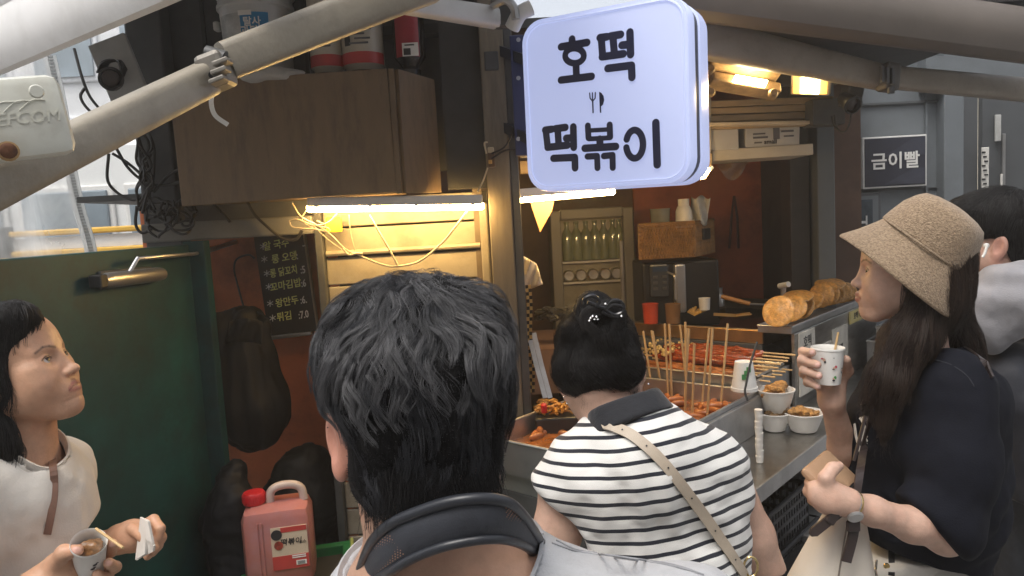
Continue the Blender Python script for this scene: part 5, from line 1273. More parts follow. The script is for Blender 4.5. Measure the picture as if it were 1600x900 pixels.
def neckline(FT, c, ax, r, m, parent, w=.018, name='collar', a0=0, a1=360):
    ax = ax.normalized(); u = ax.cross(Vector((0,1,0))).normalized(); v = ax.cross(u); pts = []; sd_ = []
    for k in range(61):
        a_ = math.radians(a0+(a1-a0)*k/60); rd = u*math.cos(a_)+v*math.sin(a_)
        zz = np.linspace(-.14,.16,160); pp_ = np.array([c+rd*(r+.007)+ax*z_ for z_ in zz]); d = f_sample(FT, pp_)
        k_ = int(np.argmax(d < .001))
        if d[k_] < .001: pts.append(c+rd*(r+.001)+ax*float(zz[k_])); sd_.append(ax-rd*.4)
    if len(pts) < 8: return
    P2 = np.array(pts)
    for _ in range(3): P2[1:-1] = (P2[:-2]+P2[1:-1]*2+P2[2:])/4
    MB().ribbon([Vector(q) for q in P2], w, sd_, .004).build(name, m, parent, True)
def unit(v): return v/(np.linalg.norm(v, axis=-1)[..., None]+1e-9)
def grow(F, roots, flow, steps, length, lift, free=.2, jit=.25, wave=.5, wfreq=28, seed=1, grav=.3, clump=.006, curl=0.0, cfreq=8.0, guides=0, tight=.7):
    """hair strands combed along a flow over the surface of a field"""
    n = len(roots); rs = np.random.default_rng(seed); p = np.array(roots, float)
    L = length*rs.uniform(.75, 1.1, n); st = (L/(steps-1))[:, None]
    off0 = lift*rs.uniform(0, 1, n)**1.5; cl = clump*vnoise(p*45, seed+3); jv = rs.normal(0, jit, (n, 3))*.35
    out = np.zeros((n, steps, 3)); d_prev = None; ph0 = 5*vnoise(p*22, seed+11); ca = curl*(.4+.6*np.abs(vnoise(p*30, seed+17)))
    for k in range(steps):
        t = k/(steps-1); out[:, k] = p
        g = f_grad(F, p); fl = flow(p)
        ns = np.stack([vnoise(p*wfreq+np.array([7.1*s_, 3.3, 1.7]), seed+s_) for s_ in (1,2,3)], 1)
        d = fl+wave*ns+jv*(1.0+t)
        if curl: d = d+np.cross(g, unit(fl))*(ca*np.sin(ph0+cfreq*t))[:, None]
        d = d-g*np.sum(d*g, 1)[:, None]; d = unit(d)
        if d_prev is not None: d = unit(d*.6+d_prev*.4)
        if t > 1-free: d = unit(d+np.array([0,0,-grav])+g*.12)
        d_prev = d; p = p+d*st
        if t <= 1-free:
            s_ = f_sample(F, p); tgt = -.001+(off0+cl)*min(1, t*2.2)
            ok = np.abs(s_) < .05
            p = p-np.where(ok, s_-tgt, 0)[:, None]*g*.8
    if guides:
        gi = rs.choice(n, min(guides, n), replace=False); gr = out[gi, 0]; near = np.zeros(n, int)
        for a in range(0, n, 2000): near[a:a+2000] = np.argmin(((out[a:a+2000, 0][:, None]-gr[None])**2).sum(2), 1)
        tt = np.linspace(0, 1, steps)[None, :, None]; off = (out[:, 0]-gr[near])[:, None, :]
        tgt = out[gi][near]+off*(1-tight*tt**.8); ln = rs.uniform(.75, 1.0, (n,1,1))
        mx_ = np.minimum(1, tt*2.5)*.88
        out = out*(1-mx_)+tgt*mx_
        out = out[:, :1]+(out-out[:, :1])*1.0
    return out
def mesh_verts(o, n, rs, cond=None):
    me = o.data; a = np.zeros(len(me.vertices)*3, np.float32); me.vertices.foreach_get('co', a); a = a.reshape(-1,3).astype(float)
    if cond is not None: a = a[cond(a)]
    return a[rs.integers(0, len(a), n)]+rs.normal(0, .0012, (n,3))
def spots(lst):
    def fn(W):
        c = np.zeros((len(W), 4))
        for (a, b, r, soft, col, amt) in lst:
            a, b = np.array(a), np.array(b); ab = b-a; t = np.clip(((W-a)@ab)/max(ab@ab, 1e-9), 0, 1); d = np.linalg.norm(W-a-t[:, None]*ab, axis=1)
            k = np.clip((r-d)/soft, 0, 1)*amt; k = k*k*(3-2*k) if amt >= 1 else k
            c[:, :3] = c[:, :3]*(1-k[:, None])+np.array(col)*k[:, None] if True else c[:, :3]; 
            na = c[:, 3]+k*(1-c[:, 3]); c[:, 3] = na
        # un-premultiply
        c[:, :3] /= np.maximum(c[:, 3:4], 1e-4); return c
    return fn
def skin(name, col):
    m = mat(name, col, .46, 0, .09, 55, .10, 300, sss=.05, tint=True, spec=.42, stain=(col[0]*1.02,col[1]*.8,col[2]*.74), stain_amt=.35, stain_scale=22); return m
def headM(c, fwd, up=(0,0,1)):
    fwd = Vector(fwd).normalized(); up = Vector(up); up = (up-fwd*up.dot(fwd)).normalized(); x = fwd.cross(up)
    M = Matrix((x, fwd, up)).transposed().to_4x4(); M.translation = Vector(c); return M
def face_pt(F, M, s, x, z, y1=.135):
    ys = np.linspace(y1, .0, 240); p = np.array([M @ Vector((x*s, y*s, z*s)) for y in ys]); d = f_sample(F, p); k = int(np.argmax(d < 0))
    return M @ Vector((x*s, ys[k]*s, z*s))
def head(F, M, s=1.0, male=False, mouth=0.0, smile=0.0, open_eye=1.0, ears=True, sp=None):
    """head, face and ears; +Y is forward, +Z up. mouth: how far the lips push forward"""
    R = M.to_3x3(); h = lambda x, y, z: M @ Vector((x*s, y*s, z*s)); e = lambda c, r, k=.012, op='u', RR=None: F.ell(h(*c), [q*s for q in r], R if RR is None else R @ RR, k*s, op)
    cn = lambda a, b, ra, rb, k=.012, op='u': F.cone(h(*a), h(*b), ra*s, rb*s, k*s, op)
    e((0,-.016,.036), (.073,.094,.082), .01)
    e((0,.028,-.02), (.062,.062,.075), .03)
    e((0,.046,.04), (.058,.042,.05), .03)
    j = 1.06 if male else 1.0
    for q in (1,-1):
        cn((q*.054*j,-.004,-.05), (q*.022,.058,-.096), .021, .016, .03)
        e((q*.039,.050,-.038), (.029,.031,.034), .03)       # cheeks
        e((q*.042,.05,-.012), (.022,.026,.014), .015)         # cheekbones
        cn((q*.012,.082,.016), (q*.045,.070,.016), .007, .006, .012)
        e((q*.031,.093,-.003), (.017,.016,.0105), .012, 's')  # sockets
    e((0,.071,-.096), (.02,.019,.017), .02)
    e((0,.07,-.066), (.03,.024,.024), .02)
    cn((0,.082,.008), (0,.0975,-.030), .0065, .0080, .012)
    e((0,.1015,-.0345), (.0095,.0098,.0080), .008)
    for q in (1,-1):
        e((q*.0115,.093,-.037), (.0068,.009,.0065), .005)
        e((q*.0058,.0985,-.0425), (.0032,.004,.003), .002, 's')
    m_ = mouth
    for q in (1,-1):
        cn((0,.0905+m_,-.0575), (q*(.023-m_*.7),.0845+m_*.4,-.0630+smile*.5), .0058, .0026, .004)
        cn((0,.0895+m_,-.0690), (q*(.022-m_*.7),.0840+m_*.4,-.0650+smile*.5), .0066, .0026, .004)
    cn((-.019,.0945+m_*.7,-.0634+smile*.4), (0,.0985+m_,-.0630), .0015, .0016, .002, 's'); cn((.019,.0945+m_*.7,-.0634+smile*.4), (0,.0985+m_,-.0630), .0015, .0016, .002, 's')
    e((0,.074,-.08), (.02,.012,.004), .01, 's')
    eyes = []
    for q in (1,-1):
        c = (q*.0315,.0735,-.0035); eyes.append(c)
        e(c, (.0165,.0128,.0125), .005)
        e((c[0],c[1]+.013,c[2]-.0004), (.0122,.012,.0046*open_eye), .0025, 's', Matrix.Rotation(-q*.10,3,'Y'))
    if ears:
        for q in (1,-1):
            RR = Matrix.Rotation(q*.35,3,'Z') @ Matrix.Rotation(.2,3,'X')
            e((q*.078,-.012,-.012), (.0075,.019,.031), .004, 'u', RR)
            e((q*.074,-.006,-.034), (.007,.011,.014), .006, 'u', RR)
            e((q*.084,-.007,-.008), (.006,.0105,.019), .004, 's', RR)
    # spots of colour that belong to the skin: lips, brows, lashes; plus painted mouth crease shade
    S_ = []
    lip = (.34,.125,.10) if not male else (.4,.2,.16)
    g_ = lambda x, z: face_pt(F, M, s, x, z)
    def line(pts, r, soft, col, amt):
        q = [g_(*p_) for p_ in pts]
        for i in range(len(q)-1): S_.append((q[i], q[i+1], r*s, soft*s, col, amt))
    k_ = 1-m_*30*.9
    for q in (1,-1):
        S_ += [(h(q*.042,.06,-.03), h(q*.03,.075,-.035), .024*s, .022*s, (.52,.2,.13), .22)]
        line([(0,-.0585),(q*.010*k_,-.0578),(q*.021*k_,-.0628+smile*.5)], .0044, .0022, lip, .8)
        line([(0,-.0695),(q*.010*k_,-.0692),(q*.020*k_,-.0655+smile*.5)], .0052, .0024, lip, .75)
        line([(0,-.0634),(q*.012*k_,-.0632),(q*.023*k_,-.0640+smile*.6)], .0016, .0012, (.10,.03,.025), .8)  # painted dark line for the shade between the lips
        line([(q*.013,.0135),(q*.024,.0185),(q*.036,.0205),(q*.050,.0145)], .0030, .0022, (.04,.024,.017), .7)
        line([(q*.0195,-.0015),(q*.025,.0030),(q*.033,.0040),(q*.040,.0022),(q*.0455,-.0015)], .0017, .0011, (.010,.007,.006), 1.0)
        line([(q*.022,-.0055),(q*.032,-.0062),(q*.041,-.0040)], .0010, .0010, (.08,.04,.03), .5)
    return h, R, eyes, S_
def eyeball(parent, h, R, c, look, s=1.0):
    o = MB().lathe([(0,-.0108*s)]+[(.0108*s*math.sin(a), -.0108*s*math.cos(a)) for a in np.linspace(.2,2.9,12)]+[(0,.0108*s)], h(*c), 18, frame(Vector(look).orthogonal(), look)).build('eye', mat('eye_white', (.6,.57,.54), .12, 0, .03), parent, True)
    F_ = frame(Vector(look).orthogonal(), look); cc = h(*c)+Vector(look).normalized()*(.0108*s-.0014)
    MB().lathe([(0,.0018),(.0022,.0017),(.0056,.0002),(.0058,-.001),(0,-.001)], cc, 16, F_).build('iris', mat('iris_dark', (.03,.015,.008), .08), o, True)
    MB().lathe([(0,.0011),(.0012,.0011),(.0013,.0003),(0,.0003)], cc+Vector(look).normalized()*.0014, 10, F_).build('pupil', BLACKP, o)
HAIRB = hair_mat('hair_black', (.010,.009,.009), .45, .35)
HAIRD = hair_mat('hair_dark_brown', (.030,.018,.012), .45, .35)
CAPB = mat('hair_cap_black', (.008,.0075,.0075), .6, 0, .2, 60, .3, 200, spec=.1, stretch=(1,1,.25))
CAPD = mat('hair_cap_brown', (.016,.010,.008), .6, 0, .2, 60, .3, 200, spec=.1, stretch=(1,1,.25))
SKINF = skin('skin_light', (.58,.375,.285)); SKINW = skin('skin_warm', (.56,.32,.205)); SKINM = skin('skin_tan', (.47,.28,.195))
def cloth_disp(seed, a=.004, dirs=(9,9,14)):
    dv = np.array(dirs, float)
    return lambda W, n: a*vnoise(W*dv+seed, seed)+a*.5*vnoise(W*dv*2.3+seed*2, seed+3)+a*.25*vnoise(W*dv*6, seed+7)
def legs(parent, c, fwd, m, shoe, hz=.9, w=.09):
    """trousers and shoes below the frame, standing on the ground"""
    fwd = Vector(fwd); fwd.z = 0; fwd.normalize(); sd_ = fwd.cross(Z); c = Vector((c.x, c.y, 0))
    F = Field([c.x-.3,c.y-.3,-.02], [c.x+.3,c.y+.3,hz+.12], .012)
    F.ell(c+Z*(hz-.02), (.165 if w > .08 else .125,.13 if w > .08 else .11,.14), frame(sd_,Z), .03)
    for q in (1,-1):
        F.chain([c+sd_*q*w+Z*(hz-.06), c+sd_*q*w*1.05+fwd*.02+Z*.47, c+sd_*q*w*1.05+Z*.07], [.095,.068,.06], .04)
        Fs = None
    F.cut(c+Z*(hz+.07), (0,0,1)); F.cut(c+Z*.05, (0,0,-1))
    F.mesh('trousers', m, parent, disp=cloth_disp(3,.004))
    for q in (1,-1):
        b = c+sd_*q*w*1.05; F2 = Field([b.x-.2,b.y-.2,-.01], [b.x+.2,b.y+.2,.14], .008)
        F2.ell(b+fwd*.06+Z*.035, (.043,.125,.035), frame(sd_,Z) if False else Matrix((sd_,fwd,Z)).transposed(), .02); F2.ell(b-fwd*.01+Z*.06, (.04,.06,.045), Matrix((sd_,fwd,Z)).transposed(), .02); F2.cut(b+Z*.004, (0,0,-1))
        F2.mesh('shoe', shoe, parent)
SHOE = mat('shoe_dark', (.04,.04,.042), .6); DENIM = mat('dark_trousers', (.03,.035,.045), .85, 0, .2, 40, .1, 120); WJEAN = mat('white_jeans', (.62,.59,.54), .85, 0, .05, 20, .15, 200)
BONE = lambda v: Vector(v)

# ------------------------------------------------------------ man in the foreground, seen from behind
t = thing('person', Vector((-.1,.8,0)), 'man seen from behind in grey T-shirt with black neck fan', 'person')
m1 = t
cM = P(662,655,.80); hM = headM(cM, (.10,1,-.10), (-.16,.0,1))
F = Field([-.36,.5,1.0], [.42,1.06,1.72], .005, fx=[(-.22,.06,.0028)], fy=[(.64,.96,.0028)], fz=[(1.36,1.66,.0028)])
h, R, eyes, S_ = head(F, hM, 1.0, True)
nb = P(700,905,.80)
F.chain([h(0,-.03,-.05), P(672,790,.795), P(694,890,.80), P(705,1010,.82)], [.066,.069,.078,.11], .03, fl=R.col[1] if False else None)
for (sx_, sy_, sY) in ((1075,985,.76),(392,1085,.82)):
    F.cone(P(700,925,.80), P(sx_,sy_,sY), .06, .055, .06)
F.cone(P(710,1000,.82), P(720,1300,.84), .12, .14, .06)
FS = F
# the folded ears stand out from the hair
sk1 = F.mesh('body', SKINM, t, tint=spots([(h(.08,-.01,-.01),h(.08,-.01,-.04),.03,.02,(.55,.2,.16),.5),(h(-.085,-.01,-.005),h(-.085,-.01,-.04),.034,.02,(.58,.2,.16),.55)]))
for q, dx in ((-1,-.004),):
    pass
# ear on the left, built larger into its own place
EC = P(527,694,.775); FE = Field(list(EC-Vector((.05,.06,.06))), list(EC+Vector((.06,.07,.06))), .0016)
lx = (P(506,640,.775)-P(546,752,.775)).normalized(); RE = frame(Vector((-.80,-.60,0)), lx)   # x: outward face of the ear, z: along the ear
eo = lambda x, y, z: EC+RE@Vector((x,y,z))
FE.ell(eo(0,0,.006), (.0085,.019,.031), RE, .004); FE.ell(eo(.002,.004,-.026), (.008,.011,.014), RE, .008)
FE.ell(eo(-.012,.012,-.004), (.016,.016,.03), RE, .008)
FE.ell(eo(.010,.004,.004), (.0075,.011,.020), RE, .004, 's')
FE.mesh('ear', SKINM, t, tint=spots([(EC,EC,.06,.03,(.58,.22,.16),.55)]))
for dx, dy_ in ((0,0),(.002,-.014)): MB().lathe([(0,-.0011),(.0011,0),(0,.0011)], P(512,668+dy_*800,.765), 8).build('mole', mat('mole', (.12,.05,.035), .5), t)
# hair
FH = Field([-.30,.56,1.28], [.10,1.02,1.72], .004)
FH.ell(P(650,570,.79), (.090,.108,.080), k=.015)
FH.ell(P(658,650,.785), (.080,.088,.078), k=.03)
FH.ell(P(668,708,.79), (.068,.076,.076), k=.03); FH.ell(P(663,742,.772), (.066,.062,.050), k=.03)
FH.ell(P(655,480,.80), (.062,.07,.032), k=.03)
FH.ell(P(548,560,.79), (.026,.055,.055), k=.03); FH.ell(P(756,565,.80), (.028,.055,.07), k=.03)
# keep the face free, and the ear
FH.cut(cM+hM.to_3x3()@Vector((0,.06,-.02)), hM.to_3x3()@Vector((0,.75,-.7)), .02)
FH.ell(P(520,700,.765), (.030,.055,.047), k=.012, op='s')
cap = FH.mesh('hair', CAPB, t, disp=lambda W, n: .008*vnoise(W*[30,30,18], 2)+.004*vnoise(W*[75,75,30], 4))
crown = np.array(P(672,455,.79))
def flowM(p):
    d = p-crown; d[:, 2] *= .5; r = np.linalg.norm(d, axis=1)[:, None]
    d = d/(r+1e-6); sw = np.stack([-d[:,1], d[:,0], d[:,2]*0], 1)
    k = np.clip(r/.16, 0, 1)
    return d*(1-k*.75)+sw*.35*(1-k)+np.array([0.05,0,-1.])*k*1.1
rs1 = np.random.default_rng(5)
ro = mesh_verts(cap, 34000, rs1, lambda a: a[:,1] < .93)
st_ = grow(FH, ro, flowM, 13, .052, .006, .15, .10, .55, 17, 3, .25, .009, .9, 5, 2400, .5)
hair_curves('hair_strands', st_, rs1.uniform(.00016,.00028,len(st_)), hair_mat('hair_charcoal', (.023,.0235,.027), .42, .5), cap)
# coarser locks over the top of the head
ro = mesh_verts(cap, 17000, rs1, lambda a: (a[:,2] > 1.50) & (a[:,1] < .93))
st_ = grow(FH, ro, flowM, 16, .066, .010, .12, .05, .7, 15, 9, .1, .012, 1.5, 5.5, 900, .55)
hair_curves('hair_strands', st_, rs1.uniform(.00015,.00026,len(st_)), hair_mat('hair_painted_sheen', (.085,.084,.088), .45, .5), cap)  # paler grey colour paints the sheen on top of the head
# ragged nape hair
ro = np.array([P(x_, y_, min(hit(FS, x_, y_, .6, .85).y, .80)-.004+rs1.uniform(-.004,.003)) for x_, y_ in ((q_, 758-(q_-640)*.14+rs1.uniform(-40,14)) for q_ in rs1.uniform(566,778,2600))])
dv = unit(np.stack([rs1.normal(.03,.16,2600), rs1.normal(.02,.10,2600), -np.ones(2600)], 1)); tt = np.linspace(0,1,7)[None,:,None]*rs1.uniform(.018,.045,2600)[:,None,None]
st_ = ro[:,None,:]+dv[:,None,:]*tt+np.array([0,.02,0])*tt**2
hair_curves('hair_strands', st_, np.full(2600,.00034), HAIRB, cap)
# T-shirt
TG = mat('grey_jersey', (.40,.405,.42), .9, 0, .05, 60, .15, 400, sheen=.2)
FT = Field([-.42,.5,.86], [.48,1.1,1.5], .005)
FT.cone(P(712,965,.81), P(1075,992,.76), .088, .068, .06); FT.cone(P(712,965,.81), P(385,1095,.82), .088, .068, .06)
FT.cone(P(712,1010,.82), P(725,1400,.84), .145, .155, .08); FT.cone(P(1075,995,.76), P(1150,1330,.80), .07, .065, .03); FT.cone(P(385,1095,.82), P(320,1400,.84), .07, .065, .03)
FT.cone(P(640,700,.775), P(703,925,.795), .094, .112, .004, 's')
FT.mesh('tshirt', TG, t, disp=cloth_disp(4,.0035,(10,10,20)))
# collar rib following the neckline
neckline(FT, P(697,902,.795), P(703,925,.795)-P(640,700,.775), .1115, TG, t, .022)
def stitch_line(FT, pts, m, parent, y0, y1, r=.0011, off=.0005, name='seam'):
    q = [hit(FT, v.x, v.y, y0, y1, off) for v in curvepts([Vector((a, b, 0)) for a, b in pts], 24)]
    MB().tube(q, r, 6).build(name, m, parent, True)
for d_ in (0, 7): stitch_line(FT, [(862+d_,848-d_*.6),(905,862-d_*.3),(970,872-d_*.3),(1050,884-d_*.3),(1100,898)], mat('grey_stitch', (.28,.285,.3), .9), t, .5, 1.0)
# arms below the frame
F = Field([-.5,.55,.7], [.5,1.15,1.3], .008)
F.chain([P(1150,1300,.80), P(1165,1500,.86)], [.045,.036], .01); F.chain([P(320,1380,.84), P(300,1560,.88)], [.045,.036], .01)
legs(t, Vector((-.06,.86,0)), (0,1,0), DENIM, SHOE, .86)
# neck fan
nf = thing('neck_fan', P(700,830,.7), 'black padded neck fan band with mesh worn behind the man\'s neck', 'neck fan')
NFM = mat('fan_black', (.022,.024,.03), .38, 0, .1, 30, .04, 120)
top = curvepts([P(556,915,.80),P(570,872,.76),P(585,842,.725),P(612,818,.70),P(650,801,.685),P(700,785,.675),P(750,779,.675),P(790,784,.69),P(815,803,.715),P(832,828,.75),P(846,850,.80)], 50)
bot = curvepts([P(572,925,.79),P(590,905,.735),P(618,888,.70),P(650,870,.685),P(690,855,.675),P(730,846,.675),P(765,842,.68),P(795,844,.70),P(818,852,.73),P(832,862,.77),P(840,872,.80)], 50)
MB().tube(top, .0058, 12).build('upper_rim', NFM, nf, True); MB().tube(bot, .0050, 12).build('lower_rim', NFM, nf, True)
mb = MB(); nn = len(top)
mb.grid(lambda u, v: top[min(nn-1,int(round(u*(nn-1))))].lerp(bot[min(len(bot)-1,int(round(u*(len(bot)-1))))], v)+Vector((0,.003-.006*math.sin(v*math.pi),0)), nn-1, 8)
mb.build('padded_band', mat('fan_fabric', (.030,.033,.042), .6, 0, .12, 60, .1, 500), nf, True, solid=.004)
# perforated mesh patches at the two ends
dots = MB(); dm = mat('mesh_hole', (.30,.17,.12), .6)
def patch(u0, u1, v0, v1, nu, nv):
    for i in range(nu):
        for j in range(nv):
            u_ = u0+(u1-u0)*(i+.5*(j%2))/nu; v_ = v0+(v1-v0)*j/nv
            q = top[int(u_*(nn-1))].lerp(bot[int(u_*(len(bot)-1))], v_); q2 = top[min(nn-1,int(u_*(nn-1))+1)].lerp(bot[min(len(bot)-1,int(u_*(len(bot)-1))+1)], v_)
            q = q.lerp(q2, u_*(nn-1)-int(u_*(nn-1))); dots.box(q+(CAMLOC-q).normalized()*.0062, (.0011,.0004,.0011))
patch(.12,.27,.18,.85,11,12); patch(.70,.80,.16,.5,7,6)
dots.build('mesh_holes', dm, nf)['kind'] = 'stuff'

# ------------------------------------------------------------ woman in the striped top, seen from behind
t = thing('person', Vector((.24,1.35,0)), 'woman in black and white striped sleeveless top with bun, seen from behind', 'person')
cM = P(937,573,1.40); hM = headM(cM, (.16,.86,-.52), (-.02,.4,1))
F = Field([-.1,1.0,.95], [.66,1.75,1.68], .006, fx=[(.02,.30,.003)], fy=[(1.22,1.56,.003)], fz=[(1.30,1.62,.003)])
h, R, eyes, S_ = head(F, hM, 1.0)
F.chain([h(0,-.03,-.05), P(952,640,1.36), P(985,705,1.29), P(1005,800,1.27)], [.047,.046,.055,.07], .03)
shL, shR = P(882,748,1.29), P(1130,744,1.31)
eL, eR = P(862,905,1.30), P(1212,925,1.36)
wL, wR = P(905,1010,1.50), P(1150,990,1.62)
for s_, e_, w_ in ((shL,eL,wL),(shR,eR,wR)):
    F.chain([P(1000,740,1.29), s_], [.06,.042], .05); F.chain([s_, s_.lerp(e_,.5), e_, w_], [.045,.042,.035,.025], .02)
    d_ = (w_-e_).normalized(); F.ell(w_+d_*.045, (.028,.045,.02), frame(Vector((1,0,0)),Z), .02)
    for k in range(4): F.chain([w_+d_*.07+Vector((-.027+.018*k,0,.0)), w_+d_*(.105+.006*math.sin(k))+Vector((-.027+.018*k,.0,-.012)), w_+d_*.115+Vector((-.026+.017*k,-.004,-.032))], [.0088,.008,.007], .004)
    sg_ = 1 if w_ is wL else -1
    F.chain([w_+d_*.03+Vector((sg_*.022,0,0)), w_+d_*.06+Vector((sg_*.038,0,-.01)), w_+d_*.082+Vector((sg_*.03,0,-.02))], [.011,.0095,.008], .006)
F.chain([P(1005,800,1.31), P(1030,1010,1.31)], [.06,.07], .05)
F.mesh('body', SKINF, t, tint=spots([(h(-.08,-.01,-.01),h(-.08,-.01,-.04),.03,.02,(.5,.2,.16),.4)]))
# earrings
for px, py in ((881,620),(886,630),(893,612),(1013,600)): MB().lathe([(0,-.0024),(.0024,0),(0,.0024)], P(px,py,1.335), 8).build('earring', mat('crystal', (.8,.8,.78), .08, .8), t, True)
# hair drawn up into a bun
FH = Field([-.04,1.18,1.28], [.36,1.66,1.66], .0035)
FH.ell(h(0,-.018,.034), (.079,.100,.088), R, .01); FH.ell(h(0,-.045,-.022), (.086,.064,.052), R, .03)
FH.ell(P(929,487,1.335), (.036,.034,.038), k=.006); FH.ell(P(958,498,1.33), (.026,.028,.030), k=.006); FH.ell(P(950,532,1.315), (.030,.026,.034), k=.010); FH.ell(P(905,520,1.345), (.03,.03,.03), k=.012)
FH.cut(cM+R@Vector((0,.05,-.005)), R@Vector((0,.85,-.5)), .02)
FH.cut(cM+R@Vector((0,-.03,-.076)), R@Vector((0,.15,-1)), .02)
for q in (1,-1): FH.ell(h(q*.085,-.006,-.018), (.022,.03,.034), R, .01, 's')
cap = FH.mesh('hair', CAPB, t, disp=lambda W, n: .0035*vnoise(W*[40,40,40], 2)+.0015*vnoise(W*90, 4))
bun = np.array(P(932,500,1.34))
rs1 = np.random.default_rng(8)
ro = mesh_verts(cap, 9000, rs1, lambda a: a[:,1] < 1.55)
st_ = grow(FH, ro, lambda p: unit(bun-p)+.25*np.cross(unit(bun-p), np.array([0,1,0])), 9, .06, .0045, .0, .12, .35, 20, 3, 0, .004)
hair_curves('hair_strands', st_, rs1.uniform(.0003,.00045,len(st_)), HAIRB, cap)
ro = mesh_verts(cap, 900, rs1, lambda a: a[:,1] < 1.47)
st_ = grow(FH, ro, lambda p: unit(bun-p), 9, .045, .004, .75, .7, .6, 20, 13, .1, .002)
hair_curves('hair_strands', st_, np.full(len(st_),.00022), HAIRB, cap)
# strands coiled round the bun
bc_ = np.array(P(940,500,1.318)); nb_ = 1600; a0 = rs1.uniform(0,6.28,nb_); tt = np.linspace(0,1,12)[None,:]; an = a0[:,None]+tt*rs1.uniform(1.2,2.6,nb_)[:,None]
rr_ = (rs1.uniform(.018,.036,nb_))[:,None]+.004*np.sin(an*2+a0[:,None]); dp = (-.012+.5*(.036-rr_)*-1.2)+rs1.normal(0,.003,nb_)[:,None]
st_ = np.stack([bc_[0]+rr_*np.cos(an)*1.05, bc_[1]+dp, bc_[2]+rr_*np.sin(an)*1.0], 2)
hair_curves('hair_strands', st_, rs1.uniform(.00022,.0004,nb_), hair_mat('hair_soft_black', (.022,.020,.020), .4, .5), cap)
# wisps at the nape
ro = np.array([P(rs1.uniform(915,1000), rs1.uniform(598,615), 1.325) for _ in range(300)]); dv = unit(np.stack([rs1.normal(-.1,.3,300), rs1.normal(-.1,.15,300), -np.ones(300)],1)); tt = np.linspace(0,1,6)[None,:,None]*rs1.uniform(.012,.04,300)[:,None,None]
hair_curves('hair_strands', ro[:,None,:]+dv[:,None,:]*tt, np.full(300,.0002), HAIRB, cap)
# claw clip with crystals
cl_t = thing('hair_clip', P(945,490,1.3), 'black bow shaped hair clip with crystals in the woman\'s bun', 'hair clip')
CLM = mat('clip_black', (.008,.008,.009), .25, 0, .1)
for pts in ([(918,472),(932,478),(946,482),(958,476),(972,478)],[(946,482),(956,470),(970,472),(974,486),(960,492),(946,484)],[(930,480),(936,470),(926,462),(914,466),(912,476)],[(940,486),(950,492),(968,496)]):
    MB().tube(curvepts([P(*q,1.285) for q in pts],16), .0036, 8).build('bow', CLM, cl_t, True)
for px, py in ((923,497),(926,494),(929,499),(932,495),(921,501),(934,499),(946,475),(971,494)): MB().lathe([(0,-.0026),(.0026,0),(0,.0026)], P(px,py,1.278), 8).build('crystal', MATS['crystal'], cl_t)
# striped top
stm = bpy.data.materials.new('striped_knit'); stm.use_nodes = True; n_ = stm.node_tree.nodes; l_ = stm.node_tree.links; b_ = n_['Principled BSDF']; b_.inputs['Roughness'].default_value = .9; b_.inputs['Sheen Weight'].default_value = .15
at = n_.new('ShaderNodeAttribute'); at.attribute_name = 'tint'; sp_ = n_.new('ShaderNodeSeparateColor'); l_.new(at.outputs['Color'], sp_.inputs[0])
fr = n_.new('ShaderNodeMath'); fr.operation = 'FRACT'; l_.new(sp_.outputs[0], fr.inputs[0]); lt = n_.new('ShaderNodeMath'); lt.operation = 'LESS_THAN'; lt.inputs[1].default_value = .30; l_.new(fr.outputs[0], lt.inputs[0])
mx = n_.new('ShaderNodeMix'); mx.data_type = 'RGBA'; l_.new(lt.outputs[0], mx.inputs[0]); mx.inputs[6].default_value = (.70,.69,.66,1); mx.inputs[7].default_value = (.012,.014,.022,1); l_.new(mx.outputs[2], b_.inputs['Base Color'])
tc = n_.new('ShaderNodeTexCoord'); nz = n_.new('ShaderNodeTexNoise'); nz.inputs['Scale'].default_value = 420; l_.new(tc.outputs['Object'], nz.inputs['Vector']); bp = n_.new('ShaderNodeBump'); bp.inputs['Strength'].default_value = .2; bp.inputs['Distance'].default_value = .004; l_.new(nz.outputs['Fac'], bp.inputs['Height']); l_.new(bp.outputs[0], b_.inputs['Normal'])
FT = Field([-.08,1.02,.85], [.62,1.62,1.55], .0045)
FT.chain([P(920,730,1.29), P(1000,718,1.285), P(1090,725,1.30)], [.066,.080,.068], .06)
FT.cone(P(1002,735,1.30), P(1030,900,1.295), .105, .112, .07); FT.cone(P(1030,900,1.295), P(1040,1120,1.27), .115, .125, .05)
FT.cone(P(935,760,1.30), P(970,930,1.29), .076, .070, .06); FT.cone(P(1095,750,1.30), P(1110,930,1.29), .076, .072, .06)
FT.cone(shL+Vector((.012,0,.012)), shL+Vector((-.006,0,-.012)), .055, .054, .03); FT.cone(shR+Vector((-.01,0,.012)), shR+Vector((.002,.0,-.02)), .054, .053, .03)
FT.cut(shL+Vector((-.028,0,-.028)), Vector((-.72,0,-.7)), .008, lo=[-.2,.9,.8], hi=[shL.x+.03,1.7,shL.z+.05])
FT.cone(h(0,-.0,-.02), P(978,668,1.30), .05, .066, .004, 's')
C7 = P(1000,640,1.27); dn_ = (P(1052,900,1.2)-P(1000,640,1.2)).normalized(); lt_ = Vector((dn_.z*-1,0,dn_.x)); lt_ = Vector((1,0,.2)).normalized()
def stripe(W):
    q = W-np.array(C7); s_ = q@np.array(dn_); la = q@np.array(lt_); dep = (W[:,1]-1.22)
    v = s_+.55*np.minimum(la,0.02)**2*1.6+.35*np.maximum(la,0)**2*.6-dep*.25+.0022*vnoise(W*[16,16,16],4)+.001*vnoise(W*40,6)
    c = np.zeros((len(W),4)); c[:,0] = v/.0232+20; c[:,3] = 1; return c
FT.cut(P(1040,1075,1.2), Vector((.1,0,-1)), .01)
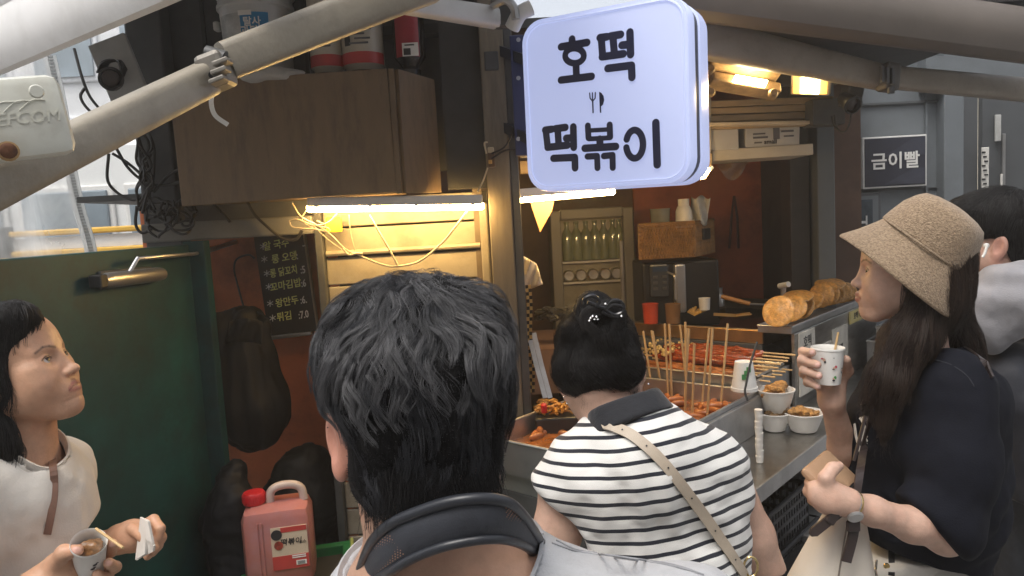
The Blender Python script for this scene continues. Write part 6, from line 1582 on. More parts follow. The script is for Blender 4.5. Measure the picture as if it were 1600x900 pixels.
FT.mesh('striped_top', stm, t, disp=lambda W, n: cloth_disp(6,.0075,(8,8,12))(W,n)+.0055*np.sin((W[:,2]*.5+W[:,0])*70+5*vnoise(W*7,3))*np.clip(vnoise(W*6,11),0,1), tint=stripe)
stitch_line(FT, [(1003,640),(1010,662),(1016,684)], mat('white_seam', (.5,.5,.48), .9), t, 1.0, 1.5, .0012)
# dark polo collar
BLK = mat('black_knit', (.010,.011,.015), .85, 0, .15, 80, .15, 300, sheen=.2)
FC = Field([.0,1.05,1.2], [.45,1.5,1.56], .003)
a_, b_ = P(972,650,1.315), P(966,620,1.335)
FC.cone(P(988,668,1.30), P(974,628,1.322), .088, .068, .004); FC.cone(P(960,612,1.36), P(1000,705,1.29), .064, .080, .003, 's')
FC.cut(P(972,624,1.30), (P(972,618,1.322)-P(992,672,1.30)), .006); FC.cut(P(992,656,1.24), (P(992,672,1.30)-P(974,628,1.322))+Vector((0,-.0,-.0)), .006)
FC.cut(Vector((0,1.36,0)), (0,1,0), .01)
FC.mesh('collar', BLK, t, disp=cloth_disp(2,.0015,(20,20,20)))
# shoulder bag strap over the back
sbg = thing('shoulder_bag', P(1165,895,1.2), 'beige leather strap of a shoulder bag crossing the striped back', 'shoulder bag')
STR = mat('beige_leather', (.42,.35,.27), .5, 0, .06, 20, .06, 120)
pp = [hit(FT,x_,y_,1.0,1.5,.004) for x_, y_ in ((948,664),(962,668),(985,678),(1010,697),(1032,718),(1055,745),(1080,778),(1105,812),(1128,845),(1148,874),(1166,903),(1180,935),(1190,965))]
pp = [P(935,668,1.30)]+pp
sides = []; cp = curvepts(pp, 52)
gN = f_grad(FT, np.array(cp))
for i, q in enumerate(cp):
    tn = (cp[min(i+1,len(cp)-1)]-cp[max(i-1,0)]).normalized(); sides.append(tn.cross(Vector(gN[i])))
MB().ribbon(cp, .0185, sides, .0028).build('strap', STR, sbg)
for k in range(4, len(cp)-4, 6): MB().lathe([(0,0),(.0016,0),(.0016,.0006),(0,.0006)], cp[k]+Vector(gN[k])*.002, 8, frame(sides[k], Vector(gN[k]))).build('strap_hole', BLACKP, sbg)
q = hit(FT,1172,884,1.0,1.5,.008); MB().tube([q+Vector((.012*math.cos(a),-.004,.018*math.sin(a))) for a in np.linspace(0,6.28,16)], .0022, 6, False).build('buckle', mat('gold_metal', (.6,.45,.2), .25, 1.0), sbg, True)
MB().box(P(1250,1180,1.18), (.22,.09,.16), None, .03).build('bag_body', STR, sbg)
legs(t, P(1030,1100,1.27), (.2,1,0), DENIM, SHOE, .84)
# ------------------------------------------------------------ woman in the white T-shirt on the left
t = thing('person', Vector((-.85,1.28,0)), 'woman in white T-shirt with short black bob looking up, holding a cup', 'person')
fw = Vector((.97,.09,.30)); cM = P(19,580,1.285); hM = headM(cM, fw, (-.04,0,1))
F = Field([-1.22,.92,.95], [-.42,1.62,1.72], .005, fx=[(-.96,-.70,.0019),(-.70,-.56,.0026)], fy=[(1.10,1.42,.0022)], fz=[(1.30,1.54,.0019),(1.07,1.2,.0026)])
h, R, eyes, S_ = head(F, hM, .97, False, .0, -.006, 1.05)
F.chain([h(0,-.03,-.055), P(28,680,1.29), P(18,740,1.29)], [.052,.053,.062], .03)
shL, shR = P(90,730,1.40), P(-110,760,1.14); ch = P(5,780,1.28)
F.chain([ch, P(10,900,1.29)], [.10,.115], .05)
for s_ in (shL, shR): F.cone(ch+Z*.03, s_, .06, .05, .05)
# far arm with napkin
elL = P(96,880,1.47); wrL = P(188,842,1.34)
F.chain([shL, elL], [.048,.038], .02); F.chain([elL, elL.lerp(wrL,.5), wrL], [.037,.033,.0235], .02)
# near arm with cup
elR = P(-70,985,1.12); wrR = P(62,915,1.16)
F.chain([shR, elR], [.05,.038], .02); F.chain([elR, wrR], [.037,.026], .02)
# near hand: palm left of the cup, thumb across the front left, fingers round its right side
YH = 1.185
F.chain([wrR, P(92,893,YH)], [.026,.030], .02); F.ell(P(104,888,YH-.002), (.026,.024,.030), k=.02)
F.chain([P(84,885,YH-.02), P(100,864,YH-.03), P(121,860,YH-.032)], [.0145,.0125,.0095], .008)
for a_, r_ in (([(120,884,YH+.03),(150,868,YH+.045),(172,862,YH+.03),(176,850,YH+.005)], .0098), ([(118,892,YH+.02),(150,893,YH+.04),(180,886,YH+.022),(170,880,YH-.012)], .0098), ([(112,902,YH+.01),(140,908,YH+.035),(168,905,YH+.014),(152,898,YH-.016)], .0094), ([(108,912,YH+.004),(130,920,YH+.02),(150,920,YH+.004),(138,912,YH-.016)], .0082)):
    F.chain([P(*q) for q in a_], [r_*1.05,r_*1.05,r_,r_*.9], .004)
# far hand: fingers bent round the napkin
F.chain([wrL, P(205,838,1.33)], [.0235,.027], .02); F.ell(P(212,836,1.325), (.03,.022,.026), k=.02)
for a_, r_ in (([(222,822,1.325),(240,812,1.32),(250,826,1.305),(247,840,1.30)], .0092), ([(224,832,1.33),(244,824,1.325),(252,840,1.31),(244,856,1.30)], .0092), ([(222,842,1.335),(240,838,1.33),(247,852,1.315),(238,864,1.305)], .0088), ([(218,850,1.335),(234,850,1.33),(238,862,1.32),(230,870,1.31)], .0078), ([(206,826,1.31),(224,838,1.29),(240,856,1.285)], .0098)):
    F.chain([P(*q) for q in a_], [r_*1.08,r_*1.05,r_,r_*.9][:len(a_)], .004)
NAIL = (.62,.36,.3)
S_ += [(P(121,860,YH-.04),P(117,860,YH-.04),.0075,.003,NAIL,.8),(P(172,851,YH-.006),P(174,853,YH-.006),.007,.003,NAIL,.7),(P(169,880,YH-.02),P(172,880,YH-.02),.007,.003,NAIL,.7)]
bd = F.mesh('body', SKINW, t, tint=spots(S_))
lk = (fw+Vector((.1,.0,.42))).normalized()
for c in eyes: eyeball(t, h, R, c, lk, .97)
# bob
FH = Field([-1.0,1.02,1.26], [-.68,1.52,1.62], .0035)
FH.ell(h(0,-.018,.036), (.086,.102,.092), R, .01); FH.ell(h(0,-.055,-.02), (.088,.072,.075), R, .04); FH.ell(h(0,-.072,-.085), (.084,.055,.055), R, .03)
FH.ell(h(.03,.05,.085), (.04,.045,.03), R, .03); FH.ell(h(.066,-.055,-.08), (.028,.04,.06), R, .03); FH.ell(h(.074,-.030,-.105), (.022,.036,.05), R, .02); FH.ell(h(.076,.004,.0), (.012,.03,.05), R, .015)
FH.ell(h(0,.118,.016), (.074,.062,.050), R, .012, 's'); FH.cone(h(0,.10,-.02), h(.0,.05,-.07), .062, .060, .012, 's')
for q in (1,-1): FH.ell(h(q*.064,.068,-.03), (.034,.036,.066), R, .010, 's')
FH.ell(h(0,.045,-.12), (.09,.06,.055), R, .01, 's')
FH.ell(h(.09,.004,-.026), (.022,.014,.022), R, .008, 's')
cap = FH.mesh('hair', CAPB, t, disp=lambda W, n: .003*vnoise(W*[50,50,14], 2)+.0015*vnoise(W*[110,110,30], 4))
part = np.array(h(.015,.06,.12)); rs1 = np.random.default_rng(18); bk_ = np.array(R@Vector((0,-1,0)))
def flowB(p):
    d = unit(p-part); k = np.clip((part[2]-p[:,2])/.10,0,1)[:,None]; return d*(1-k)+(np.array([0,0,-1.])+bk_*.35*(1-k))*(.25+k)
st_ = grow(FH, mesh_verts(cap, 9000, rs1), flowB, 11, .085, .007, .2, .12, .3, 22, 3, .5, .006, .3, 4, 900, .5)
hair_curves('hair_strands', st_, rs1.uniform(.00028,.0004,len(st_)), HAIRB, cap)
# T-shirt
WT = mat('white_jersey', (.66,.62,.56), .9, 0, .03, 30, .12, 350, sheen=.15)
FT = Field([-1.25,.9,.8], [-.5,1.65,1.5], .0045)
FT.chain([shL+Vector((.0,0,-.01)), ch+Z*.035, shR+Vector((0,0,-.01))], [.056,.092,.06], .06)
FT.cone(ch, P(16,900,1.30), .112, .12, .07); FT.cone(P(20,900,1.30), P(95,1010,1.33), .125, .135, .07); FT.cone(P(65,790,1.30), P(80,880,1.32), .075, .07, .06)
FT.cone(P(70,860,1.30), P(150,960,1.31), .07, .08, .05)
eS = shL.lerp(elL,.48); FT.cone(shL, eS, .058, .058, .02); FT.cut(eS+(shL-eS)*.30, (eS-shL)+Vector((.06,0,.02)), .004, lo=[shL.x-.01,1.2,.9], hi=[-.4,1.7,1.6])
eS2 = shR.lerp(elR,.5); FT.cone(shR, eS2, .07, .068, .03)
FT.cone(h(0,-.02,-.06), P(34,722,1.275), .058, .072, .006, 's')
FT.cut(P(100,1020,1.3), (0,0,-1), .01)
FT.mesh('tshirt', WT, t, disp=lambda W, n: cloth_disp(5,.008,(8,8,7))(W, n)+.006*np.sin(W[:,2]*60+W[:,0]*40+4*vnoise(W*9,2))*np.clip(vnoise(W*5,9),0,1))
neckline(FT, P(33,712,1.277), P(34,722,1.275)-h(0,-.02,-.06), .0705, WT, t, .013, 'neck_band')
sb_ = thing('shoulder_strap', P(80,740,1.2), 'brown shoulder strap lying on the white T-shirt', 'strap')
pp = curvepts([hit(FT,x_,y_,.95,1.5,.004) for x_, y_ in ((72,690),(79,705),(83,730),(85,755),(84,780),(80,805),(74,835))], 24)
MB().ribbon(pp, .0115, (1,.3,0), .003).build('strap', mat('brown_strap', (.16,.085,.06), .5, 0, .1, 30), sb_)
legs(t, Vector((-.80,1.33,0)), (.8,-.5,0), mat('cream_trousers', (.5,.46,.4), .9), SHOE, .86)
# cup in her hand
cb, ct_ = P(141,889,1.195), P(147,826,1.16)
axc = (ct_-cb); ax_n = (axc.normalized()+Vector((0,-.16,.1))).normalized()
cpt, F_ = cup(cb, ax_n, .0215, .0265, .068, 'paper_cup', 'white paper cup of sweet pancake held by the woman in white')
tc_ = cb+ax_n*.058
vs2, fs2 = blob(tc_-ax_n*.006+F_@Vector((.003,.002,0)), (.019,.015,.014), 3, .3, 2.2); mb = MB(); mb.add(vs2, fs2)
fo = thing('pancake_piece', tc_, 'brown bitten pancake piece inside the paper cup', 'food'); mb.build('pancake_bite', mat('sugar_brown', (.3,.15,.06), .35, 0, .5, 60, .4, 100, coat=.3), fo, True)
MB().tube([P(150,826,1.15), P(192,856,1.10)], .0022, 6).build('pick', WOODS, fo)
PRN = [mat('print_black', (.02,.02,.025), .5), mat('print_red', (.45,.03,.06), .5), mat('print_green', (.05,.28,.06), .5), mat('print_skin', (.6,.4,.3), .5)]
def decal(parent, c, n_, s_, cols, ang=0.0):
    """small cartoon-like printed blots on a cup side, lying on its surface"""
    n_ = Vector(n_).normalized(); Fd = frame(n_.cross(Z), n_)
    for k, (dx, dz, w_, h_, m_) in enumerate(cols):
        q = c+Fd@Vector((dx*s_, dz*s_, .0004+.00015*k)); pts = [q+Fd@Vector((w_*s_*math.cos(a)*1.0, h_*s_*math.sin(a), 0)) for a in np.linspace(0,2*math.pi,12,endpoint=False)]
        mb = MB(); mb.add(pts, [tuple(range(12))]); mb.build('print_mark', m_, parent)
cup_side = lambda cb_, ax_, r_, hh, tow: (cb_+ax_*hh+(tow-ax_*tow.dot(ax_)).normalized()*r_, (tow-ax_*tow.dot(ax_)).normalized())
for hh, dx in ((.034,.3),(.044,.42)):
    tow = (CAMLOC-cb).normalized()+Vector((dx-.2,0,0)); q, n2 = cup_side(cb, ax_n, .0215+.005*hh/.068+.0006, hh, tow)
    decal(cpt, q, n2, .006, [(0,.6,.8,.35,PRN[0]),(0,-.3,.6,.5,PRN[3]),(.3,-.9,.7,.35,PRN[1])] if hh < .03 else [(0,.2,.6,.4,PRN[0]),(-.5,-.4,.4,.25,PRN[0])])
# folded napkin
nk = thing('folded_napkin', P(222,845,1.29), 'folded white napkin pinched in the far hand of the woman in white', 'napkin')
A_, B_, C_, D_ = P(213,874,1.285), P(221,808,1.29), P(228,815,1.275), P(240,856,1.275)
NKM = mat('napkin_white', (.72,.69,.64), .9, 0, .03, 20, .1, 80)
MB().quad(P(211,875,1.283), P(219,808,1.292), P(229,813,1.272), P(226,866,1.262), .003).build('fold', NKM, nk)
MB().quad(P(213,876,1.280), P(227,838,1.268), P(240,853,1.258), P(239,862,1.262), .004).build('fold', NKM, nk)
MB().quad(P(226,812,1.271), P(231,815,1.268), P(238,850,1.258), P(228,842,1.264), .005).build('fold', NKM, nk)

# ------------------------------------------------------------ woman in the bucket hat
t = thing('person', Vector((.9,1.55,0)), 'woman in tan bucket hat and black T-shirt with long hair, eating from a cup', 'person')
fw = Vector((-.91,.37,.06)); cM = P(1420,421,1.52); hM = headM(cM, fw, (.02,0,1))
F = Field([.5,1.1,.92], [1.28,1.92,1.72], .005, fx=[(.66,.94,.002),(.58,.66,.0024)], fy=[(1.40,1.62,.0024)], fz=[(1.42,1.66,.002),(1.25,1.42,.0028),(1.13,1.25,.0028)])
h, R, eyes, S_ = head(F, hM, .97, False, .0045, .0, .6)
F.chain([h(0,-.03,-.055), P(1432,535,1.54), P(1445,590,1.55)], [.05,.05,.06], .03)
shN, shF = P(1498,610,1.43), P(1425,610,1.72); ch = P(1450,650,1.56)
F.chain([ch, P(1440,860,1.56)], [.10,.11], .05)
for s_ in (shN, shF): F.cone(ch+Z*.05, s_, .055, .05, .05)
elN, wrN = P(1478,838,1.36), P(1322,784,1.30)
F.chain([shN, elN], [.046,.035], .02); F.chain([elN, elN.lerp(wrN,.35), elN.lerp(wrN,.75), wrN], [.031,.031,.025,.021], .02)
elF, wrF = P(1330,745,1.60), P(1299,625,1.50)
F.chain([shF, elF], [.045,.036], .02); F.chain([elF, elF.lerp(wrF,.4), wrF], [.031,.030,.0215], .02)
# near hand round the phone: back of the hand to the camera, thumb on top
F.chain([wrN, P(1302,780,1.30)], [.0235,.028], .02); F.ell(P(1290,775,1.30), (.03,.02,.029), k=.02); F.ell(P(1275,768,1.305), (.014,.017,.019), k=.012)
F.chain([P(1296,768,1.295), P(1290,747,1.292), P(1301,732,1.30), P(1311,728,1.31)], [.0165,.0125,.0112,.0092], .008)
for a_, r_ in (([(1272,764,1.305),(1266,754,1.335),(1276,748,1.365),(1292,748,1.385)], .0098), ([(1272,774,1.31),(1263,768,1.34),(1274,762,1.375),(1292,760,1.39)], .0098), ([(1276,784,1.31),(1270,782,1.345),(1284,776,1.38),(1300,772,1.39)], .0094), ([(1286,792,1.31),(1284,793,1.345),(1296,788,1.37),(1308,783,1.38)], .0082)):
    F.chain([P(*q) for q in a_], [r_*1.08,r_*1.05,r_,r_*.9], .006)
# far hand round the cup: four fingers over its left side, thumb on the right
YC = 1.475
F.chain([wrF, P(1300,607,1.505)], [.024,.027], .02); F.ell(P(1298,590,1.522), (.030,.018,.034), k=.02)
for a_, r_ in (([(1278,570,1.53),(1259,558,1.515),(1254,549,1.478),(1269,551,1.442)], .0092), ([(1274,580,1.525),(1254,570,1.51),(1253,562,1.47),(1277,570,1.434)], .0096), ([(1274,590,1.52),(1256,584,1.505),(1256,578,1.466),(1279,587,1.434)], .0092), ([(1278,602,1.515),(1262,598,1.50),(1262,595,1.468),(1277,604,1.444)], .0082)):
    F.chain([P(*q) for q in a_], [r_*1.08,r_*1.05,r_,r_*.88], .0035)
F.chain([P(1308,600,1.515), P(1324,580,1.50), P(1322,562,1.475)], [.0135,.0112,.0092], .008)
for q in ((1269,551,1.434),(1279,571,1.426),(1281,588,1.426),(1279,605,1.436)): S_.append((P(*q), P(q[0]-3,q[1],q[2]), .006, .0025, (.7,.42,.36), .85))
F.mesh('body', SKINF, t, tint=spots(S_))
lk = (fw+Vector((.0,-.1,-.25))).normalized()
for c in eyes: eyeball(t, h, R, c, lk, .97)
# long hair
FH = Field([.62,1.28,1.12], [1.28,1.80,1.72], .0045)
FH.ell(h(0,-.02,.03), (.083,.10,.09), R, .01); FH.ell(h(0,-.05,-.04), (.082,.07,.09), R, .03)
FH.chain([P(1424,470,1.475), P(1408,530,1.45), P(1392,600,1.425), P(1384,665,1.42)], [.032,.034,.028,.012], .03)
FH.chain([P(1398,520,1.445), P(1370,585,1.42), P(1350,628,1.42)], [.018,.014,.006], .015)
FH.chain([P(1440,470,1.47), P(1440,530,1.455), P(1412,590,1.43)], [.036,.026,.012], .03)
FH.chain([P(1470,470,1.56), P(1500,540,1.55), P(1533,600,1.53), P(1556,655,1.50)], [.05,.034,.022,.010], .03)
FH.chain([P(1440,500,1.62), P(1400,600,1.66)], [.04,.03], .03)
FH.cut(cM+R@Vector((0,.045,.0)), R@Vector((0,1,.05)), .01, lo=[.6,1.2,1.5], hi=[1.3,1.8,1.75])
FH.ell(h(.045,.05,-.05), (.04,.055,.085), R, .012, 's'); FH.ell(h(-.045,.06,-.05), (.05,.06,.085), R, .012, 's')
FH.cone(h(0,.03,-.10), P(1405,545,1.50), .04, .028, .01, 's')
cap = FH.mesh('hair', CAPD, t, disp=lambda W, n: .0035*vnoise(W*[46,46,9], 2)+.002*vnoise(W*[120,120,20], 4))
rs1 = np.random.default_rng(28)
def flowL(p):
    f = np.tile(np.array([0.,0,-1.]), (len(p),1)); fr_ = (p[:,0] < .86); f[:,0] += np.where(p[:,0] < .80, -.22, np.where(p[:,0] > .92, .30, -.05)); return f
st_ = grow(FH, mesh_verts(cap, 9500, rs1), flowL, 13, .15, .006, .2, .08, .22, 14, 3, .5, .006, .25, 4, 700, .7)
hair_curves('hair_strands', st_, rs1.uniform(.00028,.00042,len(st_)), HAIRD, cap)
st_ = grow(FH, mesh_verts(cap, 260, rs1, lambda a: (a[:,0] < .9) & (a[:,2] < 1.5)), lambda p: flowL(p)+np.array([-.25,-.1,0]), 10, .12, .012, .7, .35, .5, 14, 13, .3, .004)
hair_curves('hair_strands', st_, np.full(len(st_), .0002), HAIRD, cap)
# bucket hat
hat = thing('bucket_hat', P(1430,400,1.5), 'tan knitted bucket hat worn low by the woman in black', 'hat')
bm_, sm_, tm_ = P(1400,431,1.52), P(1438,388,1.525), P(1472,324,1.53)
axh = (tm_-bm_); axh = Vector((axh.x, -.05, axh.z)).normalized()
prof = [(.0905,.074),(.100,.060),(.118,.030),(.140,.002),(.1415,.0),(.143,.002),(.1425,.006),(.121,.034),(.103,.063),(.0955,.076),(.0975,.080),(.0970,.084),(.094,.10),(.088,.128),(.080,.150),(.070,.163),(.050,.170),(.02,.174),(0,.175)]
HF = frame(Vector((-1,0,0)).cross(axh).cross(axh)*-1, axh)
mb = MB(); mb.lathe(prof, bm_, 72, HF, 1.0, .86)
V_ = np.array(mb.v); nzv = vnoise(V_*14, 3)*.0045+vnoise(V_*30, 6)*.0016; c0_ = np.array(bm_); rad = V_-c0_; rad -= np.outer(rad@np.array(axh), np.array(axh)); V_ = V_+unit(rad)*nzv[:,None]+np.array(axh)*(.006*np.sin(np.arctan2(rad@np.array(HF.col[1]), rad@np.array(HF.col[0]))*2+.6)*np.clip(np.linalg.norm(rad,axis=1)/.14,0,1)**3)[:,None]
mb.v = [tuple(q) for q in V_]
HATM = bpy.data.materials.new('tan_knit'); HATM.use_nodes = True; n_ = HATM.node_tree.nodes; l_ = HATM.node_tree.links; b_ = n_['Principled BSDF']; b_.inputs['Roughness'].default_value = .9; b_.inputs['Sheen Weight'].default_value = .2
tc = n_.new('ShaderNodeTexCoord'); mpn = n_.new('ShaderNodeMapping'); l_.new(tc.outputs['Object'], mpn.inputs[0])
nz = n_.new('ShaderNodeTexNoise'); nz.inputs['Scale'].default_value = 230; nz.inputs['Detail'].default_value = 3; l_.new(mpn.outputs[0], nz.inputs['Vector'])
wv = n_.new('ShaderNodeTexVoronoi'); wv.inputs['Scale'].default_value = 330; l_.new(mpn.outputs[0], wv.inputs['Vector'])
rp = n_.new('ShaderNodeValToRGB'); l_.new(nz.outputs['Fac'], rp.inputs[0]); rp.color_ramp.elements[0].position = .35; rp.color_ramp.elements[0].color = (.23,.16,.10,1); rp.color_ramp.elements[1].position = .66; rp.color_ramp.elements[1].color = (.39,.285,.185,1)
l_.new(rp.outputs[0], b_.inputs['Base Color']); bp = n_.new('ShaderNodeBump'); bp.inputs['Strength'].default_value = .55; bp.inputs['Distance'].default_value = .003; l_.new(wv.outputs['Distance'], bp.inputs['Height']); l_.new(bp.outputs[0], b_.inputs['Normal'])
mb.build('crown_and_brim', HATM, hat, True)
seam = [bm_+HF@Vector((.0985*math.cos(a), .0985*.86*math.sin(a), .079)) for a in np.linspace(0, 2*math.pi, 60)]
MB().tube(seam, .0022, 6, False).build('seam', HATM, hat, True)
# black T-shirt
BT = mat('navy_black_jersey', (.006,.007,.012), .85, 0, .12, 50, .12, 350, spec=.15)
FT = Field([.55,1.2,.78], [1.32,1.9,1.52], .0048)
FT.chain([shN+Vector((-.01,.02,0)), ch+Z*.045, shF], [.07,.095,.06], .06)
FT.cone(P(1448,640,1.56), P(1445,770,1.56), .130, .140, .07); FT.cone(P(1445,770,1.56), P(1436,860,1.56), .138, .122, .06); FT.cone(P(1436,860,1.56), P(1434,960,1.56), .122, .124, .04)
FT.cone(P(1392,660,1.53), P(1388,780,1.53), .075, .075, .06)
FT.ell(P(1392,690,1.50), (.055,.06,.06), k=.05)
FT.cone(P(1515,640,1.54), P(1500,800,1.55), .075, .08, .06)
sv = shN.lerp(elN, .93); FT.cone(shN, shN.lerp(elN,.5)+Vector((.0,0,0)), .066, .074, .04); FT.cone(shN.lerp(elN,.5), sv, .074, .060, .03)
adn = (wrN-elN).normalized()
FT.cone(sv+Vector((-.005,0,.005)), elN.lerp(wrN,.22)+Vector((.0,.012,.03)), .056, .050, .03)
FT.cut(elN.lerp(wrN,.22)+Vector((.02,0,.0)), Vector((-.72,-.12,-.62)), .006, lo=[.5,1.2,.95], hi=[sv.x+.03,1.46,1.26])
svF = shF.lerp(elF, .75); FT.cone(shF, svF, .065, .066, .03)
FT.cone(h(0,-.03,-.09), P(1442,560,1.55), .056, .066, .006, 's')
hemn = Vector((-.30,0,-1)); FT.cut(P(1430,868,1.50), hemn, .012, hi=[1.32,1.9,1.3])
FT.mesh('tshirt', BT, t, disp=lambda W, n: cloth_disp(9,.009,(7,7,6))(W, n)+.008*np.sin(W[:,2]*55-W[:,0]*30+5*vnoise(W*7,2))*np.clip(vnoise(W*5+2,9)+.2,0,1))
NST = mat('navy_stitch', (.02,.022,.03), .9)
stitch_line(FT, [(1452,560),(1490,572),(1520,600),(1530,650),(1526,700)], NST, t, 1.2, 1.9, .0014)
stitch_line(FT, [(1396,790),(1420,812),(1450,830),(1474,838)], NST, t, 1.2, 1.9, .0012)
# white script print on the chest
PRW = mat('print_cream', (.66,.62,.55), .7)
for pts, r_ in (([(1358,622),(1350,626),(1345,640),(1348,656),(1356,652),(1362,636),(1360,624)],.0036),([(1334,660),(1337,650),(1346,655),(1352,668),(1360,664)],.0030),([(1335,662),(1338,684),(1345,706),(1340,704)],.0036),([(1350,668),(1348,688),(1352,706),(1354,722)],.0028),([(1356,660),(1355,680),(1358,700)],.0026),([(1348,740),(1354,752),(1356,764),(1350,772)],.0016)):
    q = [hit(FT, x_, y_, 1.25, 1.75, .001) for x_, y_ in curvepts([Vector((a,b,0)) for a, b in pts], 18) and [(v.x, v.y) for v in curvepts([Vector((a,b,0)) for a, b in pts], 18)]]
    gN = f_grad(FT, np.array(q)); MB().ribbon(q, r_*2, [ (q[min(i+1,len(q)-1)]-q[max(i-1,0)]).cross(Vector(gN[i])) for i in range(len(q))], .0016).build('shirt_print', PRW, t)
legs(t, P(1435,900,1.56), (-1,.05,0), WJEAN, mat('shoe_white', (.6,.6,.58), .6), .83, .075)
FJ = Field([.62,1.3,.75], [1.2,1.85,1.16], .005)
FJ.cone(P(1428,850,1.56), P(1420,1010,1.56), .110, .118, .06); FJ.ell(P(1385,930,1.48), (.07,.06,.09), k=.05); FJ.cut(P(1430,846,1.56), (0,0,1), .006); FJ.cut(P(1425,985,1.56), (0,0,-1), .006)
FJ.mesh('jeans_waist', WJEAN, t, disp=cloth_disp(3,.003))
bt_ = hit(FJ,1385,884,1.3,1.7,.003); MB().lathe([(0,0),(.0065,0),(.006,.003),(0,.0035)], bt_, 14, frame(Vector((1,0,0)),Vector((-.2,-1,0)))).build('rivet', MATS['gold_metal'], t, True)
MB().ribbon([hit(FJ,1393,862,1.3,1.7,.004), hit(FJ,1393,898,1.3,1.7,.004)], .012, (1,0,0), .004).build('belt_loop', BLK, t)
ch_ = [hit(FJ,x_,y_,1.3,1.7,.005) for x_, y_ in ((1370,876),(1369,884),(1368,892),(1370,900))]
MB().tube(ch_, .0028, 6).build('key_chain', MATS['crystal'], t, True)
# watch
wt = thing('wrist_watch', P(1322,788,1.3), 'gold and steel wrist watch on the wrist holding the phone', 'watch')
axw = (wrN-elN).normalized(); wc = elN.lerp(wrN,.965); e1 = axw.cross(Z).normalized(); e2 = axw.cross(e1)
GM = MATS['gold_metal']
for k in range(26):
    a_ = 2*math.pi*k/26; q = wc+(e1*math.cos(a_)+e2*math.sin(a_))*.0250; rad_ = (q-wc).normalized()
    for j in (-1,0,1): MB().box(q+axw*j*.005, (.0046,.0062,.003), frame(axw, rad_), .001).build('link', GM if j else STEEL2, wt)
bo_ = wc+(Vector((.15,-.75,-.62)) - axw*Vector((.15,-.75,-.62)).dot(axw)).normalized()*.0265
MB().lathe([(0,0),(.0135,0),(.0145,.003),(.0125,.006),(0,.0062)], bo_, 24, frame(axw, (bo_-wc))).build('watch_case', STEEL2, wt, True)
# phone in a leather case
ph = thing('phone', P(1297,742,1.33), 'brown leather phone wallet held in the hand with the watch', 'phone')
A_, B_, C_, D_ = P(1254,742,1.30), P(1293,713,1.40), P(1341,733,1.42), P(1312,768,1.31)
LEA = mat('tan_leather', (.40,.25,.15), .4, 0, .08, 18, .08, 150, coat=.1)
c_ = (A_+B_+C_+D_)/4; ex = (B_-A_+C_-D_)/2; ey = (D_-A_+C_-B_)/2; PHF = frame(ex, ex.cross(ey) if ex.cross(ey).z > 0 else ey.cross(ex))
MB().box(c_-PHF@Vector((0,0,.008)), (ex.length*1.04, ey.length*.96, .018), PHF, .0085).build('case', LEA, ph, True)
MB().box(c_-PHF@Vector((0,0,.008))+PHF@Vector((.0,-ey.length*.485,0)), (ex.length*.94, .004, .008), PHF, .001).build('case_edge', INKB, ph)
# handbag with dark straps
hbg = thing('handbag', P(1290,860,1.33), 'white leather handbag with dark brown buckled straps', 'handbag')
BGM = mat('ivory_leather', (.66,.6,.52), .45, 0, .05, 8, .08, 60)
mb = MB()
def bagp(u, v):
    # u round the bag, v top to bottom; a soft trapezoid that narrows to the top
    w_ = .028+.062*v**.9; d_ = .03+.045*v; a_ = 2*math.pi*u; e_ = .7
    cx, cy = math.copysign(abs(math.cos(a_))**e_, math.cos(a_)), math.copysign(abs(math.sin(a_))**e_, math.sin(a_))
    q = P(1322,792,1.38)+Vector((-.038*v,0,-.20*v)); return q+Vector((cx*w_, cy*d_, .01*math.sin(u*19)*v))
mb.grid(bagp, 40, 14); mb.build('bag_body', BGM, hbg, True)
mb = MB(); mb.grid(lambda u, v: Vector(bagp(u,1))*(1-v)+(P(1322,792,1.38)+Vector((-.038,0,-.205)))*v, 40, 2); mb.build('bag_base', BGM, hbg, True)
pl_ = [Vector(bagp(.72,v))+Vector((0,-.003,0)) for v in np.linspace(.05,.98,10)]; MB().tube(pl_, .0016, 6).build('bag_seam', mat('seam_dark', (.2,.17,.14), .6), hbg)
DBR = mat('dark_brown_strap', (.035,.024,.022), .4, 0, .1, 30, .05, 100)
pp = curvepts([hit(FT,1452,556,1.2,1.8,.004),hit(FT,1480,540,1.2,1.8,.004),hit(FT,1510,545,1.2,1.8,.004),hit(FT,1535,562,1.2,1.8,.004),hit(FT,1550,590,1.2,1.8,.004)],20)
MB().ribbon(pp, .012, (0,1,.3), .004).build('shoulder_strap', DBR, hbg)
pp = curvepts([hit(FT,1366,620,1.2,1.8,.006),hit(FT,1360,660,1.2,1.8,.006),hit(FT,1350,700,1.2,1.8,.008),P(1344,735,1.37),P(1336,790,1.33),P(1334,812,1.32)],26)
MB().ribbon(pp, .014, (1,.2,0), .004).build('shoulder_strap', DBR, hbg)
MB().ribbon(curvepts([P(1336,800,1.30),P(1333,835,1.295),P(1322,878,1.29)],10), .018, (1,.1,0), .005).build('strap_tail', DBR, hbg); MB().box(P(1333,822,1.292), (.024,.01,.02), None, .003).build('strap_keeper', DBR, hbg)
MB().ribbon(curvepts([P(1312,800,1.29),P(1294,814,1.285),P(1266,836,1.28)],10), [.017]*10+[.006], (0,.2,1), .005).build('strap_tail', DBR, hbg); MB().box(P(1300,809,1.284), (.018,.01,.024), Matrix.Rotation(.6,3,'Y'), .003).build('strap_keeper', DBR, hbg)
MB().ribbon(curvepts([P(1352,650,1.40),P(1342,690,1.385),P(1334,720,1.375)],10), .006, (1,.2,0), .003).build('strap_cord', DBR, hbg)
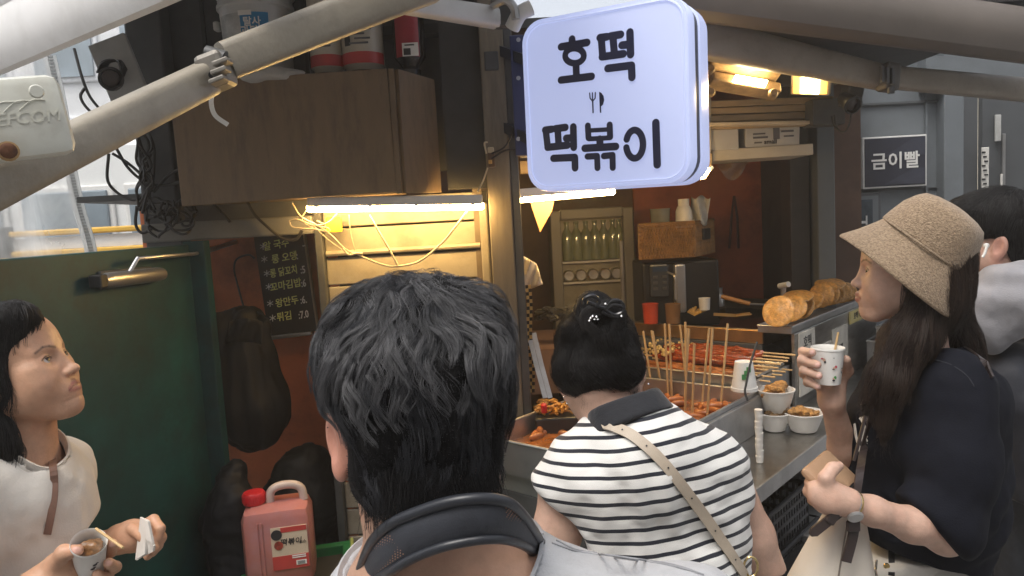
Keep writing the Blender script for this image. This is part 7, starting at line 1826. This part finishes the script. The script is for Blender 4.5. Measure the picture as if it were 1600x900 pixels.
# cup in the far hand
cb, ct_ = P(1292.5,598,YC), P(1293.5,546,YC)
cpt, F_ = cup(cb, (ct_-cb), .0255, .0315, (ct_-cb).length, 'paper_cup', 'white paper cup with tiny colourful prints held by the woman in the hat')
axn = (ct_-cb).normalized(); hh_ = (ct_-cb).length
for (px, py, cols) in ((1280,558,[(-.3,.9,.5,.7,PRN[0]),(.1,-.1,.7,.7,PRN[3]),(.9,-.6,.6,.4,PRN[1])]),(1295,570,[(-.5,-.3,.6,.7,PRN[1]),(.3,.2,.7,.6,PRN[3]),(.7,.7,.6,.3,PRN[0])]),(1308.5,576,[(.5,.9,.4,.7,PRN[0]),(0,-.2,.6,.7,PRN[3]),(.0,-.9,.6,.3,PRN[0])]),(1295,587,[(-.4,-.4,.7,.8,PRN[2]),(.4,.1,.6,.5,PRN[3]),(.4,.9,.7,.5,PRN[0])]),(1293,555,[(0,0,.25,.25,PRN[0])])):
    r_ = ray(px, py); f_ = (598-py)/52; rr = (.0255+.006*f_)+.0004; o_ = cb+axn*hh_*f_
    dx = (px-1293-(f_*1))/FPX*YC; dx = max(-rr*.95, min(rr*.95, dx)); n2 = Vector((dx/rr, -math.sqrt(max(0,1-(dx/rr)**2)), 0)); decal(cpt, o_+n2*rr, n2, .0042, cols)
tag(MB().tube([P(1302,560,YC+.01), P(1310,519,YC+.015)], .0022, 6).build('wooden_pick', WOODS, None), 'thin wooden pick standing in the cup held by the hat woman', 'pick')

# ------------------------------------------------------------ man beyond, in the grey hood
t = thing('person', Vector((1.35,2.0,0)), 'man in navy jacket and grey hood with a white earbud, at the right edge', 'person')
fw = Vector((-.86,.5,.0)); cM = P(1550,377,1.98); hM = headM(cM, fw, (.0,0,1))
F = Field([.98,1.6,.9], [1.85,2.4,1.80], .007, fx=[(1.12,1.50,.003)], fy=[(1.84,2.14,.0035)], fz=[(1.36,1.72,.003)])
h, R, eyes, S_ = head(F, hM, 1.04, True)
F.chain([h(0,-.03,-.05), P(1558,470,2.0), P(1575,560,2.02)], [.058,.06,.08], .03); F.chain([P(1585,600,2.03), P(1590,800,2.03)], [.12,.13], .05)
F.mesh('body', skin('skin_pale', (.46,.29,.22)), t, tint=spots(S_+[(h(-.085,-.01,0),h(-.085,-.01,-.04),.03,.02,(.5,.2,.16),.4)]))
for c in eyes: eyeball(t, h, R, c, fw)
FH = Field([1.1,1.78,1.40], [1.56,2.22,1.82], .005)
FH.ell(h(0,-.015,.05), (.090,.112,.094), R, .01); FH.ell(h(0,-.055,.0), (.082,.07,.085), R, .03); FH.ell(h(0,.06,.08), (.07,.05,.035), R, .03)
FH.cut(cM+R@Vector((0,.075,.05)), R@Vector((0,.9,-.45)), .015); FH.ell(h(0,.075,-.03), (.09,.07,.065), R, .012, 's')
for q in (1,-1): FH.ell(h(q*.08,.005,-.03), (.03,.042,.046), R, .01, 's')
cap = FH.mesh('hair', CAPB, t, disp=lambda W, n: .004*vnoise(W*[40,40,20], 2))
rs1 = np.random.default_rng(38); crown = np.array(h(0,-.06,.12))
def flowN(p):
    d = unit(p-crown); k = np.clip((crown[2]-p[:,2])/.12,0,1)[:,None]; return d*(1-k*.6)+np.array([0,0,-1.])*k
st_ = grow(FH, mesh_verts(cap, 5500, rs1), flowN, 9, .05, .006, .25, .15, .5, 26, 3, .2, .005)
hair_curves('hair_strands', st_, rs1.uniform(.0003,.0005,len(st_)), HAIRB, cap)
eb = thing('earbud', P(1540,392,1.85), 'white wireless earbud in the ear of the man with the grey hood', 'earbud')
ep = P(1541,384,1.86)
MB().lathe([(0,-.007),(.006,-.004),(.0075,0),(.006,.005),(0,.007)], ep, 14).build('bud', WHITEP, eb, True); MB().tube([ep+Vector((-.002,-.006,.0)), ep+Vector((-.008,-.008,-.016)), ep+Vector((-.014,-.008,-.028))], .0034, 10).build('stem', WHITEP, eb, True)
NVY = mat('navy_jacket', (.009,.011,.019), .7, 0, .15, 30, .1, 120, sheen=.15)
FT = Field([1.0,1.55,.85], [1.95,2.45,1.55], .008)
FT.chain([P(1575,600,1.90), P(1588,590,2.03), P(1600,600,2.2)], [.11,.12,.10], .06); FT.cone(P(1588,620,2.03), P(1600,1000,2.03), .16, .17, .06)
sN, eN, wN = P(1612,640,1.84), P(1640,860,1.82), P(1560,900,1.85)
FT.cone(sN, eN, .085, .075, .04); FT.cone(eN, wN, .07, .055, .03)
FT.mesh('jacket', NVY, t, disp=cloth_disp(8,.006,(8,8,8)))
F2 = Field(list(wN-Vector((.2,.15,.15))), list(wN+Vector((.1,.15,.15))), .006); d_ = (wN-eN).normalized(); F2.ell(wN+d_*.05, (.045,.022,.03), k=.01)
for k in range(4): F2.chain([wN+d_*.08+Z*(.02-.015*k), wN+d_*.12+Z*(.02-.015*k)+Vector((0,.015,0)), wN+d_*.12+Z*(.02-.015*k)+Vector((.01,.04,0))], [.009,.0085,.0075], .004)
F2.chain([wN+d_*.03+Z*.02, wN+d_*.06+Z*.045, wN+d_*.09+Z*.045], [.011,.01,.008], .005); F2.mesh('hand', MATS['skin_pale'], t)
GH = mat('grey_hood_jersey', (.27,.265,.28), .9, 0, .06, 30, .12, 260, sheen=.2)
FG = Field([1.02,1.6,1.2], [1.8,2.4,1.62], .005)
FG.chain([P(1508,520,1.95), P(1535,485,1.88), P(1580,455,1.86), P(1640,440,1.95)], [.045,.06,.065,.07], .05)
FG.chain([P(1545,530,1.86), P(1600,480,1.84), P(1660,470,1.92)], [.035,.055,.06], .05); FG.chain([P(1515,480,2.1), P(1560,450,2.2), P(1640,440,2.1)], [.05,.06,.06], .05); FG.cone(P(1525,505,1.87), P(1552,545,1.85), .035, .014, .03)
FG.cone(h(0,-.02,-.04), P(1560,520,2.0), .07, .078, .012, 's')
FG.mesh('hood', GH, t, disp=lambda W, n: cloth_disp(7,.006,(9,9,9))(W, n)+.004*np.sin((W[:,2]+W[:,0]*.4)*70+4*vnoise(W*8,2)))
legs(t, P(1595,900,2.03), (-1,.3,0), DENIM, SHOE, .9)
# ============================================================ haze added round the scene for lamp glow and lifted darks
hz = bpy.data.materials.new('added_haze'); hz.use_nodes = True; t_ = hz.node_tree
for n_ in list(t_.nodes):
    if n_.type == 'BSDF_PRINCIPLED': t_.nodes.remove(n_)
pv = t_.nodes.new('ShaderNodeVolumePrincipled'); pv.inputs['Color'].default_value = (.9,.88,.85,1); pv.inputs['Density'].default_value = .014; pv.inputs['Anisotropy'].default_value = .35
t_.links.new(pv.outputs[0], t_.nodes['Material Output'].inputs['Volume'])
o = MB().box((-1,4.4,5.2), (70,29,12.6)).build('haze', hz, None); o['kind'] = 'stuff'
